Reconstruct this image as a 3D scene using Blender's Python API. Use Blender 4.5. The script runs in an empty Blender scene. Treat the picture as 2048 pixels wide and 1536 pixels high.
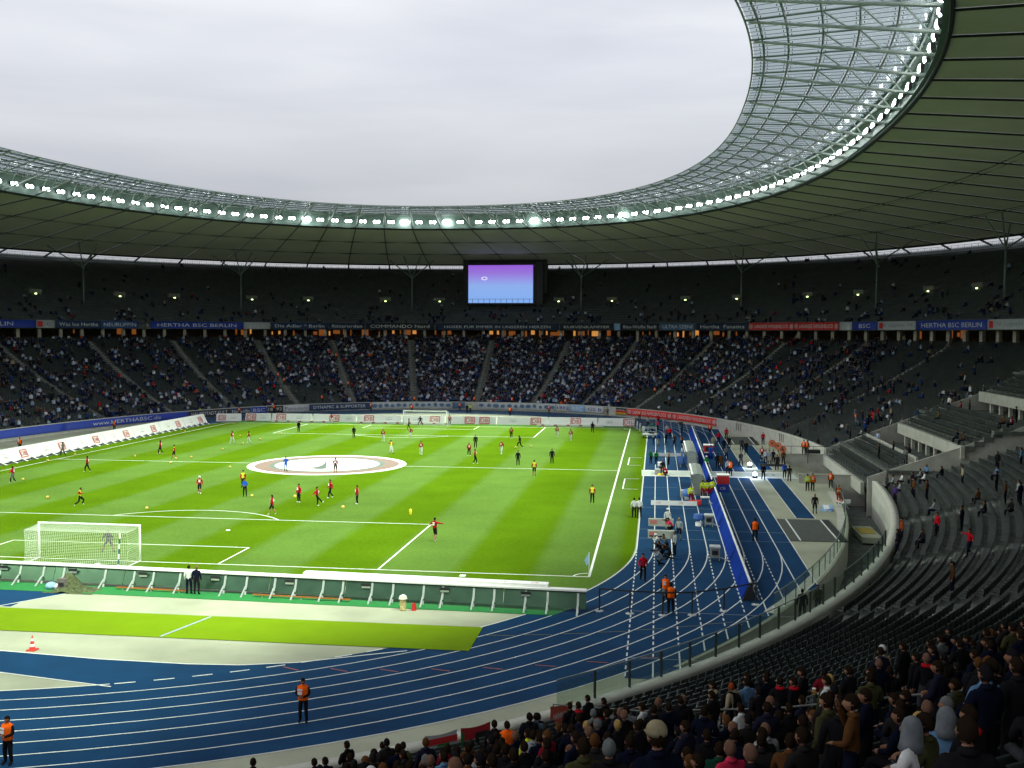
import bpy, bmesh, math, random
import numpy as np
from mathutils import Vector, Matrix
random.seed(7)
RNG = np.random.default_rng(7)
R = math.radians
C = bpy.context.scene.collection
SC = bpy.context.scene

# ------------------------------------------------------------------ camera
cam_d = bpy.data.cameras.new('camera')
cam = bpy.data.objects.new('camera', cam_d)
C.objects.link(cam)
SC.camera = cam
CP = (38.145, -119.166, 15.56)
yaw, pitch, roll = -0.13625, -0.04879, 0.0030
f_ = Vector((math.sin(yaw)*math.cos(pitch), math.cos(yaw)*math.cos(pitch), math.sin(pitch)))
r_ = Vector((math.cos(yaw), -math.sin(yaw), 0))
u_ = r_.cross(f_)
r2 = r_*math.cos(roll) + u_*math.sin(roll)
u2 = u_*math.cos(roll) - r_*math.sin(roll)
M = Matrix((r2, u2, -f_)).transposed().to_4x4()
M.translation = Vector(CP)
cam.matrix_world = M
cam_d.sensor_width = 36
cam_d.lens = 36*2111.2/2048
cam_d.clip_start = 0.2
cam_d.clip_end = 6000

# ------------------------------------------------------------------ world: overcast dusk sky
world = bpy.data.worlds.new('World')
SC.world = world
world.use_nodes = True
wt = world.node_tree
wt.nodes.clear()
def wn(t, **k):
    n = wt.nodes.new(t)
    for a, b in k.items():
        setattr(n, a, b)
    return n
SUN_EL, SUN_AZ = R(14), R(250)
tc = wn('ShaderNodeTexCoord')
sky = wn('ShaderNodeTexSky', sky_type='NISHITA', sun_disc=False)
sky.sun_elevation = SUN_EL
sky.sun_rotation = SUN_AZ
mp = wn('ShaderNodeMapping')
mp.inputs['Scale'].default_value = (0.9, 0.9, 6.5)
nz = wn('ShaderNodeTexNoise')
nz.inputs['Scale'].default_value = 2.3
nz.inputs['Detail'].default_value = 5
nz.inputs['Roughness'].default_value = 0.48
nz.inputs['Distortion'].default_value = 0.35
ramp = wn('ShaderNodeValToRGB')
cr = ramp.color_ramp
cr.elements[0].position = 0.30; cr.elements[0].color = (0.53, 0.555, 0.625, 1)
cr.elements[1].position = 0.72; cr.elements[1].color = (0.71, 0.73, 0.765, 1)
e = cr.elements.new(0.5); e.color = (0.61, 0.63, 0.68, 1)
sep = wn('ShaderNodeSeparateXYZ')
grad = wn('ShaderNodeMapRange')
grad.inputs['From Min'].default_value = 0.09
grad.inputs['From Max'].default_value = 0.24
grad.inputs['To Min'].default_value = 0.68
grad.inputs['To Max'].default_value = 1.06
mul = wn('ShaderNodeVectorMath', operation='SCALE')
bg1 = wn('ShaderNodeBackground'); bg1.inputs['Strength'].default_value = 1.28
bg2 = wn('ShaderNodeBackground'); bg2.inputs['Strength'].default_value = 0.05
mixw = wn('ShaderNodeMixShader'); mixw.inputs['Fac'].default_value = 0.06
wo = wn('ShaderNodeOutputWorld')
L = wt.links.new
L(tc.outputs['Generated'], mp.inputs['Vector'])
L(mp.outputs['Vector'], nz.inputs['Vector'])
L(nz.outputs['Fac'], ramp.inputs['Fac'])
L(tc.outputs['Generated'], sep.inputs['Vector'])
L(sep.outputs['Z'], grad.inputs['Value'])
L(ramp.outputs['Color'], mul.inputs[0])
L(grad.outputs['Result'], mul.inputs['Scale'])
L(mul.outputs['Vector'], bg1.inputs['Color'])
L(sky.outputs['Color'], bg2.inputs['Color'])
L(bg1.outputs['Background'], mixw.inputs[1])
L(bg2.outputs['Background'], mixw.inputs[2])
L(mixw.outputs['Shader'], wo.inputs['Surface'])

sun_d = bpy.data.lights.new('sun', 'SUN')
sun_d.energy = 0.35
sun_d.angle = R(25)
sun_d.color = (1.0, 0.97, 0.93)
sun = bpy.data.objects.new('sun', sun_d)
C.objects.link(sun)
sun.rotation_euler = (R(90)-SUN_EL-R(30), 0, R(180)-SUN_AZ)

SC.view_settings.view_transform = 'Standard'
SC.view_settings.look = 'None'
SC.view_settings.exposure = 0.0
SC.view_settings.gamma = 1.0
SC.view_settings.use_curve_mapping = False
SC.render.engine = 'CYCLES'
SC.cycles.max_bounces = 6
SC.cycles.diffuse_bounces = 3
SC.cycles.glossy_bounces = 2
SC.cycles.transparent_max_bounces = 12
SC.cycles.use_denoising = True
SC.cycles.sample_clamp_indirect = 4.0
FLOOD_W = 67000.0

# ------------------------------------------------------------------ helpers
MATS = {}
def mat(name, col, rough=0.7, metal=0.0, var=0.12, scale=3.0, bump=0.0, emit=None, es=0.0, spec=None, aniso=None):
    if name in MATS:
        return MATS[name]
    m = bpy.data.materials.new(name)
    m.use_nodes = True
    nt = m.node_tree
    b = nt.nodes['Principled BSDF']
    b.inputs['Roughness'].default_value = rough
    b.inputs['Metallic'].default_value = metal
    if spec is not None:
        b.inputs['Specular IOR Level'].default_value = spec
    t = nt.nodes.new('ShaderNodeTexCoord')
    n = nt.nodes.new('ShaderNodeTexNoise')
    n.inputs['Scale'].default_value = scale
    n.inputs['Detail'].default_value = 5
    if aniso:
        mpn = nt.nodes.new('ShaderNodeMapping')
        mpn.inputs['Scale'].default_value = aniso
        nt.links.new(t.outputs['Object'], mpn.inputs['Vector'])
        nt.links.new(mpn.outputs['Vector'], n.inputs['Vector'])
    else:
        nt.links.new(t.outputs['Object'], n.inputs['Vector'])
    r = nt.nodes.new('ShaderNodeMapRange')
    r.inputs['From Min'].default_value = 0.3
    r.inputs['From Max'].default_value = 0.7
    r.inputs['To Min'].default_value = 1-var
    r.inputs['To Max'].default_value = 1+var
    nt.links.new(n.outputs['Fac'], r.inputs['Value'])
    v = nt.nodes.new('ShaderNodeVectorMath'); v.operation = 'SCALE'
    v.inputs[0].default_value = col
    nt.links.new(r.outputs['Result'], v.inputs['Scale'])
    nt.links.new(v.outputs['Vector'], b.inputs['Base Color'])
    if bump:
        bp = nt.nodes.new('ShaderNodeBump')
        bp.inputs['Strength'].default_value = bump
        nt.links.new(n.outputs['Fac'], bp.inputs['Height'])
        nt.links.new(bp.outputs['Normal'], b.inputs['Normal'])
    if emit:
        b.inputs['Emission Color'].default_value = (*emit, 1)
        b.inputs['Emission Strength'].default_value = es
        m.cycles.emission_sampling = 'NONE'
    MATS[name] = m
    return m

def tag(o, label=None, cat=None, group=None, kind=None):
    if label and len(label.split()) > 16:
        while len(label.split()) > 16 and ',' in label: label = label[:label.rindex(',')]
        label = ' '.join(label.split()[:16])
    if label: o['label'] = label
    if cat: o['category'] = cat
    if group: o['group'] = group
    if kind: o['kind'] = kind
    return o

def empty(name, loc=(0, 0, 0), rz=0.0):
    o = bpy.data.objects.new(name, None)
    o.empty_display_size = 0.3
    o.location = loc
    o.rotation_euler = (0, 0, rz)
    C.objects.link(o)
    return o

def link(name, me, parent=None, loc=None, rz=None):
    o = bpy.data.objects.new(name, me)
    C.objects.link(o)
    if parent: o.parent = parent
    if loc is not None: o.location = loc
    if rz is not None: o.rotation_euler = (0, 0, rz)
    return o

def np_mesh(name, verts, quads=None, tris=None, mats=(), midx=None):
    """fast mesh from arrays"""
    me = bpy.data.meshes.new(name)
    verts = np.asarray(verts, np.float32).reshape(-1, 3)
    me.vertices.add(len(verts))
    me.vertices.foreach_set('co', verts.ravel())
    idx, st, tot = [], [], []
    pos = 0
    for arr, k in ((quads, 4), (tris, 3)):
        if arr is not None and len(arr):
            a = np.asarray(arr, np.int32).reshape(-1, k)
            idx.append(a.ravel())
            st.append(pos + np.arange(len(a), dtype=np.int32)*k)
            tot.append(np.full(len(a), k, np.int32))
            pos += a.size
    idx = np.concatenate(idx); st = np.concatenate(st); tot = np.concatenate(tot)
    me.loops.add(len(idx))
    me.loops.foreach_set('vertex_index', idx)
    me.polygons.add(len(st))
    me.polygons.foreach_set('loop_start', st)
    me.polygons.foreach_set('loop_total', tot)
    for m in mats: me.materials.append(m)
    if midx is not None: me.polygons.foreach_set('material_index', np.asarray(midx, np.int32))
    me.update(calc_edges=True)
    me.validate()
    return me

class MB:
    """collects boxes, prisms and tubes; build() links them as ONE mesh object"""
    def __init__(s): s.v = []; s.f = []; s.m = []; s.mats = []
    def mi(s, m):
        if m not in s.mats: s.mats.append(m)
        return s.mats.index(m)
    def add(s, vs, fs, m):
        b = len(s.v); k = s.mi(m)
        s.v += [tuple(q) for q in vs]
        s.f += [tuple(b+i for i in q) for q in fs]
        s.m += [k]*len(fs)
    def box(s, c, d, m, rz=0.0, taper=1.0):
        cx, cy, cz = c; dx, dy, dz = d[0]/2, d[1]/2, d[2]/2
        co, si = math.cos(rz), math.sin(rz)
        vs = []
        for z, k in ((-dz, 1.0), (dz, taper)):
            for x, y in ((-dx, -dy), (dx, -dy), (dx, dy), (-dx, dy)):
                x *= k; y *= k
                vs.append((cx+x*co-y*si, cy+x*si+y*co, cz+z))
        s.add(vs, [(3, 2, 1, 0), (4, 5, 6, 7), (0, 1, 5, 4), (1, 2, 6, 5), (2, 3, 7, 6), (3, 0, 4, 7)], m)
    def hexa(s, P, m):   # 8 points: bottom 4, top 4
        s.add(P, [(3, 2, 1, 0), (4, 5, 6, 7), (0, 1, 5, 4), (1, 2, 6, 5), (2, 3, 7, 6), (3, 0, 4, 7)], m)
    def tube(s, pts, r, m, n=6, caps=True, r1=None):
        pts = [Vector(p) for p in pts]
        rings = []
        for i, p in enumerate(pts):
            a = pts[max(i-1, 0)]; b = pts[min(i+1, len(pts)-1)]
            d = (b-a).normalized()
            up = Vector((0, 0, 1)) if abs(d.z) < 0.95 else Vector((1, 0, 0))
            x = d.cross(up).normalized(); y = x.cross(d)
            rr = r if r1 is None else r+(r1-r)*i/max(1, len(pts)-1)
            rings.append([p+x*math.cos(2*math.pi*k/n)*rr+y*math.sin(2*math.pi*k/n)*rr for k in range(n)])
        vs = [v for q in rings for v in q]
        fs = []
        for i in range(len(rings)-1):
            for k in range(n):
                k2 = (k+1) % n
                fs.append((i*n+k, (i+1)*n+k, (i+1)*n+k2, i*n+k2))
        if caps:
            fs.append(tuple(range(n))); fs.append(tuple((len(rings)-1)*n+k for k in reversed(range(n))))
        s.add(vs, fs, m)
    def lathe(s, prof, m, c=(0, 0, 0), n=12):
        vs = []; fs = []
        for r, z in prof:
            for k in range(n):
                a = 2*math.pi*k/n
                vs.append((c[0]+r*math.cos(a), c[1]+r*math.sin(a), c[2]+z))
        for i in range(len(prof)-1):
            for k in range(n):
                k2 = (k+1) % n
                fs.append((i*n+k, i*n+k2, (i+1)*n+k2, (i+1)*n+k))
        fs.append(tuple(reversed(range(n)))); fs.append(tuple((len(prof)-1)*n+k for k in range(n)))
        s.add(vs, fs, m)
    def mesh(s, name, smooth=False):
        me = bpy.data.meshes.new(name)
        me.from_pydata(s.v, [], s.f)
        for m in s.mats: me.materials.append(m)
        me.polygons.foreach_set('material_index', s.m)
        if smooth: me.polygons.foreach_set('use_smooth', [True]*len(s.f))
        me.update()
        return me
    def build(s, name, parent=None, loc=None, rz=None, smooth=False):
        return link(name, s.mesh(name, smooth), parent, loc, rz)

def dup(o, parent=None, loc=None, rz=None):
    c = o.copy(); C.objects.link(c)
    if parent: c.parent = parent
    if loc is not None: c.location = loc
    if rz is not None: c.rotation_euler = (0, 0, rz)
    for ch in [q for q in o.children]:
        dup(ch, c)
    return c

# ring geometry -------------------------------------------------------------
WALL = (1.5, 57.8, 93.3, 1.25, 2.2); LTOP = (0, 91, 127, 13.6, 2.2); SAG = 1.0
UF = (0, 90.3, 126.6, 16.9, 2.2); UB = (0, 114, 147, 31.0, 2.2)
RO = (0, 110.5, 146, 32.75, 2.25); RI = (-.8, 62.7, 97.8, 37.0, 2.33)
GO = (-.8, 62.2, 97.3, 39.9, 2.33); GI = (-1.2, 48.8, 84.9, 40.15, 2.3)
AS = (1.47, 58.46, 93.97, 0.55, 2.2)
APR = (1.5, 54.6, 91.4, 0.0, 2.2)
def lerp(p, q, u): return tuple(a*(1-u)+b*u for a, b in zip(p, q))
def low(u):
    p = lerp(AS, LTOP, u); return p[:3]+(p[3]-4*SAG*u*(1-u)*(1 if 0 < u < 1 else 0), p[4])
def upr(u): return lerp(UF, UB, u)
def rp(t, p, dr=0.0, z=None):
    t = np.radians(np.asarray(t, float)); cx, a, b, zz, n = p
    c, s = np.cos(t), np.sin(t)
    x = cx+(a+dr)*np.sign(c)*np.abs(c)**(2/n); y = (b+dr)*np.sign(s)*np.abs(s)**(2/n)
    return np.stack([x, y, np.full_like(x, zz if z is None else z)], -1)
def rv(t, p, dr=0.0, z=None): return Vector(rp([t], p, dr, z)[0])
_tt = np.arange(-100, 260.01, 0.25)
_pp = rp(_tt, RO)
_s = np.concatenate([[0], np.cumsum(np.linalg.norm(np.diff(_pp, axis=0), axis=1))])
def t_of_s(s): return np.interp(s, _s, _tt)
def s_of_t(t): return np.interp(t, _tt, _s)
def arc_ts(t0, t1, step, ring):
    """angles t0..t1 with equal spacing (metres) along a ring"""
    tt = np.linspace(t0, t1, 400); q = rp(tt, ring)
    s = np.concatenate([[0], np.cumsum(np.linalg.norm(np.diff(q, axis=0), axis=1))])
    n = max(2, int(s[-1]/step)+1)
    return np.interp(np.linspace(0, s[-1], n), s, tt)
def strip(rows, close=False):
    """rows: list of (n,3) arrays -> verts, quads"""
    n = len(rows[0]); V = np.concatenate(rows); Q = []
    i = np.arange(n-1)
    for k in range(len(rows)-1):
        a = k*n+i
        Q.append(np.stack([a, a+1, a+1+n, a+n], -1))
    return V, np.concatenate(Q)

# text on flat or bent surfaces ---------------------------------------------
_tc = {}
def text_geo(s, h):
    key = s
    if key not in _tc:
        cu = bpy.data.curves.new('txt', 'FONT'); cu.body = s; cu.resolution_u = 2
        cu.size = 1.0
        ob = bpy.data.objects.new('txt', cu); C.objects.link(ob)
        dg = bpy.context.evaluated_depsgraph_get(); dg.update()
        me = bpy.data.meshes.new_from_object(ob.evaluated_get(dg))
        v = np.array([q.co[:] for q in me.vertices]); f = [tuple(p.vertices) for p in me.polygons]
        bpy.data.objects.remove(ob); bpy.data.curves.remove(cu); bpy.data.meshes.remove(me)
        _tc[key] = (v, f)
    v, f = _tc[key]
    v = v.copy(); hh = v[:, 1].max()-v[:, 1].min()
    v[:, 1] -= v[:, 1].min(); v[:, 0] -= v[:, 0].min()
    k = h/max(hh, 1e-6)
    return v[:, 0]*k, v[:, 1]*k, f
def text_flat(name, s, h, org, right, up, m, parent=None, width=None, center=False):
    x, y, f = text_geo(s, h)
    if width: x = x*(width/x.max())
    if center: x = x-x.max()/2
    org, right, up = np.array(org), np.array(right), np.array(up)
    V = org+x[:, None]*right+y[:, None]*up
    me = bpy.data.meshes.new(name); me.from_pydata(V.tolist(), [], f); me.materials.append(m)
    return link(name, me, parent)
GROUND_PEOPLE = [
 (-16.77, 38.01, 0, 'stand', 170, 'black', 'black', 'black', 'dark', 'man in black tracksuit standing before the left end of the far boards'),
 (-5.84, 30.79, 0, 'stand', 175, 'coat', 'coat', 'black', 'dark', 'man in long black coat left of the far penalty arc'),
 (-0.36, 26.65, 0, 'walk', 200, 'red', 'white', 'white', 'dark', 'player in red shirt and white shorts left of the far goal'),
 (4.54, 12.06, 0, 'point', 250, 'yellow', 'white', 'white', 'dark', 'player in yellow shirt and white shorts raising an arm'),
 (8.63, 11.33, 0, 'walk', 190, 'red', 'white', 'white', 'dark', 'player in red shirt and white shorts right of the yellow-shirted one'),
 (2.8, 30.17, 0, 'run', 150, 'red', 'white', 'white', 'dark', 'player in red shirt and white shorts just in front of the far goal'),
 (-1.23, 46.25, 0, 'point', 100, 'black', 'black', 'black', 'dark', 'goalkeeper in black with arms out before the far goal'),
 (-0.85, 52.8, 0, 'wide', 180, 'black', 'black', 'black', 'dark', 'goalkeeper in black crouching with legs apart in the far goal'),
 (-16.45, 55.05, 0, 'run', 100, 'red', 'white', 'skin', 'dark', 'player in red leaping in front of the far boards'),
 (3.9, 57.55, 0, 'stand', 180, 'red', 'grey', 'black', 'dark', 'person in red by the right post of the far goal'),
 (14.87, 10.98, 0, 'walk', 200, 'red', 'black', 'black', 'dark', 'player in red top and black trousers, left one of a pair in the far half'),
 (14.07, 20.46, 0, 'stand', 185, 'coat', 'coat', 'black', 'dark', 'coach in dark coat standing behind two red-clad players'),
 (16.95, 3.39, 0, 'point', 270, 'red', 'black', 'black', 'dark', 'player in red top and black trousers stretching an arm to the right'),
 (18.63, 13.52, 0, 'walk', 160, 'red', 'white', 'white', 'blond', 'fair-haired player in red shirt and white shorts right of the far half centre'),
 (17.12, 33.53, 0, 'stand', 180, 'red', 'black', 'black', 'dark', 'man in red jacket and black trousers at the far penalty arc'),
 (-2.58, -6.92, 0, 'walk', 200, 'blue', 'blue', 'black', 'dark', 'man in blue tracksuit walking on the left of the centre circle cloth'),
 (3.3, -7.53, 0, 'stand', 10, 'darkred', 'black', 'skin', 'dark', 'player in dark red shirt and black shorts on the centre circle cloth'),
 (23.58, 36.48, 0, 'walk', 190, 'red', 'white', 'white', 'dark', 'player in red shirt and white shorts near the far penalty area corner'),
 (26.03, 31.41, 0, 'walk', 170, 'red', 'white', 'white', 'dark', 'player in red shirt and white shorts right of the far penalty area corner'),
 (28.36, 44.41, 0, 'walk', 10, 'black', 'black', 'black', 'dark', 'man in black tracksuit in front of the right end of the far boards'),
 (20.11, 20.22, 0, 'run', 60, 'black', 'black', 'black', 'dark', 'player in black running with arms spread beside a ball'),
 (22.16, 2.8, 0, 'stand', 190, 'black', 'black', 'black', 'dark', 'player in black tracksuit standing in the right part of the far half'),
 (25.93, 5.08, 0, 'stand', 185, 'black', 'black', 'black', 'dark', 'player in black tracksuit with white shoes right of the far half'),
 (25.08, -5.9, 0, 'stand', 5, 'yellow', 'black', 'skin', 'dark', 'man in yellow bib and black shorts on the halfway line, right side'),
 (-20.18, 20.27, 0, 'walk', 250, 'red', 'white', 'white', 'dark', 'player in red shirt and white shorts passing near the left touchline'),
 (-17.9, 20.65, 0, 'walk', 110, 'red', 'white', 'white', 'dark', 'player in red shirt and white shorts, right one of the pair at far left'),
 (-23.96, 6.55, 0, 'walk', 100, 'red', 'black', 'black', 'dark', 'player in red top and black trousers left of the halfway line'),
 (-20.24, 2.6, 0, 'walk', 110, 'yellow', 'black', 'skin', 'dark', 'player in yellow bib on the left part of the halfway line'),
 (-24.02, -10.65, 0, 'walk', 100, 'red', 'black', 'black', 'dark', 'player in red top and black trousers just before the left touchline'),
 (-27.09, -19.57, 0, 'point', 90, 'red', 'grey', 'black', 'dark', 'player in red with both arms spread at the left picture edge'),
 (-35.12, 3.09, 0, 'walk', 80, 'grey', 'grey', 'black', 'dark', 'man in grey suit walking past the left boards'),
 (-12.28, -32.47, 0, 'run', 290, 'yellow', 'black', 'black', 'dark', 'player in yellow bib running in the near left half'),
 (-5.15, -23.59, 0, 'walk', 200, 'red', 'black', 'skin', 'white', 'player in red top and black shorts left of the man in blue'),
 (-2.55, -19.22, 0, 'stand', 180, 'yellow', 'black', 'black', 'dark', 'man in yellow bib behind the man in blue'),
 (-0.19, -24.62, 0, 'folded', 190, 'blue', 'black', 'black', 'dark', 'man in blue jacket and black trousers holding a ball'),
 (-0.04, -49.89, 0, 'wide', 185, 'greydark', 'greydark', 'skin', 'dark', 'goalkeeper in dark grey kit standing in the near goal'),
 (5.89, -33.67, 0, 'walk', 90, 'red', 'black', 'skin', 'dark', 'player in red top and black shorts striding at the near penalty arc'),
 (5.96, -27.12, 0, 'stand', 150, 'red', 'black', 'black', 'dark', 'player in red top, left one of the four men passing a ball'),
 (8.24, -28.87, 0, 'kick', 270, 'red', 'black', 'black', 'dark', 'player in red top kicking a ball up'),
 (8.03, -24.3, 0, 'walk', 130, 'red', 'black', 'black', 'dark', 'player in red top and black trousers right of the kicked ball'),
 (11.47, -27.26, 0, 'stand', 120, 'red', 'black', 'black', 'dark', 'player in red top, rightmost of the four men passing a ball'),
 (21.88, -42.66, 0, 'point', 330, 'red', 'black', 'skin', 'dark', 'player in red running with one arm out at the near penalty area corner'),
 (32.43, -23.28, 0, 'stand', 180, 'yellow', 'black', 'black', 'dark', 'man in yellow bib near the right touchline'),
 (10.83, -60.49, 0, 'stand', 5, 'white', 'navy', 'black', 'dark', 'person in white jacket behind the near advertising board'),
 (11.33, -60.54, 0, 'stand', 0, 'navy', 'black', 'black', 'bald', 'man in navy coat with orange prints beside the person in white'),
 (24.34, -79.34, 0, 'folded', 180, 'orange', 'black', 'black', 'dark', 'steward in orange vest and dark cap with folded hands on the near track bend'),
 (15.23, -84.79, 0, 'folded', 170, 'orange', 'black', 'black', 'dark', 'steward in orange vest at the lower left picture edge'),
 (37.42, -53.2, 0, 'walk', 185, 'redj', 'black', 'black', 'dark', 'woman in red jacket walking on the inner lane'),
 (38.78, -58.54, 0, 'stand', 175, 'orange', 'beige', 'black', 'dark', 'steward in orange vest facing the camera at the belt barrier'),
 (39.05, -60.68, 0, 'stand', 10, 'orange', 'black', 'black', 'dark', 'steward in orange vest seen from behind at the belt barrier'),
 (45.53, -39.34, 0, 'stand', 5, 'orange', 'black', 'black', 'dark', 'steward in orange vest seen from behind on the outer lanes'),
 (36.38, -30.53, 0, 'stand', 10, 'white', 'black', 'black', 'dark', 'left one of two people in white tops at the touchline'),
 (36.81, -30.61, 0, 'stand', 350, 'white', 'black', 'black', 'dark', 'right one of two people in white tops at the touchline'),
 (41.34, -22.32, 0, 'stand', 190, 'neon', 'darkred', 'black', 'bald', 'paramedic in yellow jacket left of the yellow-clad group'),
 (42.57, -18.59, 0, 'stand', 20, 'neon', 'red', 'black', 'dark', 'paramedic in yellow jacket, left one of the group behind the cart'),
 (42.94, -19.14, 0, 'stand', 0, 'neon', 'red', 'black', 'dark', 'paramedic in yellow jacket, middle one of the group behind the cart'),
 (43.44, -18.46, 0, 'stand', 340, 'neon', 'red', 'black', 'dark', 'paramedic in yellow jacket, right one of the group behind the cart'),
 (39.11, -35.48, 0, 'stand', 200, 'white', 'black', 'beige', 'white', 'photographer with white hood at the back of the upper group'),
 (39.45, -36.69, 0, 'crouch', 90, 'pink', 'black', 'black', 'dark', 'photographer in pink jacket bending beside the board with red print'),
 (39.93, -39.62, 0, 'stand', 160, 'whitegrey', 'black', 'grey', 'blond', 'photographer in white jacket right of the pink one'),
 (38.47, -43.34, 0, 'crouch', 90, 'white', 'black', 'black', 'white', 'photographer in white cap crouching at the left of the lower group'),
 (39.0, -43.26, 0, 'crouch', 120, 'grey', 'black', 'black', 'dark', 'photographer in grey crouching in the middle of the lower group'),
 (39.52, -45.24, 0, 'stand', 110, 'whitegrey', 'black', 'navy', 'dark', 'photographer in white shirt standing at the right of the lower group'),
 (38.7, -46.03, 0, 'crouch', 80, 'navy', 'navy', 'navy', 'dark', 'photographer in navy kneeling in the lower group'),
 (39.17, -46.61, 0, 'crouch', 70, 'coat', 'coat', 'black', 'dark', 'photographer in dark coat kneeling with a camera'),
 (38.59, -48.42, 0, 'crouch', 100, 'whitegrey', 'grey', 'black', 'grey', 'photographer in light grey kneeling nearest to the camera'),
 (37.77, 28.9, 0, 'camera', 95, 'white', 'black', 'black', 'dark', 'cameraman in white shirt filming at the track edge'),
 (38.47, 27.69, 0, 'stand', 40, 'blue', 'beige', 'beige', 'grey', 'man in blue jacket and beige trousers beside the cameraman'),
 (38.4, 49.49, 0, 'stand', 120, 'pink', 'black', 'black', 'dark', 'person in pink red top behind the white camera cart'),
 (37.55, 45.97, 0, 'stand', 120, 'green', 'black', 'black', 'blond', 'steward in green vest behind the white camera cart'),
 (34.58, 53.27, 0, 'stand', 110, 'white', 'white', 'white', 'white', 'person in white overalls, leftmost of the row at the far corner'),
 (35.17, 49.81, 0, 'stand', 100, 'white', 'white', 'white', 'dark', 'person in white overalls, second from left at the far corner'),
 (35.67, 45.65, 0, 'stand', 90, 'white', 'white', 'white', 'dark', 'person in white overalls, third from left at the far corner'),
 (36.27, 40.92, 0, 'stand', 140, 'white', 'white', 'black', 'dark', 'person in white top right of the overalls row'),
 (36.82, 55.49, 0, 'stand', 180, 'whitegrey', 'black', 'black', 'orange', 'person in white with orange cap at the far corner'),
 (38.5, 61.53, 0, 'stand', 180, 'redj', 'black', 'black', 'dark', 'steward in red vest below the red wall banner'),
 (35.19, 70.32, 0, 'stand', 180, 'orange', 'black', 'black', 'dark', 'steward in orange vest before the letters of the red wall banner'),
 (39.53, 28.53, 0, 'walk', 120, 'navy', 'navy', 'navy', 'dark', 'man in navy bending among the reporters'),
 (40.18, 37.02, 0, 'stand', 160, 'redj', 'navy', 'black', 'dark', 'person in red jacket among the reporters'),
 (39.78, 41.51, 0, 'stand', 160, 'whitegrey', 'red', 'black', 'blond', 'person in white and red among the reporters'),
 (40.62, 26.11, 0, 'stand', 200, 'greydark', 'navy', 'navy', 'grey', 'man in dark jacket and grey scarf among the reporters'),
 (42.13, 45.91, 0, 'camera', 100, 'greydark', 'black', 'black', 'dark', 'cameraman in dark clothes on the far bend'),
 (41.85, 30.92, 0, 'crouch', 130, 'orange', 'black', 'black', 'dark', 'crouching person in orange left of the first team bench'),
 (41.31, 10.81, 0, 'stand', 100, 'white', 'navy', 'navy', 'dark', 'man in white shirt in front of the first team bench'),
 (37.55, 6.72, 0, 'stand', 220, 'green', 'black', 'black', 'grey', 'steward in green vest, left one at the technical area'),
 (38.2, 5.87, 0, 'stand', 30, 'green', 'black', 'black', 'dark', 'steward in green vest, right one at the technical area'),
 (39.66, 6.1, 0, 'stand', 70, 'beige', 'black', 'black', 'dark', 'reporter in beige top behind the white floor board'),
 (38.86, -3.29, 0, 'stand', 10, 'black', 'black', 'black', 'bald', 'bald man in black suit at the white floor path'),
 (39.36, -4.02, 0, 'crouch', 80, 'redj', 'darkred', 'navy', 'dark', 'person in red kneeling at the white floor path'),
 (43.81, 1.3, 0, 'stand', 0, 'green', 'black', 'black', 'white', 'steward in green vest with white cap at the second team bench'),
 (45.96, -2.16, 0, 'stand', 200, 'whitenavy', 'navy', 'black', 'dark', 'man in white and navy on the white floor path'),
 (46.23, -2.52, 0, 'stand', 150, 'orange', 'black', 'black', 'neonhair', 'steward in orange vest on the white floor path'),
 (45.18, 3.74, 0, 'stand', 10, 'black', 'black', 'black', 'dark', 'man in black, leftmost of the group on the outer lanes'),
 (45.59, 3.36, 0, 'stand', 0, 'brown', 'brown', 'black', 'dark', 'man in long brown coat on the outer lanes'),
 (46.68, 11.68, 0, 'stand', 10, 'grey', 'black', 'black', 'grey', 'man in grey jacket on the outer lanes'),
 (44.85, 12.41, 0, 'stand', 350, 'blue', 'blue', 'black', 'dark', 'person in blue jacket right of the red booth'),
 (45.78, 25.07, 0, 'stand', 180, 'beige', 'beige', 'beige', 'dark', 'woman in beige coat behind the person in blue'),
 (46.86, 31.42, 0, 'stand', 180, 'redj', 'black', 'black', 'dark', 'steward in red jacket left of the dark sand cover'),
 (48.34, 37.65, 0, 'stand', 170, 'redj', 'black', 'black', 'dark', 'steward in red jacket at the corner of the dark sand cover'),
 (46.33, 44.6, 0, 'stand', 180, 'orange', 'black', 'black', 'dark', 'steward in orange vest at the right end of the red wall banner'),
 (47.88, 24.8, 0, 'stand', 190, 'black', 'black', 'black', 'dark', 'man in black coat beside the outer lane line'),
 (46.98, 21.04, 0, 'stand', 170, 'navy', 'black', 'black', 'dark', 'man in navy jacket beside the outer lane line'),
 (47.95, 5.56, 0, 'walk', 200, 'black', 'black', 'black', 'dark', 'man in black suit walking toward the white floor path'),
 (49.31, 22.01, 0, 'stand', 180, 'greydark', 'black', 'black', 'grey', 'left one of two men talking beyond the runway'),
 (49.59, 18.31, 0, 'stand', 190, 'black', 'black', 'black', 'dark', 'right one of two men talking beyond the runway'),
 (49.42, -5.56, 0, 'walk', 180, 'navy', 'navy', 'black', 'dark', 'heavy man in navy coat walking off the white floor path'),
 (51.84, -3.62, 0, 'stand', 20, 'blue', 'navy', 'navy', 'dark', 'person in blue shirt at the end of the white floor path'),
 (52.02, -6.28, 0, 'stand', 0, 'coat', 'olive', 'black', 'dark', 'person in black coat and olive trousers at the end of the white floor path'),
 (52.98, -12.82, 0, 'stand', 10, 'neon', 'black', 'black', 'dark', 'paramedic in yellow jacket before the tunnel entrance'),
 (53.49, -12.58, 0, 'stand', 200, 'orange', 'black', 'black', 'dark', 'steward in orange vest beside the paramedic at the tunnel entrance'),
 (55.61, -10.21, 0, 'stand', 180, 'orange', 'black', 'black', 'dark', 'steward in orange vest leaning at the tunnel side wall'),
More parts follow.
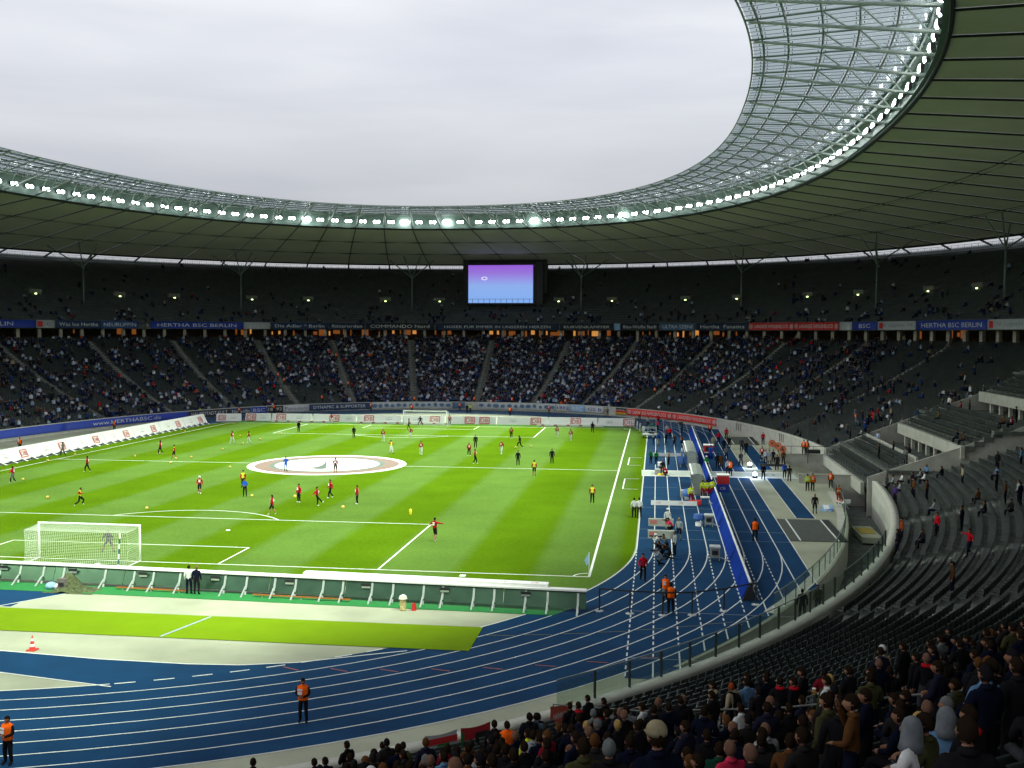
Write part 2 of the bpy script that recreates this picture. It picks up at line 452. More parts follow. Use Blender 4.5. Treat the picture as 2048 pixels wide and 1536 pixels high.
 (51.77, -26.07, 0, 'stand', 180, 'coat', 'black', 'grey', 'bald', 'man in long black coat standing alone on the grey apron'),
 (54.71, -20.23, 0, 'stand', 190, 'neonred', 'red', 'red', 'bald', 'paramedic in red and yellow beside the stretcher'),
 (52.92, 30.75, 0, 'stand', 180, 'redj', 'navy', 'black', 'blond', 'woman in red jacket behind the brass band'),
 (50.97, 11.87, 0, 'stand', 160, 'red', 'black', 'black', 'dark', 'musician in red at the left of the brass band'),
 (51.07, 8.42, 0, 'stand', 170, 'whitegrey', 'navy', 'black', 'dark', 'musician in white shirt, second from left in the brass band'),
 (51.49, 8.49, 0, 'stand', 180, 'whitegrey', 'beige', 'black', 'dark', 'musician in white shirt, third from left in the brass band'),
 (51.93, 8.56, 0, 'stand', 190, 'black', 'black', 'black', 'dark', 'musician in black, fourth from left in the brass band'),
 (51.76, 3.01, 0, 'stand', 170, 'coat', 'coat', 'black', 'dark', 'man in black coat walking before the brass band'),
 (52.46, 8.17, 0, 'stand', 180, 'beige', 'black', 'black', 'dark', 'musician in beige jacket at the right of the brass band'),
 (53.08, 8.27, 0, 'stand', 190, 'brown', 'black', 'black', 'dark', 'musician in brown jacket at the right end of the brass band'),
 (-44.23, 63.19, 0, 'stand', 180, 'neon', 'black', 'black', 'dark', 'steward in yellow vest before the left banner wall'),
 (-38.1, 66.6, 0, 'stand', 180, 'orange', 'black', 'black', 'dark', 'steward in orange vest between the two far board rows'),
 (-34.46, 74.63, 0, 'stand', 180, 'orange', 'black', 'black', 'dark', 'steward in orange vest before the banner with 18 92'),
 (-17.26, 81.59, 0, 'stand', 180, 'orange', 'black', 'black', 'dark', 'steward in orange vest at the end of the supporters banner'),
 (-8.54, 79.23, 0, 'stand', 180, 'orange', 'black', 'black', 'dark', 'steward in orange vest behind the far goal'),
 (-0.4, 85.94, 0, 'stand', 180, 'orange', 'black', 'black', 'dark', 'steward in orange vest right of the far goal before the wall'),
 (2.16, 79.85, 0, 'stand', 190, 'navy', 'black', 'black', 'dark', 'man in navy beside the yellow-clad helper at the far wall'),
 (2.55, 81.19, 0, 'stand', 180, 'neon', 'black', 'black', 'dark', 'helper in yellow jacket at the far wall'),
 (11.13, 75.27, 0, 'stand', 180, 'orange', 'black', 'black', 'dark', 'steward in orange vest above the double red logo of the far board'),
 (17.82, 81.35, 0, 'stand', 180, 'orange', 'black', 'black', 'dark', 'steward in orange vest at the joint of two pale far banners'),
 (28.61, 77.15, 0, 'stand', 180, 'beige', 'beige', 'beige', 'dark', 'left one of two people in beige at the bare far wall'),
 (29.16, 77.25, 0, 'stand', 180, 'grey', 'black', 'black', 'dark', 'right one of two people at the bare far wall'),
 (-45.67, 35.2, 0, 'stand', 180, 'orange', 'black', 'black', 'dark', 'steward in orange vest half hidden behind the middle of the left boards'),
 (-43.63, 7.32, 0, 'stand', 180, 'orange', 'black', 'black', 'dark', 'steward in orange vest half hidden behind the near end of the left boards'),
 (46.06, -61.18, 0, 'stand', 0, 'black', 'black', 'black', 'dark', 'left one of two people in black in the corner by the near rail'),
 (47.08, -59.91, 0, 'stand', 20, 'olive', 'black', 'black', 'dark', 'right one of two people in the corner by the near rail'),
 (55.81, 11.09, 1.0, 'stand', 180, 'orange', 'black', 'black', 'dark', 'left one of two stewards in orange on top of the tunnel side wall'),
 (56.16, 10.93, 1.0, 'stand', 200, 'orange', 'black', 'black', 'dark', 'right one of two stewards in orange on top of the tunnel side wall'),
 (58.27, 15.15, -2.0, 'stand', 180, 'orange', 'black', 'black', 'dark', 'steward in orange vest inside the dark tunnel mouth'),
]
NEAR_CROWD = [
 (-55.92, 0.32, 1532.0, 'black', 'dark', 'stand', 'A'),
 (-56.54, 0.349, 1537.0, 'navy', 'dark', 'stand', 'A'),
 (-56.62, 0.382, 1584.0, 'black', 'dark', 'stand', 'A'),
 (-57.46, 0.421, 1592.0, 'redcollar', 'dark', 'stand', 'A'),
 (-58.34, 0.484, 1639.0, 'white', 'dark', 'stand', 'man in white shirt holding a beer cup'),
 (-58.28, 0.496, 1666.0, 'olive', 'blond', 'stand', 'A'),
 (-56.35, 0.472, 1765.0, 'navy', 'bald', 'stand', 'A'),
 (-53.95, 0.392, 1761.0, 'beige', 'cap', 'stand', 'man in white cap and beige jacket'),
 (-54.0, 0.414, 1797.0, 'tan', 'dark', 'stand', 'person in black hood with one tan sleeve'),
 (-55.98, 0.485, 1817.0, 'black', 'dark', 'stand', 'A'),
 (-53.89, 0.43, 1834.0, 'black', 'dark', 'stand', 'A'),
 (-53.48, 0.432, 1860.0, 'grey', 'dark', 'stand', 'A'),
 (-53.35, 0.439, 1880.0, 'black', 'dark', 'stand', 'A'),
 (-55.48, 0.499, 1880.0, 'navy', 'dark', 'stand', 'A'),
 (-54.63, 0.497, 1928.0, 'black', 'dark', 'stand', 'A'),
 (-53.69, 0.491, 1971.0, 'black', 'dark', 'stand', 'A'),
 (-53.76, 0.509, 2006.0, 'olive', 'dark', 'stand', 'A'),
 (-53.31, 0.506, 2024.0, 'black', 'dark', 'stand', 'A'),
 (-56.47, 0.514, 1845.0, 'redcollar', 'bald', 'stand', 'bald man with a red collar'),
 (-60.88, 0.702, 1931.0, 'lightblue', 'dark', 'stand', 'man in light blue shirt'),
 (-56.74, 0.545, 1896.0, 'grey', 'dark', 'sit', 'A'),
 (-60.78, 0.711, 1976.0, 'black', 'dark', 'stand', 'A'),
 (-60.47, 0.669, 1872.0, 'black', 'bald', 'sit', 'A'),
 (-60.75, 0.687, 1896.0, 'grey', 'grey', 'sit', 'A'),
 (-61.71, 0.7, 1800.0, 'black', 'blond', 'sit', 'blond woman in black'),
 (-62.87, 0.766, 1848.0, 'white', 'hood', 'sit', 'child in a white hood'),
 (-62.73, 0.769, 1888.0, 'olive', 'dark', 'sit', 'A'),
 (-62.26, 0.764, 1955.0, 'redcollar', 'dark', 'sit', 'person with a red striped scarf'),
 (-61.98, 0.743, 1915.0, 'lightblue', 'hood', 'sit', 'person in pale blue hood'),
 (-62.58, 0.711, 1698.0, 'brown', 'dark', 'stand', 'man in brown jacket with a hand at his face'),
 (-61.97, 0.662, 1650.0, 'olive', 'dark', 'stand', 'large man in dark olive jacket'),
 (-61.08, 0.572, 1545.0, 'whitegrey', 'bald', 'sit', 'bald man in a white jacket'),
 (-62.45, 0.659, 1567.0, 'brown', 'dark', 'sit', 'A'),
 (-56.89, 0.353, 1521.0, 'grey', 'dark', 'sit', 'A'),
 (-57.76, 0.443, 1607.0, 'jersey', 'dark', 'sit', 'fan in dark jersey with number 83'),
 (-58.66, 0.453, 1553.0, 'black', 'dark', 'sit', 'A'),
 (-57.28, 0.394, 1559.0, 'redcollar', 'dark', 'stand', 'A'),
 (-58.55, 0.145, 1172.0, 'black', 'dark', 'stand', 'left one of two dark figures at the front rail'),
 (-58.79, 0.175, 1185.0, 'black', 'dark', 'stand', 'right one of two dark figures at the front rail'),
 (-59.51, 0.172, 1138.0, 'black', 'dark', 'stand', 'figure in black right of the red hanging banner'),
 (-59.59, 0.195, 1154.0, 'redcollar', 'dark', 'stand', 'A'),
 (-60.54, 0.294, 1184.0, 'grey', 'grey', 'stand', 'A'),
 (-60.53, 0.31, 1202.0, 'black', 'dark', 'stand', 'A'),
 (-60.79, 0.189, 1069.0, 'navy', 'dark', 'stand', 'A'),
 (-61.05, 0.197, 1057.0, 'black', 'dark', 'stand', 'A'),
 (-61.66, 0.355, 1156.0, 'black', 'blond', 'stand', 'A'),
 (-60.8, 0.357, 1233.0, 'black', 'bald', 'stand', 'A'),
 (-60.04, 0.317, 1248.0, 'whitegrey', 'dark', 'stand', 'A'),
 (-59.62, 0.317, 1280.0, 'white', 'dark', 'stand', 'man with a white jacket shoulder'),
 (-60.11, 0.36, 1294.0, 'black', 'dark', 'stand', 'A'),
 (-58.96, 0.328, 1343.0, 'black', 'bald', 'stand', 'A'),
 (-59.01, 0.346, 1363.0, 'black', 'dark', 'stand', 'A'),
 (-59.75, 0.358, 1321.0, 'navy', 'dark', 'stand', 'A'),
 (-57.11, 0.287, 1414.0, 'beigehood', 'dark', 'stand', 'man in dark jacket with a cream hood'),
 (-57.55, 0.327, 1440.0, 'beige', 'dark', 'stand', 'person in beige jacket'),
 (-57.6, 0.339, 1453.0, 'black', 'red', 'stand', 'A'),
 (-56.54, 0.307, 1476.0, 'black', 'dark', 'stand', 'A'),
 (-57.14, 0.337, 1481.0, 'lightblue', 'dark', 'stand', 'A'),
 (-58.32, 0.379, 1460.0, 'white', 'dark', 'sit', 'fan in white shirt with black lettering'),
 (-58.63, 0.352, 1399.0, 'black', 'dark', 'stand', 'A'),
 (-61.71, 0.394, 1195.0, 'navy', 'grey', 'stand', 'A'),
 (-61.61, 0.402, 1215.0, 'black', 'blond', 'stand', 'boy with bright blond hair'),
 (-62.47, 0.431, 1163.0, 'black', 'bald', 'stand', 'bald man near the bottom edge'),
 (-64.78, 0.682, 1206.0, 'black', 'grey', 'stand', 'man with pale ear warmers'),
 (-65.12, 0.764, 1317.0, 'navy', 'capt', 'stand', 'man in tan baseball cap'),
 (-61.3, 0.502, 1388.0, 'black', 'dark', 'sit', 'A'),
 (-61.21, 0.532, 1451.0, 'navy', 'dark', 'sit', 'A'),
 (-63.02, 0.614, 1375.0, 'black', 'dark', 'sit', 'A'),
 (-62.81, 0.63, 1442.0, 'pink', 'bald', 'sit', 'A'),
 (-62.61, 0.607, 1422.0, 'greendark', 'dark', 'sit', 'A'),
 (-62.11, 0.364, 1125.0, 'black', 'dark', 'stand', 'A'),
 (-62.78, 0.373, 1069.0, 'whitegrey', 'dark', 'stand', 'A'),
 (-62.64, 0.335, 1047.0, 'neon', 'dark', 'stand', 'steward in a yellow-green vest'),
 (-62.95, 0.453, 1136.0, 'black', 'dark', 'sit', 'A'),
 (-63.25, 0.447, 1096.0, 'brown', 'dark', 'sit', 'A'),
 (-66.02, 0.376, 720.0, 'black', 'hoodb', 'stand', 'hooded dark figure at the foot of the near stand'),
 (-66.08, 0.442, 741.0, 'black', 'cap', 'stand', 'person in white woolly hat'),
 (-65.58, 0.408, 788.0, 'black', 'dark', 'stand', 'A'),
 (-65.11, 0.403, 842.0, 'brown', 'grey', 'stand', 'A'),
 (-64.66, 0.375, 875.0, 'lightblue', 'dark', 'stand', 'A'),
 (-64.52, 0.374, 890.0, 'black', 'dark', 'stand', 'A'),
 (-64.44, 0.388, 908.0, 'black', 'dark', 'stand', 'A'),
 (-64.06, 0.367, 934.0, 'black', 'dark', 'stand', 'figure before the wide red banner'),
 (-65.17, 0.442, 860.0, 'navy', 'bald', 'stand', 'A'),
 (-65.5, 0.445, 819.0, 'black', 'dark', 'stand', 'A'),
 (-64.15, 0.402, 952.0, 'whitegrey', 'dark', 'stand', 'A'),
 (-62.02, 0.199, 989.0, 'black', 'dark', 'stand', 'A'),
 (-61.92, 0.217, 1010.0, 'orange', 'dark', 'stand', 'steward in orange behind the black banner gap'),
 (-61.02, 0.194, 1057.0, 'navy', 'dark', 'stand', 'A'),
 (-60.86, 0.197, 1071.0, 'greyblue', 'dark', 'stand', 'A'),
 (-63.63, 0.393, 1001.0, 'black', 'dark', 'stand', 'A'),
 (-62.55, 0.356, 1075.0, 'black', 'dark', 'stand', 'A'),
 (-63.63, 0.43, 1035.0, 'black', 'dark', 'stand', 'A'),
 (-62.89, 0.386, 1071.0, 'navy', 'dark', 'stand', 'A'),
 (-62.83, 0.523, 1244.0, 'black', 'dark', 'sit', 'A'),
 (-59.5, 0.458, 1490.0, 'navy', 'dark', 'sit', 'A'),
 (-61.56, 0.583, 1510.0, 'black', 'dark', 'sit', 'A'),
 (-61.63, 0.634, 1620.0, 'black', 'dark', 'sit', 'A'),
 (-57.87, 0.515, 1740.0, 'black', 'dark', 'stand', 'A'),
 (-59.2, 0.581, 1770.0, 'navy', 'dark', 'sit', 'A'),
 (-58.97, 0.596, 1830.0, 'black', 'dark', 'sit', 'A'),
 (-59.62, 0.655, 1930.0, 'black', 'dark', 'sit', 'A'),
 (-56.91, 0.594, 2010.0, 'navy', 'dark', 'sit', 'A'),
 (-61.53, 0.753, 2030.0, 'black', 'dark', 'sit', 'A'),
 (-63.96, 0.844, 1990.0, 'black', 'dark', 'sit', 'A'),
 (-63.29, 0.679, 1480.0, 'black', 'bald', 'sit', 'A'),
 (-60.23, 0.395, 1330.0, 'black', 'dark', 'sit', 'A'),
 (-60.93, 0.392, 1265.0, 'navy', 'dark', 'sit', 'A'),
 (-59.58, 0.412, 1410.0, 'grey', 'dark', 'sit', 'A'),
 (-57.5, 0.367, 1500.0, 'black', 'dark', 'sit', 'A'),
 (-64.1, 0.44, 990.0, 'black', 'dark', 'stand', 'A'),
 (-64.74, 0.45, 920.0, 'brown', 'dark', 'stand', 'A'),
 (-60.44, 0.277, 1175.0, 'redcollar', 'dark', 'stand', 'A'),
 (-57.18, 0.469, 1700.0, 'black', 'dark', 'stand', 'A'),
 (-58.54, 0.53, 1715.0, 'olive', 'dark', 'stand', 'A'),
 (-54.56, 0.535, 2020.0, 'black', 'dark', 'sit', 'A'),
]
TERRACE_PEOPLE = [
 (-9.01, 0.008, 1760.0, 'greydark', 'dark', 'stand', 'R'),
 (-13.05, -0.006, 1765.0, 'purple', 'dark', 'stand', 'R'),
 (-24.09, 0.005, 1783.0, 'orangedark', 'dark', 'stand', 'R'),
 (-27.22, 0.011, 1779.0, 'black', 'dark', 'stand', 'tall figure in black at the front wall below the terraces'),
 (-12.66, 0.055, 1811.0, 'brown', 'dark', 'stand', 'R'),
 (-12.33, 0.073, 1824.0, 'black', 'dark', 'stand', 'R'),
 (-14.1, 0.076, 1834.0, 'brown', 'dark', 'stand', 'R'),
 (-18.8, 0.075, 1847.0, 'whitegrey', 'dark', 'sit', 'person in white seated on the lower terraces'),
 (-24.3, 0.078, 1853.0, 'redj', 'dark', 'stand', 'person in red hoodie on the lower terraces'),
 (-26.58, 0.069, 1839.0, 'black', 'dark', 'sit', 'R'),
 (-23.94, 0.131, 1906.0, 'black', 'dark', 'stand', 'large man in long black coat on the terraces'),
 (-30.6, 0.161, 1925.0, 'redj', 'dark', 'stand', 'man in red sweater stretching an arm'),
 (-38.46, 0.191, 1895.0, 'brown', 'dark', 'stand', 'person in brown jacket and blue jeans above the dark railing'),
 (-18.21, 0.196, 1955.0, 'brown', 'dark', 'sit', 'R'),
 (-22.09, 0.185, 1957.0, 'black', 'dark', 'sit', 'R'),
 (-16.48, 0.229, 1977.0, 'black', 'dark', 'stand', 'R'),
 (-11.04, 0.287, 1988.0, 'black', 'dark', 'stand', 'R'),
 (-19.74, 0.228, 1992.0, 'brown', 'dark', 'stand', 'R'),
 (-23.09, 0.234, 2010.0, 'black', 'dark', 'sit', 'R'),
 (-20.22, 0.27, 2036.0, 'whitegrey', 'dark', 'stand', 'person in white at the right picture edge'),
 (-20.9, 0.251, 2020.0, 'navy', 'dark', 'stand', 'R'),
 (-12.39, 0.177, 1908.0, 'beige', 'dark', 'stand', 'R'),
 (-9.22, 0.172, 1883.0, 'black', 'dark', 'sit', 'R'),
 (-5.54, 0.197, 1873.0, 'black', 'dark', 'stand', 'R'),
 (-4.01, 0.104, 1797.0, 'grey', 'dark', 'stand', 'R'),
 (-2.79, 0.139, 1811.0, 'black', 'dark', 'stand', 'R'),
 (-1.02, 0.106, 1775.0, 'black', 'dark', 'stand', 'R'),
 (-8.16, 0.035, 1775.0, 'whitegrey', 'dark', 'sit', 'R'),
 (-8.21, 0.065, 1797.0, 'white', 'dark', 'sit', 'R'),
 (-8.34, 0.113, 1833.0, 'whitegrey', 'dark', 'sit', 'R'),
 (-9.63, 0.116, 1843.0, 'white', 'dark', 'sit', 'R'),
 (-7.5, 0.144, 1850.0, 'lightblue', 'dark', 'sit', 'R'),
 (-10.83, 0.039, 1791.0, 'whitegrey', 'dark', 'sit', 'R'),
 (-8.78, 0.092, 1820.0, 'navy', 'dark', 'sit', 'R'),
 (-8.91, -0.002, 1752.0, 'whitegrey', 'dark', 'sit', 'R'),
 (-13.5, 0.252, 1978.0, 'lightblue', 'dark', 'sit', 'R'),
 (-11.78, 0.348, 2045.0, 'lightblue', 'dark', 'stand', 'R'),
 (-16.3, 0.301, 2042.0, 'darkred', 'dark', 'stand', 'R'),
 (18.77, 0.042, 1592.0, 'navy', 'dark', 'sit', 'R'),
 (16.64, 0.024, 1600.0, 'navy', 'dark', 'sit', 'R'),
 (22.88, 0.056, 1567.0, 'darkred', 'dark', 'sit', 'R'),
 (11.49, 0.008, 1628.0, 'black', 'dark', 'sit', 'R'),
 (10.08, 0.06, 1663.0, 'navyyellow', 'dark', 'sit', 'person in blue and yellow beside the stair of the terraces'),
 (9.37, 0.124, 1700.0, 'navy', 'dark', 'stand', 'man in navy standing on the block side wall'),
 (9.55, 0.156, 1714.0, 'whitegrey', 'dark', 'sit', 'man in white shirt sitting on the block side wall'),
 (6.33, 0.14, 1732.0, 'coat', 'dark', 'stand', 'R'),
 (3.99, 0.142, 1752.0, 'whiteblue', 'bald', 'stand', 'man in white and blue on the landing'),
 (14.96, 0.162, 1673.0, 'navy', 'dark', 'sit', 'R'),
 (14.26, 0.165, 1680.0, 'white', 'dark', 'sit', 'R'),
 (14.77, 0.241, 1710.0, 'orange', 'dark', 'stand', 'R'),
 (14.83, 0.306, 1738.0, 'redj', 'dark', 'sit', 'R'),
 (8.3, 0.268, 1781.0, 'white', 'dark', 'stand', 'R'),
 (21.43, 0.492, 1747.0, 'white', 'dark', 'stand', 'R'),
 (-2.13, 0.06, 1755.0, 'black', 'dark', 'stand', 'R'),
 (5.78, 0.443, 1898.0, 'white', 'dark', 'stand', 'R'),
 (4.86, 0.454, 1915.0, 'red', 'dark', 'sit', 'R'),
 (2.41, 0.425, 1928.0, 'coat', 'dark', 'stand', 'R'),
 (1.18, 0.308, 1874.0, 'brownyellow', 'dark', 'sit', 'R'),
 (-1.78, 0.476, 2022.0, 'black', 'dark', 'stand', 'R'),
 (12.05, 0.668, 1932.0, 'white', 'dark', 'stand', 'R'),
 (-4.89, 0.414, 2020.0, 'darkred', 'dark', 'sit', 'R'),
 (-5.92, 0.355, 1990.0, 'brown', 'dark', 'sit', 'R'),
 (-4.69, 0.254, 1905.0, 'navy', 'dark', 'sit', 'R'),
 (-5.71, 0.252, 1913.0, 'brown', 'dark', 'sit', 'R'),
]
UPPER_BANNERS = [
 (165.65, 157.55, 'blue', 'HERTHA BSC BERLIN'),
 (157.55, 149.75, 'blue', 'BERLIN'),
 (149.7, 147.7, 'white', 'DB'),
 (147.55, 142.35, 'navy', 'Was los Hertha'),
 (142.35, 137.8, 'bluedull', 'NEURUPPIN'),
 (136.3, 124.2, 'blue', 'HERTHA BSC BERLIN'),
 (124.1, 120.5, 'palegrey', ''),
 (120.35, 112.3, 'navy', 'Die Adler * Berlin'),
 (112.15, 107.15, 'navy2', 'Ritterorden'),
 (107.0, 97.4, 'dark', 'COMMANDO Nord'),
 (97.2, 81.65, 'navy2', 'HOSER FÜR IMMER IN UNSEREN HERZEN'),
 (81.5, 73.8, 'dark', 'KURVENKÄMPFER'),
 (73.65, 72.75, 'paleblue', ''),
 (72.7, 66.85, 'dark', 'Blau-Weiße Stadt'),
 (66.7, 61.25, 'bluegrey', 'ULTRA SZENE'),
 (61.05, 53.15, 'navy2', 'Hertha  Fanatics'),
 (53.0, 46.1, 'red', 'LANGNESE FAMILIENBLOCK'),
 (46.05, 39.25, 'red', 'LANGNESE FAMILIENBLOCK'),
 (39.1, 37.25, 'palegrey', ''),
 (37.15, 33.55, 'blue', 'BSC'),
 (33.4, 27.95, 'white', 'DB  Logistics  DB'),
 (27.8, 18.25, 'blue', 'HERTHA BSC BERLIN'),
 (18.15, 12.75, 'white', 'DB  Logistics'),
 (12.6, 3.95, 'blue', 'HERTHA BSC BERLIN'),
]
LOWER_BANNERS = [
 (183.35, 160.75, 'blue', ''),
 (160.75, 142.0, 'blue', 'www.HERTHABSC.de'),
 (141.95, 134.85, 'dark', 'HAUPTSTADT KULT'),
 (134.8, 131.25, 'navy', 'Neukölln'),
 (131.15, 128.4, 'blue', 'BSC'),
 (128.3, 125.45, 'black', '18  92'),
 (125.4, 120.65, 'palegrey', 'Potsdam'),
 (120.55, 109.1, 'navy', 'DYNAMIC & SUPPORTER'),
 (108.8, 93.85, 'dots', ''),
 (93.65, 91.55, 'bluegrey', ''),
 (89.75, 75.25, 'dots', ''),
 (75.05, 72.2, 'pale', '1892'),
 (72.1, 68.95, 'paleblue', 'BSC'),
 (68.85, 64.75, 'pale', 'GS B'),
 (62.05, 59.65, 'tricolor', 'BERLIN'),
 (59.45, 49.0, 'red', 'LANGNESE FAMILIENBLOCK'),
 (48.85, 37.85, 'red', 'LANGNESE FAMILIENBLOCK'),
]
BALLS = [(-17.89, -28.36, 'white'), (-5.9, -32.68, 'y'), (0.48, -24.58, 'y'), (-27.16, -17.73, 'y'), (-33.95, 3.82, 'y'), (-33.94, -2.17, 'y'), (-25.82, 3.53, 'y'), (-18.53, 3.66, 'y'), (-18.46, -2.1, 'y'), (-19.69, 1.92, 'y'), (-10.03, -4.69, 'y'), (-18.35, 12.67, 'y'), (-34.04, 35.08, 'y'), (-23.09, 30.15, 'y'), (-18.37, 19.58, 'y'), (-18.2, 34.1, 'y'), (-18.22, 25.79, 'y'), (19.47, 20.73, 'w'), (21.38, 22.29, 'w'), (-24.28, 6.78, 'y')]
HANG = [-62.6, -61.5, -61.36, -60.3, -57.98, -57.06]
# ================================================================== materials
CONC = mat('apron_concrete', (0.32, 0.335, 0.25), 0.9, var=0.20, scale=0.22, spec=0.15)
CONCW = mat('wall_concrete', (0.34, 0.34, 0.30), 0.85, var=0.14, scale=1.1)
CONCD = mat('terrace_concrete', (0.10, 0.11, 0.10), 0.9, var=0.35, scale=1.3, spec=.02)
STAIR = mat('stair_concrete', (0.19, 0.19, 0.16), 0.85, var=0.15, scale=1.5)
STONE = mat('pillar_limestone', (0.42, 0.38, 0.30), 0.85, var=0.15, scale=1.0)
SEATM = mat('seat_plastic', (0.034, 0.042, 0.040), 0.4, var=0.3, scale=0.7, spec=.12)
TRACK = mat('track_rubber', (0.006, 0.040, 0.105), 0.9, var=0.16, scale=0.35, spec=0.08)
LINE = mat('line_paint', (0.62, 0.64, 0.62), 0.7, var=0.08)
LINEW = mat('pitch_chalk', (0.78, 0.8, 0.74), 0.8, var=0.06)
TURF = mat('artificial_turf', (0.135, 0.225, 0.004), 0.95, var=0.05, scale=0.7, spec=0.05)
MATG = mat('green_floor_mat', (0.005, 0.16, 0.03), 0.8)
STEEL = mat('painted_steel', (0.20, 0.25, 0.23), 0.45, 0.3, var=0.08)
STEELW = mat('white_steel', (0.36, 0.42, 0.38), 0.4, 0.1, var=0.06)
STEELD = mat('dark_steel', (0.02, 0.024, 0.022), 0.7, 0.0)
MEMB = mat('roof_membrane', (0.47, 0.46, 0.34), 0.8, var=0.09, scale=0.12, spec=0.1)
def translucent(m, col, f):
    nt = m.node_tree; b = nt.nodes['Principled BSDF']; o = nt.nodes['Material Output']
    t = nt.nodes.new('ShaderNodeBsdfTranslucent'); t.inputs['Color'].default_value = (*col, 1)
    mx = nt.nodes.new('ShaderNodeMixShader'); mx.inputs['Fac'].default_value = f
    nt.links.new(b.outputs[0], mx.inputs[1]); nt.links.new(t.outputs[0], mx.inputs[2]); nt.links.new(mx.outputs[0], o.inputs['Surface'])
translucent(MEMB, (0.9, 1.0, 0.7), 0.02)
FASC = mat('roof_fascia', (0.16, 0.23, 0.20), 0.5, 0.0, var=0.08, scale=0.4)
BLACK = mat('black_paint', (0.012, 0.012, 0.013), 0.6)
WHITE = mat('white_paint', (0.78, 0.78, 0.78), 0.6, var=0.04)
RED = mat('red_print', (0.55, 0.02, 0.02), 0.6, var=0.06)
BLUE = mat('blue_print', (0.01, 0.04, 0.33), 0.6, var=0.08)
NAVY = mat('navy_cloth', (0.015, 0.04, 0.10), 0.8, var=0.15)
DARKC = mat('dark_cloth', (0.02, 0.025, 0.035), 0.8, var=0.15)
LBLUE = mat('light_blue_cloth', (0.25, 0.42, 0.62), 0.8, var=0.15)
PALE = mat('pale_cloth', (0.42, 0.45, 0.46), 0.8, var=0.15)
ORANGE = mat('orange_print', (0.75, 0.12, 0.02), 0.7)
GREYP = mat('grey_print', (0.2, 0.22, 0.23), 0.7)
GLASSP = None
def glass_mat(name, tint, refl, rough=0.05, haze=0.0):
    m = bpy.data.materials.new(name); m.use_nodes = True
    nt = m.node_tree; nt.nodes.clear()
    o = nt.nodes.new('ShaderNodeOutputMaterial')
    tr = nt.nodes.new('ShaderNodeBsdfTransparent'); tr.inputs['Color'].default_value = (*tint, 1)
    gl = nt.nodes.new('ShaderNodeBsdfGlossy'); gl.inputs['Roughness'].default_value = rough
    gl.inputs['Color'].default_value = (0.9, 0.95, 0.93, 1)
    df = nt.nodes.new('ShaderNodeBsdfDiffuse'); df.inputs['Color'].default_value = (0.35, 0.45, 0.42, 1)
    n = nt.nodes.new('ShaderNodeTexNoise'); n.inputs['Scale'].default_value = 0.6
    t = nt.nodes.new('ShaderNodeTexCoord'); nt.links.new(t.outputs['Object'], n.inputs['Vector'])
    mr = nt.nodes.new('ShaderNodeMapRange'); mr.inputs['To Min'].default_value = haze*0.6; mr.inputs['To Max'].default_value = haze*1.4
    nt.links.new(n.outputs['Fac'], mr.inputs['Value'])
    m1 = nt.nodes.new('ShaderNodeMixShader'); nt.links.new(mr.outputs['Result'], m1.inputs['Fac'])
    nt.links.new(tr.outputs[0], m1.inputs[1]); nt.links.new(df.outputs[0], m1.inputs[2])
    m2 = nt.nodes.new('ShaderNodeMixShader'); m2.inputs['Fac'].default_value = refl
    nt.links.new(m1.outputs[0], m2.inputs[1]); nt.links.new(gl.outputs[0], m2.inputs[2])
    nt.links.new(m2.outputs[0], o.inputs['Surface'])
    return m
RGLASS = glass_mat('roof_glass', (0.55, 0.63, 0.64), 0.06, 0.08, 0.12)
FGLASS = glass_mat('fence_glass', (0.86, 0.92, 0.88), 0.05, 0.05, 0.03)

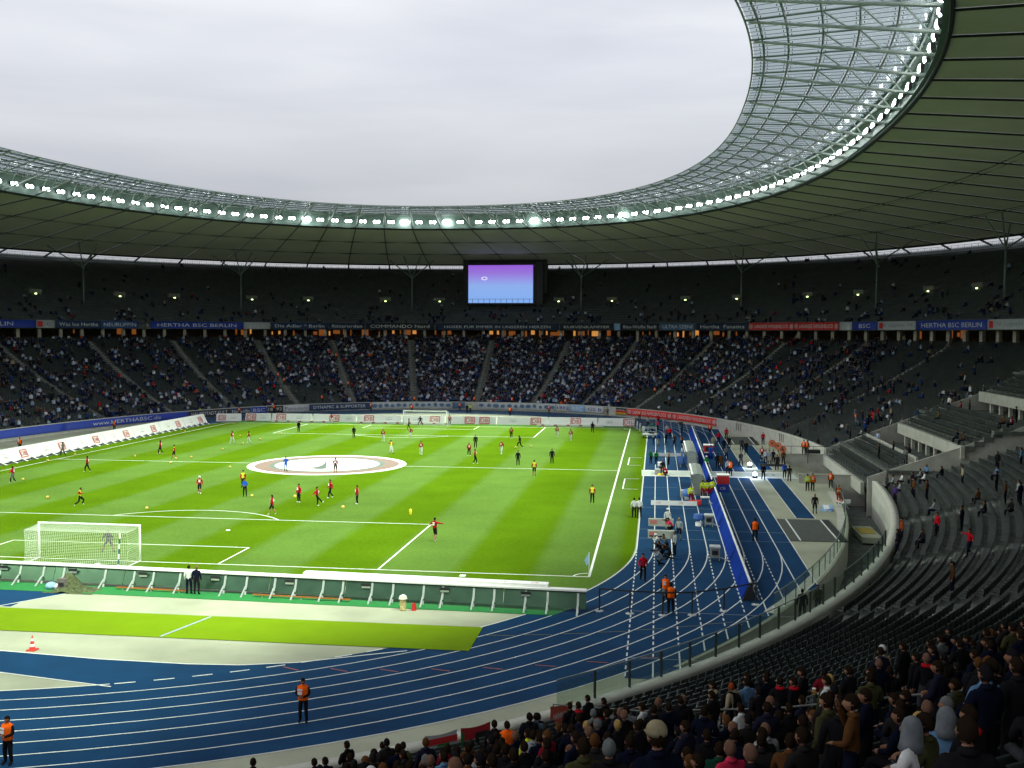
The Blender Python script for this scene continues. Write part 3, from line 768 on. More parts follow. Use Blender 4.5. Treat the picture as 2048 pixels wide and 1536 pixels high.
# grass: mown stripes parallel to the touchline
def grass_material():
    m = bpy.data.materials.new('mown_grass'); m.use_nodes = True
    nt = m.node_tree; b = nt.nodes['Principled BSDF']; b.inputs['Roughness'].default_value = 0.95
    b.inputs['Specular IOR Level'].default_value = 0.0
    t = nt.nodes.new('ShaderNodeTexCoord'); s = nt.nodes.new('ShaderNodeSeparateXYZ')
    nt.links.new(t.outputs['Object'], s.inputs['Vector'])
    wob = nt.nodes.new('ShaderNodeTexNoise'); wob.inputs['Scale'].default_value = 0.5
    nt.links.new(t.outputs['Object'], wob.inputs['Vector'])
    def math_(op, a, bb):
        n = nt.nodes.new('ShaderNodeMath'); n.operation = op
        for i, q in enumerate((a, bb)):
            if isinstance(q, (int, float)): n.inputs[i].default_value = q
            elif q is not None: nt.links.new(q, n.inputs[i])
        return n.outputs[0]
    x = math_('ADD', s.outputs['X'], math_('MULTIPLY', wob.outputs['Fac'], 0.5))
    ph = math_('MULTIPLY', math_('SUBTRACT', x, 15.05), 2*math.pi/10.4)
    sn = math_('SINE', ph, None)
    st = nt.nodes.new('ShaderNodeMapRange'); st.inputs['From Min'].default_value = -0.28; st.inputs['From Max'].default_value = 0.28
    nt.links.new(sn, st.inputs['Value'])
    mix = nt.nodes.new('ShaderNodeMix'); mix.data_type = 'RGBA'
    nt.links.new(st.outputs['Result'], mix.inputs['Factor'])
    mix.inputs['A'].default_value = (0.092, 0.166, 0.030, 1)
    mix.inputs['B'].default_value = (0.073, 0.142, 0.005, 1)
    n1 = nt.nodes.new('ShaderNodeTexNoise'); n1.inputs['Scale'].default_value = 0.22; n1.inputs['Detail'].default_value = 3
    nt.links.new(t.outputs['Object'], n1.inputs['Vector'])
    n2 = nt.nodes.new('ShaderNodeTexNoise'); n2.inputs['Scale'].default_value = 3.5; n2.inputs['Detail'].default_value = 8
    nt.links.new(t.outputs['Object'], n2.inputs['Vector'])
    k = math_('ADD', math_('MULTIPLY', math_('SUBTRACT', n1.outputs['Fac'], 0.5), 0.45), math_('MULTIPLY', math_('SUBTRACT', n2.outputs['Fac'], 0.5), 0.55))
    n3 = nt.nodes.new('ShaderNodeTexNoise'); n3.inputs['Scale'].default_value = 14.0; n3.inputs['Detail'].default_value = 4; nt.links.new(t.outputs['Object'], n3.inputs['Vector'])
    k = math_('ADD', k, math_('MULTIPLY', math_('SUBTRACT', n3.outputs['Fac'], 0.5), 0.5))
    k = math_('ADD', k, 1.0)
    v = nt.nodes.new('ShaderNodeVectorMath'); v.operation = 'SCALE'
    nt.links.new(mix.outputs['Result'], v.inputs[0]); nt.links.new(k, v.inputs['Scale'])
    nt.links.new(v.outputs['Vector'], b.inputs['Base Color'])
    return m
GRASS = grass_material()

# ================================================================== ground
def poly_obj(name, pts, z, m, parent=None, kind=None):
    from mathutils.geometry import tessellate_polygon
    P3 = [Vector((p[0], p[1], 0)) for p in pts]
    tris = []
    for a, b, c in tessellate_polygon([P3]):
        A, B, C_ = P3[a], P3[b], P3[c]
        tris.append((a, b, c) if (B-A).cross(C_-A).z > 0 else (a, c, b))
    me = bpy.data.meshes.new(name); me.from_pydata([(p[0], p[1], z) for p in pts], [], tris); me.materials.append(m)
    o = link(name, me, parent)
    if kind: o['kind'] = kind
    return o
g = MB(); g.add([(-3000, -3000, -2.35), (3000, -3000, -2.35), (3000, 3000, -2.35), (-3000, 3000, -2.35)], [(0, 1, 2, 3)], CONCD)
tag(g.build('ground'), kind='structure')
ta = np.arange(0, 360, 2.0)
ap = [tuple(p[:2]) for p in rp(ta, APR)]
ap = [p for p in ap if not (p[0] > 50 and -6.5 <= p[1] <= 11.5)]
k0 = max(i for i, p in enumerate(ap) if p[0] > 0 and p[1] < -6.5)   # last point before the notch, going counter-clockwise
xr = APR[0]+APR[1]-0.3
ap2 = [(xr, 11.5)]+[p for p in ap if p[1] > 11.5 or p[0] < 50 or p[1] < -6.5]
ap2 = sorted(set(ap2), key=lambda p: math.atan2(p[1]-1, p[0]) % (2*math.pi))
i0 = next(i for i, p in enumerate(ap2) if p[1] > 11.4 and p[0] > 50)
ap2 = ap2[i0:]+ap2[:i0]
ap2 += [(xr, -6.5), (53.5, -6.5), (53.5, 11.5)]
apron = poly_obj('apron', ap2, 0.0, CONC, kind='structure')
# side of the apron down into the moat
V, Q = strip([rp(np.arange(12.5, 353.1, 2.0), APR, z=-2.3), rp(np.arange(12.5, 353.1, 2.0), APR, z=0.0)])
o = link('moat_side_wall', np_mesh('moat_side_wall', V, Q, mats=[CONCW])); tag(o, kind='structure')

def capsule(r, n=48, x1=None, ymax=42.2, a0=0, a1=360):
    P = []
    for k in range(n+1):
        a = math.pi*k/n
        P.append((r*math.cos(a), ymax+r*math.sin(a)))
    for k in range(n+1):
        a = math.pi+math.pi*k/n
        P.append((r*math.cos(a), -ymax+r*math.sin(a)))
    return P
R0, LW = 36.85, 1.255
# running track: ring sheet between capsules plus the outer straight lane
inn, out = capsule(R0), capsule(R0+8*LW)
vs = [(x, y, 0.006) for x, y in inn]+[(x, y, 0.006) for x, y in out]
n = len(inn)
fs = [(i, (i+1) % n, (i+1) % n+n, i+n) for i in range(n)]
me = bpy.data.meshes.new('running_track'); me.from_pydata(vs, [], fs); me.materials.append(TRACK)
track = link('running_track', me); tag(track, kind='structure')
def rect(name, x0, x1, y0, y1, z, m, parent=None, kind=None):
    q = MB(); q.add([(x0, y0, z), (x1, y0, z), (x1, y1, z), (x0, y1, z)], [(0, 1, 2, 3)], m)
    o = q.build(name, parent)
    if kind: o['kind'] = kind
    return o
# sprint chutes beyond the bends and the ninth straight lane
XO = R0+9*LW
cp = [(R0+0.3, -71.9), (40.0, -72.3), (40.6, -71.3)]
for sgn in (-1, 1):
    pts = [(R0, sgn*42.2)]
    pts += [(R0, sgn*72.0), (40.3, sgn*72.0), (41.4, sgn*70.6)]
    ys = np.arange(70, 53, -1.0)
    for y in ys:
        e = APR[0]+APR[1]*(1-(y/APR[2])**2.2)**(1/2.2)-0.25
        if e < XO: pts.append((e, sgn*y))
    pts += [(XO, sgn*54), (XO, sgn*42.2)]
    poly_obj('sprint_chute', pts, 0.010 if sgn < 0 else 0.0102, TRACK, kind='structure')
rect('outer_lane', R0+8*LW-0.02, XO, -42.2, 42.2, 0.0101, TRACK, kind='structure')
# grass oval clipped behind the goals
GY = 57.2
gp = []
rg = R0-0.12
ph = math.asin((GY-42.2)/rg)
for k in range(25):
    a = ph*k/24; gp.append((rg*math.cos(a), 42.2+rg*math.sin(a)))
gp2 = [(-x, y) for x, y in reversed(gp)]
top = gp+gp2
poly = top+[(x, -y) for x, y in reversed(top)]
pitch_o = poly_obj('football_pitch', poly, 0.008, GRASS, kind='structure')
# lane lines
def line_strip(pts, w, z, m, mb, closed=False):
    P = [Vector((p[0], p[1], 0)) for p in pts]; n = len(P)
    L_, R_ = [], []
    for i in range(n):
        if closed: a, b = P[i-1], P[(i+1) % n]
        else: a, b = P[max(0, i-1)], P[min(n-1, i+1)]
        d = (b-a).normalized(); nn = Vector((-d.y, d.x, 0))*w/2
        L_.append(P[i]+nn); R_.append(P[i]-nn)
    vs = [(q.x, q.y, z) for q in L_]+[(q.x, q.y, z) for q in R_]
    m_ = n if closed else n-1
    fs = [(i+n, (i+1) % n+n, (i+1) % n, i) for i in range(m_)]
    mb.add(vs, fs, m)
for k in range(1, 9):
    q = MB(); line_strip(capsule(R0+k*LW, 64), 0.075, 0.018, LINE, q, closed=True)
    q.build('lane_line', track)
q = MB()      # kerb line of the inner lane, dashed where the water-jump lane joins
c_ = lambda a: (R0*math.cos(a), -42.2+R0*math.sin(a))
line_strip([(R0, -42.2), (R0, 42.2)]+[(R0*math.cos(a), 42.2+R0*math.sin(a)) for a in np.linspace(0.02, math.pi, 60)]+[(-R0, -42.2)]+[c_(a) for a in np.linspace(-math.pi+.02, -1.17, 50)], 0.09, 0.018, LINE, q)
line_strip([c_(a) for a in np.linspace(-.79, 0, 30)], 0.09, 0.018, LINE, q)
a = -1.165
while a < -.80:
    line_strip([c_(a), c_(a+.012), c_(a+.024)], 0.10, 0.018, LINE, q); a += .0448
q.build('lane_line', track)
q = MB()
line_strip([(XO, -53.5), (XO, 53.5)], 0.08, 0.018, LINE, q); q.build('lane_line', track)
# the straight lane lines run on, dashed then solid, over the bend
for k in range(9):
    xx = R0+k*LW; q = MB()
    for sgn in (-1, 1):
        e = 71.8 if xx < 40 else 0.0
        if e == 0:
            e = APR[2]*max(0.0, 1-((xx-APR[0])/(APR[1]-0.3))**2.2)**(1/2.2)-0.2
            e = min(e, 71.8)
        y = 43.2; cross = 42.2+math.sqrt(max(0.0, (R0+8*LW)**2-xx**2))
        while y < min(e, cross)-0.6:
            line_strip([(xx, sgn*y), (xx, sgn*(y+0.55))], 0.075, 0.022, LINE, q); y += 1.0
        if cross < e: line_strip([(xx, sgn*cross), (xx, sgn*e)], 0.075, 0.022, LINE, q)
    q.build('dashed_line', track)
# cross lines on the straight
q = MB()
for y in (-35.5, -39.2, -60.4, -69.0, -25.0, -12.5, 20.0):
    line_strip([(R0+0.1, y), (XO, y)], 0.06, 0.024, mat('thin_grey_line', (0.22, 0.27, 0.33), 0.7), q)
q.build('cross_line', track)
# red and yellow stagger marks
q = MB(); RM = mat('red_lane_mark', (0.3, 0.07, 0.06), 0.7)
for k in range(8):
    a0 = math.atan2(-73.4+42.2, 21.1)+k*0.0495+0.01; r0 = R0+0.25+k*LW
    a1 = a0+0.013
    line_strip([(r0*math.cos(a0), -42.2+r0*math.sin(a0)), ((r0+.8)*math.cos(a1), -42.2+(r0+.8)*math.sin(a1))], 0.09, 0.022, RM, q)
q.build('red_lane_mark', track)
q = MB(); YM = mat('yellow_lane_mark', (0.16, 0.17, 0.07), 0.7)
for k in range(7):
    a0 = -0.625+k*0.037-0.06; r0 = R0+LW*(k+1)
    line_strip([(r0*math.cos(a0), -42.2+r0*math.sin(a0)), ((r0+1.1)*math.cos(a0+.028), -42.2+(r0+1.1)*math.sin(a0+.028))], 0.06, 0.022, YM, q)
q.build('yellow_lane_mark', track)
# near infield: turf strip, blue sector, water-jump lane
turf = rect('artificial_turf_strip', -40, 29.2, -69.1, -64.9, 0.030, TURF, kind='structure')
q = MB(); line_strip([(14.2, -65.0), (13.2, -69.0)], 0.16, 0.036, mat('grey_tape', (0.25, 0.3, 0.36)), q); q.build('tape', turf)
arc = [(R0*math.cos(a), -42.2+R0*math.sin(a)) for a in np.linspace(-1.182, -0.86, 24)]
wj = [(-22, -72.2), (6.6, -72.3), (12.1, -72.85), (16.5, -72.95), (19.0, -72.75), (21.5, -72.0), (24.6, -70.3), (26.2, -69.45)]
poly = [(-22, -75.0), (8.6, -75.35), (14.6, -76.45)] + [p for p in arc if p[0] > 14.4 and p[0] < 24.6] + list(reversed(wj[:-1]))
wjo = poly_obj('water_jump_lane', poly, 0.004, TRACK, kind='structure')
q = MB(); line_strip(wj, 0.10, 0.020, LINE, q)
line_strip([(-22, -75.0), (8.6, -75.35), (14.6, -76.45)], 0.09, 0.020, LINE, q); q.build('white_line', wjo)
sec = poly_obj('blue_sector', [(-26, -59.3), (1.9, -59.4), (2.1, -64.6), (-26, -64.6)], 0.006, TRACK, kind='structure')
q = MB(); line_strip([(4.1, -60.6), (1.4, -64.55)], 0.10, 0.014, LINE, q)
q.build('white_line', sec)
sec2 = poly_obj('blue_sector', [(1.9, -59.4), (4.0, -60.6), (1.4, -64.6), (-3, -64.6), (-3, -59.6)], 0.0065, TRACK, kind='structure')
# concrete wedge between bend and lawn (outside lane 1) is left bare; dashed arc on lane 1 edge
# right side: long-jump runways and pit covers, white floor path
run = rect('jump_runway', 49.9, 51.5, -28.4, -3.4, 0.010, TRACK, kind='structure')
q = MB(); line_strip([(49.9, -28.4), (49.9, -3.4)], 0.08, 0.014, LINE, q); line_strip([(51.5, -28.4), (51.5, -3.4)], 0.08, 0.014, LINE, q)
q.build('white_line', run)
run2 = rect('jump_runway', 49.7, 51.4, 3.4, 30.0, 0.010, TRACK, kind='structure')
q = MB(); line_strip([(49.7, 3.4), (49.7, 30)], 0.08, 0.014, LINE, q); line_strip([(51.4, 3.4), (51.4, 30)], 0.08, 0.014, LINE, q)
q.build('white_line', run2)
PITC = mat('pit_cover', (0.05, 0.058, 0.05), 0.85, var=0.2, scale=2)
for nm, y0, y1, lab in (('sand_pit_cover', -38.6, -29.3, 'near dark sheet covering the sand pit between white lines'), ('sand_pit_cover', 30.5, 41.5, 'far dark sheet covering the sand pit at the end of the blue runway')):
    e_ = empty(nm, (50.3, (y0+y1)/2, 0)); tag(e_, lab, 'pit cover', 'sand pit covers')
    q = MB(); q.box((0, 0, 0.03), (4.2, y1-y0, 0.05), PITC); q.build('sheet', e_)
    for dx in (-1.35, 1.45):
        q = MB(); q.box((dx, 0, 0.07), (0.12, y1-y0-0.1, 0.02), LINE); q.build('edge_board', e_)
    q = MB(); q.box((1.8, 0, 0.075), (0.6, y1-y0-0.1, 0.04), BLACK); q.build('side_mat', e_)
e_ = empty('floor_path', (44.9, -1.7, 0)); tag(e_, 'pale floor path with white edges laid across the lanes to the tunnel', 'floor path')
q = MB(); q.box((0, 0, 0.035), (16.6, 4.2, 0.03), mat('path_sheet', (0.42, 0.47, 0.42), 0.7)); q.build('sheet', e_)
for dy in (-2.2, 2.2):
    q = MB(); q.box((0, dy, 0.045), (16.6, 0.32, 0.05), WHITE); q.build('edge_strip', e_)
e_.rotation_euler.z = 0.02
q = MB(); q.box((0, 0, 0.058), (1.7, 1.5, 0.01), PALE)
for dx in (-1, 1): q.box((dx*.4, 0, 0.065), (0.3, 1.2, 0.004), GREYP)
q.build('printed_panel', e_, (5.6, 0, 0))

# pitch markings
q = MB()
def ln(*pts, w=0.125): line_strip(pts, w, 0.016, LINEW, q)
ln((-34, -52.5), (34, -52.5)); ln((-34, 52.5), (34, 52.5)); ln((-34, -52.5), (-34, 52.5)); ln((34, -52.5), (34, 52.5), w=0.16)
ln((-34, 0), (34, 0))
for s_ in (-1, 1):
    ln((-20.16, s_*52.5), (-20.16, s_*36)); ln((20.16, s_*52.5), (20.16, s_*36)); ln((-20.16, s_*36), (20.16, s_*36))
    ln((-9.16, s_*52.5), (-9.16, s_*47)); ln((9.16, s_*52.5), (9.16, s_*47)); ln((-9.16, s_*47), (9.16, s_*47))
    a_ = math.acos(5.5/9.15)
    ln(*[(9.15*math.sin(a), s_*(41.5-9.15*math.cos(a))) for a in np.linspace(-a_, a_, 24)])
    for sx in (-1, 1): ln(*[(sx*(34-math.cos(a)), s_*(52.5-math.sin(a))) for a in np.linspace(0, math.pi/2, 8)])
ln(*[(9.15*math.cos(a), 9.15*math.sin(a)) for a in np.linspace(0, 2*math.pi, 64)])
for yy in (5.2, -14.0):
    ln((34.9, yy), (34.9, yy+7.5)); ln((34.9, yy), (36.4, yy), w=.1); ln((34.9, yy+7.5), (36.4, yy+7.5), w=.1)
tag(q.build('pitch_markings', pitch_o))
# centre circle cloth
TICK = [(-1.64, -2.89), (-0.75, -3.78), (-0.01, -4.24), (0.69, -4.22), (1.0, -3.73), (-0.04, -0.31), (-1.38, 3.87), (-0.71, 1.01), (-0.39, -1.07), (-0.52, -2.34), (-0.99, -2.88)]
cc = empty('centre_circle_cloth', (0, 0, 0)); tag(cc, 'round white cloth with pink and grey rings and a dark tick covering the centre circle', 'cloth')
def disc(name, r0, r1, z, m, n=64):
    mb = MB(); a = [2*math.pi*k/n for k in range(n)]
    if r0 == 0: mb.add([(r1*math.cos(t), r1*math.sin(t), z) for t in a], [tuple(range(n))], m)
    else:
        vs = [(r0*math.cos(t), r0*math.sin(t), z) for t in a]+[(r1*math.cos(t), r1*math.sin(t), z) for t in a]
        mb.add(vs, [(i, i+n, (i+1) % n+n, (i+1) % n) for i in range(n)], m)
    return mb.build(name, cc)
disc('cloth', 0, 9.05, 0.024, WHITE)
disc('pink_ring', 6.7, 8.35, 0.030, mat('pale_pink_print', (0.17, 0.095, 0.075), 0.8))
disc('grey_ring', 6.05, 6.7, 0.034, mat('pale_grey_print', (0.075, 0.11, 0.09), 0.8))
poly_obj('tick_mark', TICK, 0.040, mat('tick_print', (0.045, 0.075, 0.055), 0.8), cc)

# ================================================================== lower grandstand
NROW = 40
T0, T1 = -79.0, 262.0
CS = 6.6      # centre sector on the right side is built apart
lower = empty('lower_grandstand', (0, 0, 0)); tag(lower, 'lower seating bowl of concrete rows with dark grey seats round the track', 'grandstand')
upper = empty('upper_grandstand', (0, 0, 0)); tag(upper, 'upper seating tier in deep shade under the roof', 'grandstand')
def terrace(name, fn, nrow, ranges, m, parent):
    Vs, Qs, off = [], [], 0
    for a, b in ranges:
        ts = np.arange(a, b+1e-6, 1.0) if b-a > 2 else np.linspace(a, b, 3)
        rows = []
        for i in range(nrow):
            p = fn(i/nrow); z0 = p[3]; z1 = fn((i+1)/nrow)[3]
            q = p
            rows.append(rp(ts, q, z=z0)); rows.append(rp(ts, q, z=z1))
        rows.append(rp(ts, fn(1.0)))
        V, Q = strip(rows); Vs.append(V); Qs.append(Q+off); off += len(V)
    return link(name, np_mesh(name, np.concatenate(Vs), np.concatenate(Qs), mats=[m]), parent)
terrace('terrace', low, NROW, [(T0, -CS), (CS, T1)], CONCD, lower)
# front wall with coping
def ring_wall(name, ts, ring, z0, z1, th, m, parent):
    a = rp(ts, ring, z=z0); b = rp(ts, ring, z=z1); c = rp(ts, ring, th, z=z1); d = rp(ts, ring, th, z=z0)
    V, Q = strip([a, b, c, d])
    n = len(ts); ends = [[0, n, 2*n, 3*n], [n-1, 4*n-1, 3*n-1, 2*n-1]]
    return link(name, np_mesh(name, V, np.concatenate([Q, ends]), mats=[m]), parent)
ring_wall('front_wall', np.arange(CS, T1, 1.0), WALL, -2.3, 1.2, 0.6, CONCW, lower)
ring_wall('front_wall', np.arange(T0, -CS+.1, 1.0), WALL, -2.3, 1.2, 0.6, CONCW, lower)
COPE = mat('coping_stone', (0.42, 0.42, 0.36), 0.8, var=0.1, scale=1)
ring_wall('coping', np.arange(CS, T1, 1.0), WALL, 1.2, 1.32, 0.62, COPE, lower).location = (0, 0, 0.002)
ring_wall('coping', np.arange(T0, -CS+.1, 1.0), WALL, 1.2, 1.32, 0.62, COPE, lower).location = (0, 0, 0.002)

LA = [6.9, -7.2, 23.5, 35.2, 47.5, 58.7, 70.3, 80.2, 90.1, 100.6, 111.8, 122.2, 133.5, 143.8, 154.0, 165, 176, 187, -19, -30, -41, -57.5, -68]
def radial_basis(t, A, B):
    p = rv(t, A); q = rv(t, B); d = q-p; d.z = 0; d.normalize()
    return p, q, d, Vector((-d.y, d.x, 0))
def flight(name, t, fn, u0, u1, nstep, w, m, parent, rise=0.10):
    p, q, d, s = radial_basis(t, fn(0), fn(1)); mb = MB()
    for i in range(nstep):
        a = rv(t, fn(u0+(u1-u0)*i/nstep)); b = rv(t, fn(u0+(u1-u0)*(i+1)/nstep)); zt = b.z+rise*0.5; zb = a.z-0.25
        h = s*w/2
        mb.hexa([(a-h).xy[:]+(zb,), (a+h).xy[:]+(zb,), (b+h).xy[:]+(zb,), (b-h).xy[:]+(zb,),
                 (a-h).xy[:]+(zt,), (a+h).xy[:]+(zt,), (b+h).xy[:]+(zt,), (b-h).xy[:]+(zt,)], m)
    return mb.build(name, parent)
for t in LA:
    flight('stair_flight', t, low, 0.0, 1.0, 80, 1.3, STAIR, lower)

# ---- seats
def seat_arrays(fn, nrow, ranges, aisles, gap, skip=None):
    out = []
    for i in range(nrow):
        p = fn((i+0.62)/nrow); z = fn((i+1)/nrow)[3]
        for a, b in ranges:
            ts = arc_ts(a, b, 0.56, p); q = rp(ts, p, z=z)
            keep = np.ones(len(ts), bool)
            for al in aisles:
                c = rp([al], p)[0]
                keep &= np.linalg.norm(q[:, :2]-c[:2], axis=1) > gap
            if skip is not None: keep &= ~skip(ts, i/nrow)
            dirs = np.gradient(q[:, :2], axis=0); dirs /= np.linalg.norm(dirs, axis=1)[:, None]
            for k in np.nonzero(keep)[0]:
                out.append((q[k, 0], q[k, 1], z, dirs[k, 0], dirs[k, 1], ts[k], i/nrow))
    return np.array(out)
# seat template: x along the row, y outwards (away from pitch)
SV = np.array([(-.22, -.20, .40), (.22, -.20, .40), (.22, .16, .38), (-.22, .16, .38), (.22, .24, .78), (-.22, .24, .78), (-.22, -.18, .30), (.22, -.18, .30), (.22, .27, .76), (-.22, .27, .76), (-.2, .2, .36), (.2, .2, .36)])
SQ = np.array([(0, 1, 2, 3), (3, 2, 4, 5), (6, 7, 1, 0), (5, 4, 8, 9), (9, 8, 11, 10)])
SEATU = mat('upper_seat_lightened', (0.07, 0.085, 0.085), 0.5, var=.3, scale=.5)  # same seats in a lighter colour, to lift the shaded upper tier
def seat_mesh(name, arr, sm=None):
    n = len(arr); px, py, z, dx, dy = arr[:, 0], arr[:, 1], arr[:, 2], arr[:, 3], arr[:, 4]
    ox, oy = dy, -dx    # outward (to the right of the counter-clockwise direction)
    X = px[:, None]+SV[None, :, 0]*dx[:, None]+SV[None, :, 1]*ox[:, None]
    Y = py[:, None]+SV[None, :, 0]*dy[:, None]+SV[None, :, 1]*oy[:, None]
    Z = z[:, None]+SV[None, :, 2]
    V = np.stack([X, Y, Z], -1).reshape(-1, 3)
    Q = (SQ[None]+(np.arange(n)*len(SV))[:, None, None]).reshape(-1, 4)
    return np_mesh(name, V, Q, mats=[sm or SEATM])
LS = seat_arrays(low, NROW, [(-78, -CS-.4), (CS+.4, 190)], LA, 0.95)
US = seat_arrays(upr, 26, [(-20, 190)], [], 0.9)
# the seats nearest to the camera in plain view are single parts
d_ = np.hypot(LS[:, 0]-CP[0], LS[:, 1]-CP[1])
near = (LS[:, 5] > -56.5) & (LS[:, 5] < -35) & (LS[:, 6] < 0.42)
idx = np.nonzero(near)[0]; idx = idx[np.argsort(d_[idx])][:290]
m1 = np.ones(len(LS), bool); m1[idx] = False
link('seat_rows', seat_mesh('seat_rows', LS[m1]), lower)['kind'] = 'stuff'
link('seat_rows', seat_mesh('seat_rows_upper', US, SEATU), upper)['kind'] = 'stuff'
sb = MB(); sb.box((0, -.02, .40), (.44, .40, .05), SEATM); sb.hexa([(-.22, .15, .40), (.22, .15, .40), (.22, .19, .40), (-.22, .19, .40), (-.2, .23, .80), (.2, .23, .80), (.2, .27, .80), (-.2, .27, .80)], SEATM)
sb.box((0, .1, .19), (.08, .1, .38), STEELD)
sme = sb.mesh('seat')
for k in idx:
    s_ = link('seat', sme, lower, (LS[k, 0], LS[k, 1], LS[k, 2]), math.atan2(LS[k, 4], LS[k, 3])+math.pi)
    # row direction is counter-clockwise, the template's back faces outwards

# ---- centre sector with tunnel mouth and two landings
def bench_block(x0, z0, y0, y1, nrow, name, lab):
    mb = MB(); e = empty(name, (x0, (y0+y1)/2, 0)); e.parent = lower
    L_ = y1-y0; q = MB()
    for i in range(nrow):
        q.box((0.42+i*0.84, 0, z0+0.22*i*2-0.2), (0.84, L_, 0.44+0.002*i), CONCD)
    q.build('terrace', e)
    for i in range(nrow):
        s_ = MB(); n = int((L_-1.6)/0.56)
        for k in range(n):
            y = -L_/2+0.9+k*0.56
            s_.box((0.50+i*0.84, y, z0+0.44*i+0.42), (.36, .46, .05), SEATM)
            s_.box((0.70+i*0.84, y, z0+0.44*i+0.62), (.05, .44, .40), SEATM)
        o = s_.build('seat_row', e); o['kind'] = 'stuff'
    return e
def beam(x, y0, y1, z0, z1, parent, th=0.35):
    q = MB(); q.box((x, (y0+y1)/2, (z0+z1)/2), (th, y1-y0, z1-z0), CONCW); return q.build('beam', parent)
def railing(name, pts, h, posts, parent, m=STEELD, r=0.03, top=True):
    q = MB()
    if top: q.tube([Vector(p)+Vector((0, 0, h)) for p in pts], r, m, n=5)
    q.build('handrail', parent)
    for p in posts:
        s_ = MB(); s_.tube([Vector(p), Vector(p)+Vector((0, 0, h-0.03))], r*0.8, m, n=5); s_.build('rail_post', parent)
YA, YB = -12.2, 12.6
b1 = bench_block(58.5, 0.95, YA, YB, 5, 'seat_block', '')
beam(58.3, YA, YB, -0.25, 0.93, b1).location = (-58.5, -(YA+YB)/2, 0)
railing('r', [(0.05, YA+.3-.2, .95), (0.05, YB-.4, .95)], 0.75, [(0.05, y, 0.95) for y in np.arange(YA+.5, YB-.5, 1.6)], b1)
b2 = bench_block(67.3, 4.85, YA-2, YB, 5, 'seat_block', '')
beam(67.1, YA-2, YB, 3.65, 4.83, b2).location = (-67.3, -(YA-2+YB)/2, 0)
railing('r', [(0.05, -13, 4.9), (0.05, 12.6, 4.9)], 0.75, [(0.05, y, 4.9) for y in np.arange(-12.6, 12.6, 1.6)], b2)
b3 = bench_block(76.8, 8.7, YA-2, YB+1, 5, 'seat_block', '')
beam(76.6, YA-2, YB+1, 7.5, 8.68, b3).location = (-76.8, -(YA-2+YB+1)/2, 0)
railing('r', [(0.05, -13, 8.75), (0.05, 13, 8.75)], 0.75, [(0.05, y, 8.75) for y in np.arange(-12.6, 13, 1.6)], b3)
land = MB()
land.box((65.1, (YA+YB)/2, 2.2), (9.6, YB-YA+3, 0.3), CONCD); land.box((74.5, 0, 6.2), (9.4, 29, 0.3), CONCD)
land.box((84, 0, 10.9), (7, 29, 0.3), CONCD)
land.build('landing', lower)
pil = MB()
for y in np.arange(-13, 13, 3.3):
    s_ = MB(); s_.box((67.4, y, 3.0), (0.35, 0.45, 1.31), CONCW); s_.build('landing_pillar', lower)
    s_ = MB(); s_.box((76.9, y, 6.95), (0.35, 0.45, 1.15), CONCW); s_.build('landing_pillar', lower)
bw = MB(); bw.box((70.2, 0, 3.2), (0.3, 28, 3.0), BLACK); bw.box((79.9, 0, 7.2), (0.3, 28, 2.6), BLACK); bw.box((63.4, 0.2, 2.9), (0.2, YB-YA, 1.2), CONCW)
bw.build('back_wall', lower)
# rows above the third block up to the top
q = MB()
for i in range(8):
    q.box((81.3+i*1.22, 0, 10.8+i*0.36), (1.22, 25+i*.6, 0.9+.002*i), CONCD)
q.build('terrace', lower)
s_ = MB()
for i in range(8):
    for y in np.arange(-12, 12, .56):
        s_.box((81.3+i*1.22, y, 11.5+i*0.36), (.36, .46, .05), SEATM); s_.box((81.55+i*1.22, y, 11.7+i*0.36), (.05, .44, .40), SEATM)
s_.build('seat_rows', lower)['kind'] = 'stuff'
# side cheek walls of the sector, following the slope
for sg, y0 in ((1, 12.9), (-1, -13.0)):
    q = MB(); xs = np.linspace(58.6, 90, 24)
    for a, b in zip(xs[:-1], xs[1:]):
        za = 1.3+(a-58.6)*0.375; zb = 1.3+(b-58.6)*0.375
        ya = y0+sg*(a-58.6)*0.085; yb = y0+sg*(b-58.6)*0.085
        q.hexa([(a, ya-.12, za-3.6), (b, yb-.12, zb-3.6), (b, yb+.12, zb-3.6), (a, ya+.12, za-3.6), (a, ya-.12, za+.28), (b, yb-.12, zb+.28), (b, yb+.12, zb+.28), (a, ya+.12, za+.28)], CONCW)
    q.build('cheek_wall', lower)
# tunnel ramp
tn = empty('tunnel_entrance', (56, 2.5, 0)); tag(tn, 'sunken ramp and dark tunnel mouth below the pale beam of the right stand', 'tunnel')
q = MB(); q.add([(-2.5, -9, -0.02), (4.5, -9, -2.25), (4.5, 9, -2.25), (-2.5, 9, -0.02)], [(0, 1, 2, 3)], CONC); q.build('ramp', tn)
q = MB(); q.box((-0.2, 9.2, -0.65), (8.6, 0.3, 3.2), CONCW); q.build('side_wall', tn)
q = MB(); q.box((0.6, -9.2, -0.7), (7.4, 0.3, 3.2), CONCW); q.build('side_wall', tn)
q = MB(); q.box((-0.2, 9.2, 0.98), (8.7, 0.4, 0.06), COPE); q.box((0.6, -9.2, 0.93), (7.5, 0.4, 0.06), COPE); q.build('coping', tn)
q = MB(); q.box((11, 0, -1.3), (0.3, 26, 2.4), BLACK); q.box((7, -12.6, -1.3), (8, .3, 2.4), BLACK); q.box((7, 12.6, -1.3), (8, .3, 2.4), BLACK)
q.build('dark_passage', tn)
q = MB(); q.box((3.2, 5.5, -1.1), (0.5, 7.0, 2.0), CONCW); q.build('pier', tn)
q = MB(); q.box((4.2, -6.0, -1.1), (0.25, 0.3, 2.2), STEELW); q.build('post', tn)
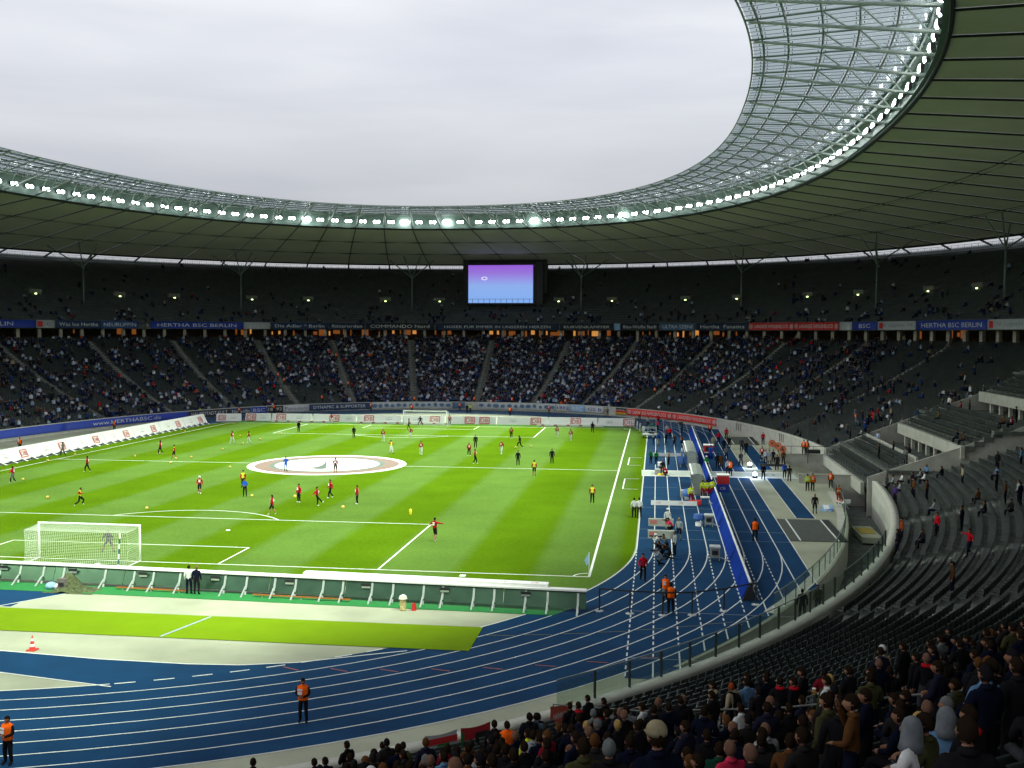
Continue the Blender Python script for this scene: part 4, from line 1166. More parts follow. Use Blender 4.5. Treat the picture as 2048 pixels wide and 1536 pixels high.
q = MB(); q.box((4.6, -7.6, -1.2), (0.1, 0.9, 1.8), BLUE); q.build('blue_sign', tn)
railing('r', [(-4.3, 9.2, 1.0), (3.9, 9.2, 1.0)], 0.9, [(x, 9.2, 1.0) for x in np.arange(-4.2, 4, 1.3)], tn)
# stairs beside the sector on the right front
# ================================================================== concourse
conc = empty('concourse', (0, 0, 0)); tag(conc, 'covered concourse behind the top rows with stone pillars and lit kiosks', 'concourse')
CB = (0, 99, 135, 13.5, 2.2)
V, Q = strip([rp(np.arange(-20, 205, 2.0), LTOP, z=13.5), rp(np.arange(-20, 205, 2.0), CB, z=13.5)])
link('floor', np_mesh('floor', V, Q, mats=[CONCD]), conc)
ring_wall('back_wall', np.arange(-20, 205, 1.5), CB, 13.5, 16.9, 0.4, mat('concourse_wall', (0.12, 0.09, 0.06), 0.8, var=0.3, scale=0.5), conc)
pm = MB(); pm.box((0, 0, 1.25), (0.62, 0.62, 2.5), STONE); pm.box((0, 0, 0.12), (0.9, 0.9, 0.24), STONE); pm = pm.mesh('pillar')
for t in arc_ts(-18, 192, 4.6, LTOP):
    p = rv(t, LTOP, 0.9); a = math.atan2(p.y, p.x)
    link('pillar', pm, conc, (p.x, p.y, 13.5), a)
KL = mat('kiosk_glow', (0.8, 0.4, 0.1), 0.6, emit=(1.0, 0.42, 0.10), es=0.55)
KD = mat('kiosk_glow_dim', (0.5, 0.2, 0.05), 0.6, emit=(1.0, 0.30, 0.06), es=0.16)
KB = mat('kiosk_glow_blue', (0.1, 0.2, 0.5), 0.6, emit=(0.1, 0.25, 1.0), es=0.35)
random.seed(11)
for t in arc_ts(8, 160, 1.7, CB):
    if 58 < t < 126: pr = 0.66
    elif 20 < t < 32: pr = 0.35
    else: pr = 0.1
    if random.random() > pr: continue
    p = rv(t, CB, -0.12); q = MB()
    w = random.choice([.25, .35, .5, .9, 1.6]); h = random.uniform(0.7, 1.5)
    q.box((0, 0, random.uniform(1.7, 2.1)), (0.06, w, h), KL if (random.random() < .38 and 60 < t < 122) else (KB if random.random() < .08 else KD))
    q.build('kiosk_window', conc, (p.x, p.y, 13.5), math.atan2(p.y, p.x))
# ================================================================== upper tier
UCON = mat('upper_concrete_lightened', (0.17, 0.18, 0.17), 0.9, var=.25, scale=1)  # terrace concrete lightened in colour to offset the shade under the roof
terrace('terrace', upr, 26, [(-20, 200)], UCON, upper)
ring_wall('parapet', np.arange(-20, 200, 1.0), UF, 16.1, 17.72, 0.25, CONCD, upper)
V, Q = strip([rp(np.arange(-20, 200, 1.0), UF, 0.2, z=16.3), rp(np.arange(-20, 200, 1.0), CB, 0.2, z=16.3)])
link('soffit', np_mesh('soffit', V, Q[:, ::-1], mats=[CONCD]), upper)
ring_wall('rear_wall', np.arange(-20, 200, 1.0), UB, 10.0, 31.6, 0.4, CONCD, upper)
tr = empty('top_railing', (0, 0, 0)); tag(tr, 'thin railing along the top edge of the upper tier against the sky', 'railing')
q = MB(); q.tube([Vector(p) for p in rp(np.arange(-20, 200, 1.0), UB, 0.3, z=32.25)], 0.035, STEELD, n=4); q.tube([Vector(p) for p in rp(np.arange(-20, 200, 1.0), UB, 0.3, z=31.95)], 0.02, STEELD, n=4); q.build('handrail', tr)
q = MB()
for t in arc_ts(-20, 200, 1.7, UB):
    p = rv(t, UB, 0.3); q.tube([(p.x, p.y, 31.5), (p.x, p.y, 32.25)], 0.03, STEELD, n=4, caps=False)
q.build('rail_post', tr)['kind'] = 'stuff'
EX = mat('exit_sign_glow', (0.7, 0.9, 0.3), 0.6, emit=(0.75, 1.0, 0.35), es=5.0)
VT = [147.2, 137.9, 131.4, 121.6, 114.2, 103.9, 96.8, 82.9, 75.8, 65.5, 58.2, 48.2, 41.2, 31.9, 25.8, 16, 155, 163]
for i, t in enumerate(VT):
    u = 0.39; p, q_, d, s = radial_basis(t, UF, UB); P = p.lerp(q_, u)
    e = empty('vomitory', (P.x, P.y, P.z), math.atan2(d.y, d.x)); e.parent = upper
    q = MB(); q.box((1.4, -1.15, -0.3), (3.2, 0.25, 2.8), STAIR); q.box((1.4, 1.15, -0.3), (3.2, 0.25, 2.8), STAIR); q.box((1.1, 0, 1.15), (3.4, 2.55, 0.8), STAIR)
    q.build('portal', e)
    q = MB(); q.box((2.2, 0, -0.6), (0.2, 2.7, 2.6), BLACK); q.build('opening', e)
    for sg in (-1, 1):
        q = MB(); q.hexa([(-2.6, sg*1.5-.1, -1.6-.5), (0, sg*1.5-.1, -1.5), (0, sg*1.5+.1, -1.5), (-2.6, sg*1.5+.1, -2.1), (-2.6, sg*1.5-.1, -1.2), (0, sg*1.5-.1, 0.6), (0, sg*1.5+.1, 0.6), (-2.6, sg*1.5+.1, -1.2)], STAIR)
        q.build('cheek_wall', e)
    x_ = MB(); x_.box((-0.64, 0, 0.62), (0.06, 0.42, 0.2), EX); x_.build('exit_sign', e)
    flight('stair_flight', t, upr, 0.50, 1.0, 26, 1.2, STAIR, upper)
    rr = 1.3/100*57.3*1.9
    for sg in (-1, 1): flight('stair_flight', t+sg*1.05, upr, 0.0, 0.40, 22, 1.1, STAIR, upper)
# ---- banners on the parapet and on the lower wall
BM = {'blue': BLUE, 'white': PALE, 'navy': NAVY, 'navy2': mat('navy_cloth_b', (0.015, 0.03, 0.065), 0.8), 'bluedull': mat('dull_blue_cloth', (0.02, 0.07, 0.22), 0.8), 'palegrey': PALE,
      'dark': DARKC, 'paleblue': LBLUE, 'bluegrey': mat('blue_grey_cloth', (0.06, 0.12, 0.22), 0.8, var=.3), 'red': RED, 'black': BLACK, 'dots': PALE, 'pale': PALE, 'tricolor': BLACK}
TXC = mat('banner_lettering', (0.62, 0.64, 0.62), 0.7, var=0.05)
def bent(name, s, h, z, t0, t1, ring, dr, m, parent, fill=0.8):
    """lettering bent along the ring; t0 is the left end seen from the pitch"""
    x, y, f = text_geo(s, h)
    ts = np.linspace(t0, t1, 60); q = rp(ts, ring, dr); ss = np.concatenate([[0], np.cumsum(np.linalg.norm(np.diff(q[:, :2], axis=0), axis=1))])
    Lr = ss[-1]; w = min(Lr*fill, x.max()*1.9); x = x*w/x.max()+(Lr-w)/2
    tt = np.interp(x, ss, ts); P = rp(tt, ring, dr); P[:, 2] = z+y
    me = bpy.data.meshes.new(name); me.from_pydata(P.tolist(), [], f); me.materials.append(m)
    return link(name, me, parent)
def banner(t0, t1, key, txt, ring, z0, z1, where, nth):
    c = rv((t0+t1)/2, ring)
    e = empty('banner', (c.x, c.y, z0)); inv = Vector((-c.x, -c.y, -z0))
    n = max(3, int(abs(t1-t0)/0.8)); ts = np.linspace(t0, t1, n)
    A = rp(ts, ring, -0.10, z=z0); B_ = rp(ts, ring, -0.10, z=z1); D = rp(ts, ring, -0.04, z=z1); F_ = rp(ts, ring, -0.04, z=z0)
    if key not in ('blue', 'red', 'white'):
        wv = np.sin(np.arange(n)*1.7+t0)*0.05; A[:, 2] += wv-0.04; F_[:, 2] += wv-0.04
    V, Q = strip([A, B_, D, F_]); V = V+np.array(inv)
    me = np_mesh('cloth', V, np.concatenate([Q, [[0, n, 2*n, 3*n], [n-1, 4*n-1, 3*n-1, 2*n-1]]]), mats=[BM[key]]); o = link('cloth', me, e)
    h = (z1-z0)
    tm = GREYP if key in ('white', 'palegrey') else (BLUE if key in ('pale',) else TXC)
    def place(ob): ob.location = inv
    if txt:
        place(bent('lettering', txt, h*0.50, z0+h*0.25, t0, t1, ring, -0.13, tm, e, 0.86 if key not in ('red',) else 0.76))
    def patch(ta, tb, za, zb, m, nm):
        A = rp([ta, tb], ring, -0.15, z=za); B2 = rp([ta, tb], ring, -0.15, z=zb)
        V, Q = strip([A, B2]); place(link(nm, np_mesh(nm, V, Q, mats=[m]), e))
    dt = t1-t0
    if key == 'red':
        for f0 in (0.01, 0.915):
            cc_ = t0+dt*f0; w = dt*0.045; x, y, f = text_geo('O', h*0.62)
            place(bent('round_logo', '@', h*0.6, z0+h*0.2, cc_, cc_+dt*0.085, ring, -0.13, TXC, e, 0.9))
    if key == 'white':
        patch(t0+dt*.04, t0+dt*(.35 if len(txt) < 4 else .14), z0+h*.15, z0+h*.85, RED, 'red_logo')
    if key == 'tricolor':
        patch(t0, t1, z0+h*.33, z0+h*.62, RED, 'red_band'); patch(t0, t1, z0, z0+h*.33, mat('gold_cloth', (.5, .3, .02), .8), 'gold_band')
    if key == 'dots':
        k = max(3, int(abs(dt)/1.15)); mb = MB()
        for i in range(k):
            tc_ = t0+dt*(i+.5)/k; w_ = random.uniform(.28, .46)*dt/k; hh = random.uniform(.26, .36)*h; zc = z0+h*random.uniform(.42, .6)
            P = []
            for a in np.linspace(0, 2*math.pi, 11)[:-1]:
                pp = rv(tc_+w_*math.cos(a)*random.uniform(.85, 1.1), ring, -0.13); P.append((pp.x+inv.x, pp.y+inv.y, zc+hh*math.sin(a)+inv.z))
            mb.add(P, [tuple(range(len(P)))], mat('blue_blot', (0.10, 0.19, 0.32), .8))
        mb.build('painted_shapes', e)
    return e
CN = {'blue': 'blue', 'white': 'white', 'navy': 'navy', 'navy2': 'dark navy', 'bluedull': 'dull blue', 'palegrey': 'pale grey', 'dark': 'dark', 'paleblue': 'pale blue', 'bluegrey': 'blue-grey', 'red': 'red', 'black': 'black', 'dots': 'grey cloth with blue shapes', 'pale': 'white', 'tricolor': 'black red gold'}
def ban_all(Ls, ring, z0, z1, place, grp):
    prev = None; seen = {}
    for t0, t1, key, txt in Ls:
        e = banner(t0, t1, key, txt, ring, z0, z1, place, 0)
        b = CN[key]+' banner'+(' reading '+txt.replace('  ', ' ') if txt else '')
        b2_ = (', right of the '+prev) if prev else ''
        b += ' on the '+place
        if len((b+b2_).replace('-', ' ').split()) <= 14: b += b2_
        prev = CN[key]+' one'+(' with '+txt.split()[0] if txt else '')
        if b in seen: b = b.replace(' on the '+place, ' at the '+('right end' if t0 < 15 else ('right' if t0 < 60 else 'left'))+' of the '+place)
        seen[b] = 1
        tag(e, ' '.join(b.split()[:16]), 'banner', grp)
ban_all(UPPER_BANNERS, UF, 16.2, 17.66, 'upper parapet', 'banners along the upper parapet')
ban_all(LOWER_BANNERS, WALL, 0.02, 1.24, 'lower wall', 'banners along the lower wall')
# tubular masts ------------------------------------------------------------
for i, t in enumerate([142.8, 123.5, 100.4, 79.5, 56.5, 37.1, 20.4, 162.0, 3.0, 181.0]):
    p, q_, d, s = radial_basis(t, UF, UB); P = p.lerp(q_, 0.235)
    e = empty('roof_mast', (P.x, P.y, P.z-0.2), math.atan2(d.y, d.x))
    nm = ['second from the left', 'third from the left', 'fourth from the left, left of the screen', 'right of the screen', 'second right of the screen', 'third right of the screen', 'at the right edge of the picture', 'leftmost', 'beyond the right edge', 'beyond the left edge'][i]
    tag(e, 'slender steel mast with four branches holding the roof, '+nm, 'mast', 'masts holding the roof')
    q = MB(); q.tube([(0, 0, 0), (0, 0, 8.4)], 0.17, STEEL, n=8, r1=0.15); q.build('trunk', e, smooth=True)
    q = MB(); q.lathe([(0.17, 0), (0.26, .15), (0.26, .35), (.15, .5)], STEEL, (0, 0, 8.25), 8); q.build('node', e)
    for dx, dy in ((4.6, 5.2), (4.6, -5.2), (-2.2, 2.0), (-2.2, -2.0)):
        zt = 12.6 if dx < 0 else 11.9
        q = MB(); q.tube([(0, 0, 8.5), (dx, dy, zt+1.0)], 0.13, STEEL, n=6); q.build('branch', e)
# scoreboard ----------------------------------------------------------------
sc = empty('scoreboard', (1.0, 131.2, 27.1)); tag(sc, 'large video screen glowing purple to blue under the far roof', 'screen')
q = MB(); q.box((0, 0.7, 0.1), (16.9, 1.2, 9.9), BLACK); q.build('housing', sc)
q = MB(); q.box((0.8, 1.9, 1.9), (20.3, 1.0, 8.0), BLACK); q.box((9.3, 0.9, 0.2), (1.6, 0.8, 10.2), mat('board_side', (.03, .03, .04), .6)); q.build('support_wall', sc)
SM = bpy.data.materials.new('screen_image'); SM.use_nodes = True
nt = SM.node_tree; b = nt.nodes['Principled BSDF']; b.inputs['Base Color'].default_value = (.01, .01, .01, 1)
t = nt.nodes.new('ShaderNodeTexCoord'); s_ = nt.nodes.new('ShaderNodeSeparateXYZ'); rr = nt.nodes.new('ShaderNodeValToRGB')
mr = nt.nodes.new('ShaderNodeMapRange'); mr.inputs['From Min'].default_value = -4.5; mr.inputs['From Max'].default_value = 4.5
nt.links.new(t.outputs['Object'], s_.inputs[0]); nt.links.new(s_.outputs['Z'], mr.inputs['Value']); nt.links.new(mr.outputs['Result'], rr.inputs['Fac'])
el = rr.color_ramp.elements; el[0].position = 0; el[0].color = (.22, .42, .87, 1); el[1].position = 1; el[1].color = (.30, .10, .68, 1)
for ps, c in ((.45, (.26, .42, .83)), (.62, (.29, .29, .78)), (.8, (.30, .17, .68))):
    x_ = el.new(ps); x_.color = (*c, 1)
nt.links.new(rr.outputs['Color'], b.inputs['Emission Color']); b.inputs['Emission Strength'].default_value = 1.0
q = MB(); q.box((0, -0.05, 0), (15.6, 0.08, 9.0), SM); q.build('display', sc)
GL = mat('logo_glow', (1, 1, 1), 0.5, emit=(0.9, 0.8, 1.0), es=1.0)
q = MB()
for k in range(14):
    a = 2*math.pi*k/14; b_ = 2*math.pi*(k+.8)/14
    q.add([(-3.9+.62*math.cos(a)*1.2, -.11, 1.35+.42*math.sin(a)), (-3.9+.62*math.cos(b_)*1.2, -.11, 1.35+.42*math.sin(b_)), (-3.9+.42*math.cos(b_)*1.2, -.11, 1.35+.25*math.sin(b_)), (-3.9+.42*math.cos(a)*1.2, -.11, 1.35+.25*math.sin(a))], [(0, 1, 2, 3)], GL)
q.build('ring_logo', sc)
rl = empty('gallery_railing', (1.0, 130.2, 22.6)); tag(rl, 'low railing in front of the foot of the video screen', 'railing')
q = MB(); q.tube([(-8, 0, 0.9), (8.5, 0, 0.9)], 0.04, BLACK, n=5); q.build('handrail', rl)
for x_ in np.arange(-8, 8.6, 1.37):
    q = MB(); q.tube([(x_, 0, -1.2), (x_, 0, 0.9)], 0.05, BLACK, n=5); q.build('rail_post', rl)
# ================================================================== roof
NB = 82
S_ALL = s_of_t(259.0)-s_of_t(-99.0)
SA, SB = s_of_t(-72.0), s_of_t(252.0)
ss = np.arange(SA, SB, (s_of_t(260)-s_of_t(-100))/NB); bt = t_of_s(ss)
roof = empty('stadium_roof', (0, 0, 34)); tag(roof, 'ring-shaped roof with olive membrane underside and glazed inner edge', 'roof')
roof.location = (0, 0, 0)
def grid_obj(name, rows, m, parent, flip=False):
    V, Q = strip(rows)
    return link(name, np_mesh(name, V, Q[:, ::-1] if flip else Q, mats=[m]), parent)
BANDS = [0.0, 0.34, 0.67, 1.0]
for k in range(len(bt)-1):
    t0, t1 = bt[k], bt[k+1]; g_ = (t1-t0)*0.002
    ts = np.linspace(t0+g_, t1-g_, 5)
    for j in range(3):
        rows = []
        ua, ub = BANDS[j], BANDS[j+1]+(.002 if j < 2 else 0)
        for u in np.linspace(ua, ub, 4):
            p = rp(ts, lerp(RO, RI, u)); sag = np.sin(np.linspace(0, math.pi, 5))*0.28*(0.25+0.6*math.sin(math.pi*(u-ua)/(ub-ua)))
            p[:, 2] -= sag*(1 if u > .01 else -.5); rows.append(p)
        grid_obj('membrane_panel', rows, MEMB, roof) if j != 1 else grid_obj('membrane_panel', rows, MEMB, roof)
for k in range(len(bt)):
    t = bt[k]; q = MB()
    q.tube([rv(t, lerp(RO, RI, u))+Vector((0, 0, -0.12)) for u in (0, .25, .5, .75, 1)], 0.10, STEELD, n=5); q.build('seam_rib', roof)
for u in (BANDS[1], BANDS[2]):
    q = MB(); q.tube([Vector(p)+Vector((0, 0, -0.05)) for p in rp(np.arange(bt[0], bt[-1], 1.0), lerp(RO, RI, u))], 0.07, STEELD, n=5)
    q.tube([Vector(p)+Vector((0, 0, -0.05)) for p in rp(np.arange(bt[0], bt[-1], 1.0), lerp(RO, RI, u-.02))], 0.05, STEELD, n=5); q.build('ring_cable', roof)
tsr = np.arange(bt[0], bt[-1], 1.0)
grid_obj('closing_strip', [rp(tsr, RI, -.02, z=39.84), rp(tsr, RI, .5, z=40.02), rp(tsr, GO, -.6, z=40.05)], FASC, roof)
q = MB(); q.tube([Vector(p) for p in rp(tsr, RO, 0.1, z=32.6)], 0.22, STEELD, n=6); q.build('edge_beam', roof)
q = MB(); q.tube([Vector(p) for p in rp(tsr, RI, 0.0, z=36.9)], 0.20, STEELD, n=6); q.build('edge_beam', roof)
# fascia panels behind the floodlights
for k in range(len(bt)-1):
    ts = np.linspace(bt[k], bt[k+1], 3)
    grid_obj('fascia_panel', [rp(ts, RI, -.05, z=37.05), rp(ts, RI, -.05, z=39.85)], FASC, roof, True)
    rows = [rp(ts, RI, -.1, z=37.12), rp(ts, RI, -.55, z=37.05)]
    grid_obj('service_walkway', rows, FASC, roof)
# trusses
def GP(t, u): return rv(t, lerp(GO, GI, u))
for k in range(len(bt)):
    t = bt[k]; q = MB()
    lo = [Vector((*(rv(t, RI, -.2).xy), 37.25)).lerp(GP(t, 1.0)+Vector((0, 0, -.15)), v) for v in (0, .25, .5, .75, 1)]
    q.tube(lo, 0.17, STEELW, n=8, r1=0.11)
    q.tube([GP(t, 0), GP(t, .5), GP(t, 1.03)], 0.09, STEEL, n=6)
    for a, b_ in ((.0, .2), (.2, .2), (.2, .4), (.4, .4), (.4, .6), (.6, .6)):
        A = GP(t, a+(.0)); B_ = lo[0].lerp(lo[-1], b_)
        if a == b_: continue
        q.tube([GP(t, b_), lo[0].lerp(lo[-1], a+.08)], 0.075, STEELW, n=5, caps=False)
    q.build('truss', roof, smooth=True)
for u in (0.02, .2, .4, .6, .8, .95):
    q = MB(); P = rp(np.arange(bt[0], bt[-1], 0.75), lerp(GO, GI, u)); P[:, 2] -= 0.12
    q.tube([Vector(p) for p in P], 0.11, STEEL, n=5); q.build('ring_beam', roof)
q = MB(); P = rp(np.arange(bt[0], bt[-1], 0.75), GI, -.35); q.tube([Vector(p) for p in P], 0.09, STEELW, n=5); q.build('edge_tube', roof)
q = MB(); cl = MB()
for k in range(len(bt)-1):
    for i in range(1, 5):
        t = bt[k]+(bt[k+1]-bt[k])*i/5
        q.tube([GP(t, 0), GP(t, .5), GP(t, 1.02)], 0.02, STEELD, n=4, caps=False)
        for u in (.2, .4, .6, .8, .95):
            for du in (-.022, .022):
                p = GP(t, u+du); cl.box((p.x, p.y, p.z-0.18), (0.06, 0.06, 0.14), STEELD)
q.build('glazing_bars', roof)['kind'] = 'stuff'; cl.build('glazing_clamps', roof)['kind'] = 'stuff'
rest = []
for j in range(5):
    ua, ub = (0, .2, .4, .6, .8)[j]+.006, (.2, .4, .6, .8, 1.02)[j]-.006
    for k in range(len(bt)-1):
        g_ = (bt[k+1]-bt[k])*.015; ts = np.linspace(bt[k]+g_, bt[k+1]-g_, 3)
        rows = [rp(ts, lerp(GO, GI, u)) for u in (ua, ub)]
        for r_0 in rows: r_0[:, 2] += 0.05
        if -30 < bt[k] < 175 and sum(1 for o in roof.children if o.name.startswith('glass_pane')) < 290:
            grid_obj('glass_pane', rows, RGLASS, roof)
        else: rest.append(rows)
Vs, Qs, off = [], [], 0
for rows in rest:
    V, Q = strip(rows); Vs.append(V); Qs.append(Q+off); off += len(V)
link('glass_panes', np_mesh('glass_panes', np.concatenate(Vs), np.concatenate(Qs), mats=[RGLASS]), roof)['kind'] = 'stuff'
# outer posts standing on the tier's rear wall
for k in range(0, len(bt)):
    t = bt[k]
    if not -20 < t < 198: continue
    p = rv(t, UB, 0.2); q = MB(); r0_ = rv(t, RO, 0)
    q.tube([(p.x, p.y, 31.4), (r0_.x, r0_.y, 32.9)], 0.2, STEELD, n=6); q.build('support_post', roof)
# floodlights ---------------------------------------------------------------
LENS = mat('flood_lens', (1, 1, 1), 0.3, emit=(0.96, 1.0, 1.0), es=30.0)
hm = MB(); hm.box((0.28, 0, 0), (0.34, 1.30, 0.5), STEELD); hm.box((0.6, 0, 0.32), (0.3, 0.08, 0.4), STEEL); hme = hm.mesh('housing')
lm = MB(); lm.lathe([(0.16, -0.12), (0.28, -0.05), (0.31, 0.0), (0.26, 0.06), (.1, .09)], LENS, n=12); lme = lm.mesh('lens')
nfl = 0
BAY = float(ss[1]-ss[0])
def nth(n): return '%d%s' % (n, 'th' if 10 < n % 100 < 14 else {1: 'st', 2: 'nd', 3: 'rd'}.get(n % 10, 'th'))
for k in range(len(bt)-1):
    for h_ in (0.27, 0.75):
        t = bt[k]+(bt[k+1]-bt[k])*h_
        p = rv(t, RI, -0.70); inn_ = Vector((-p.x, -p.y*.75, 0)).normalized()
        nx = (rv(t, RI, 5)-rv(t, RI, -5)).normalized()
        e = empty('floodlight', (p.x, p.y, 38.35), math.atan2(nx.y, nx.x))
        w = 'over the far curve' if 40 < t < 140 else ('over the left side' if 140 <= t < 200 else ('over the right side' if -40 < t <= 40 else 'above the near curve'))
        S_ = float(s_of_t(90.0)-s_of_t(t)); no = int(abs(S_)/BAY*2)+1
        tag(e, 'white floodlight at the inner roof edge, %s on the %s of the video screen' % (nth(no), 'right' if S_ > 0 else 'left'), 'floodlight', 'floodlights round the inner roof edge '+w)
        link('housing', hme, e)
        flared = min(abs(t-q_) for q_ in (92.2, 83.5, 80.3, 100.1, 117.5, 63.0, 48.5)) < .75  # lenses enlarged here to imitate the glare of the most dazzling lamps
        for dy in (-.36, .36):
            o = link('lens', lme, e, (0.02, dy, -0.02)); o.rotation_euler = (0, R(-72), 0)
            if flared: o.scale = (1.7, 1.7, 1.5)
        nfl += 1
        if h_ < .5 and k % 2 == 0:
            ld = bpy.data.lights.new('flood_beam', 'SPOT'); ld.energy = FLOOD_W; ld.spot_size = R(53); ld.spot_blend = 0.75; ld.shadow_soft_size = 0.5
            ld.color = (0.88, 1.0, 0.78)
            lo_ = bpy.data.objects.new('flood_beam', ld); C.objects.link(lo_); lo_.parent = e
            kk = (k//2) % 3; tgt = Vector((p.x*(0.15, 0.40, -0.05)[kk], p.y*((0.80, 0.52, 0.66) if p.y < 0 else (0.66, 0.40, 0.52))[kk], 0)); src = Vector((p.x, p.y, 38.0))
            dv = tgt-src; quat = dv.to_track_quat('-Z', 'Y'); 
            lo_.matrix_parent_inverse = Matrix.Identity(4)
            em = Matrix.Translation(e.location) @ Matrix.Rotation(math.atan2(nx.y, nx.x), 4, 'Z')
            wm = Matrix.Translation(src+dv.normalized()*0.9) @ quat.to_matrix().to_4x4()
            lm_ = em.inverted() @ wm
            lo_.location = lm_.translation; lo_.rotation_euler = lm_.to_euler()
# ================================================================== goals
NETM = mat('net_twine', (0.72, 0.75, 0.70), 0.8, var=0.02)
def goal(y, s, lab, near):
    """s = direction in which the net goes back"""
    e = empty('football_goal', (0, y, 0)); tag(e, lab, 'goal')
    for x in (-3.66, 3.66):
        q = MB(); q.tube([(x, 0, 0), (x, 0, 2.44)], 0.065, WHITE, n=10); q.build('post', e, smooth=True)
    q = MB(); q.tube([(-3.72, 0, 2.47), (3.72, 0, 2.47)], 0.065, WHITE, n=10); q.build('crossbar', e, smooth=True)
    q = MB(); q.tube([(-3.66, 0, .05), (-3.66, s*1.9, .05), (3.66, s*1.9, .05), (3.66, 0, .05)], 0.04, WHITE, n=6); q.build('ground_frame', e)
    D = 1.9; st = 0.14 if near else 0.3; r = 0.006 if near else 0.010
    q = MB()
    def prof(v):      # side profile of the net from the bar back and down
        if v < 0.36: w = v/0.36; return (D*0.93*w, 2.44-0.16*w-0.05*math.sin(math.pi*w))
        w = (v-0.36)/0.64; return (D*(0.93-0.10*math.sin(math.pi*w)*1.2+0.07*w), 2.28*(1-w)+0.03)
    N_ = int(5.0/st)
    for i in range(int(7.32/st)+1):
        x = -3.66+i*st; q.tube([(x, s*prof(v)[0], prof(v)[1]) for v in np.linspace(0, 1, 14)], r, NETM, n=3, caps=False)
    for j in range(N_+1):
        a, b = prof(j/N_); q.tube([(-3.66, s*a, b), (0, s*a, b-.02), (3.66, s*a, b)], r, NETM, n=3, caps=False)
    for x in (-3.66, 3.66):
        for j in range(1, int(2.4/st)+1):
            z = 2.44-j*st; dmax = D*(0.96-0.1*math.sin(math.pi*(1-z/2.28)) if z < 2.28 else .9)
            q.tube([(x, 0, z), (x, s*dmax, z)], r, NETM, n=3, caps=False)
        for j in range(1, int(D/st)):
            q.tube([(x, s*j*st, .03), (x, s*j*st, 2.44-0.16*j*st/D)], r, NETM, n=3, caps=False)
    q.build('net', e)
    return e
goal(-52.5, -1, 'near white goal with a fine net in front of the long board', True)
goal(52.5, 1, 'far white goal before the far row of boards', False)
TEAL = mat('teal_paint', (0.02, 0.10, 0.12), 0.5)
for x, tilt, lab in ((-6.0, 0.03, 'slanting teal and white striped net pole left of the near goal'), (3.35, -0.005, 'upright teal and white striped net pole behind the near goal')):
    e = empty('net_pole', (x, -54.9, 0)); tag(e, lab, 'pole')
    for k in range(7):
        q = MB(); q.tube([(-tilt*k*5, 0, k*.34), (-tilt*(k+1)*5, 0, (k+1)*.34)], 0.05, TEAL if k % 2 else WHITE, n=8); q.build('stripe', e)
# corner flag
for x, y, lab in ((34, -52.5, 'near corner flag with blue and white cloth'), (34, 52.5, 'far right corner flag on a thin pole')):
    e = empty('corner_flag', (x, y, 0)); tag(e, lab, 'corner flag')
    q = MB(); q.tube([(0, 0, 0), (0, 0, 1.6)], 0.025, WHITE, n=6); q.build('pole', e)
    q = MB(); q.hexa([(-.02, 0, .9), (-.16, .04, .72), (-.17, .05, .72), (-.03, .01, .9), (-.02, 0, 1.56), (-.30, .10, 1.05), (-.31, .11, 1.05), (-.03, .01, 1.56)], LBLUE); q.build('flag_cloth', e)
# ================================================================== boards
BOARDW = mat('board_white', (0.80, 0.80, 0.79), 0.45, var=0.03)
BACKM = mat('board_back', (0.045, 0.10, 0.06), 0.22, 0.6, var=0.25, scale=0.8)
ALU = mat('brushed_aluminium', (0.45, 0.5, 0.46), 0.35, 0.6, var=0.1)
def db_logo(x, z, s, e, y):
    """rounded red frame with the letters DB, local x right, z up, on plane y"""
    q = MB(); w, h, t = 1.25*s, 0.88*s, 0.09*s
    q.box((x, y, z+h/2-t/2), (w-.1*s, .012, t), RED); q.box((x, y, z-h/2+t/2), (w-.1*s, .012, t), RED)
    q.box((x-w/2+t/2, y, z), (t, .012, h-.12*s), RED); q.box((x+w/2-t/2, y, z), (t, .012, h-.12*s), RED)
    q.build('logo_frame', e)
    text_flat('logo_letters', 'DB', 0.48*s, (x-0.47*s, y-.006, z-.24*s), (1, 0, 0), (0, 0, 1), RED, e, width=.94*s)
def front_board(cx, cy, rz, L_, H, e_lab, logos, texts, group, feet=False, lean=0.0, smalls=0):
    e = empty('advertising_board', (cx, cy, 0), rz); tag(e, e_lab, 'advertising board', group)
    q = MB(); q.hexa([(-L_/2, 0, .12), (L_/2, 0, .12), (L_/2, .12+lean, .12), (-L_/2, .12+lean, .12), (-L_/2, lean*.9, H), (L_/2, lean*.9, H), (L_/2, .1+lean, H), (-L_/2, .1+lean, H)], BOARDW); q.build('panel', e)
    k = lean*.9/(H-.12)
    for x, s in logos:
        q0 = len(e.children); db_logo(x, H*.55, s, e, -.012)
    for x, s, h in texts:
        text_flat('lettering', s, h, (x, -.012, H*.40), (1, 0, 0), (0, 0, 1), GREYP, e, center=True)
        text_flat('lettering', 'Mobility Networks', h*.45, (x, -.012, H*.68), (1, 0, 0), (0, 0, 1), GREYP, e, center=True)
    for ch in list(e.children):
        if lean and ch.name.startswith(('logo', 'lettering')):
            ch.rotation_euler = (-math.atan(k), 0, 0); ch.location = (0, -.12*k-.035, 0.0)
    if feet:
        n = int(L_/1.9)
        for i in range(n):
            x = -L_/2+(i+.5)*L_/n; q = MB(); q.hexa([(x-.05, -.75, .0), (x+.30, -.75, .0), (x+.30, -.1, .0), (x-.05, -.1, .0), (x-.45, -.30, .34), (x-.30, -.30, .34), (x-.30, -.1, .36), (x-.45, -.1, .36)], BOARDW); q.build('foot', e)
    return e
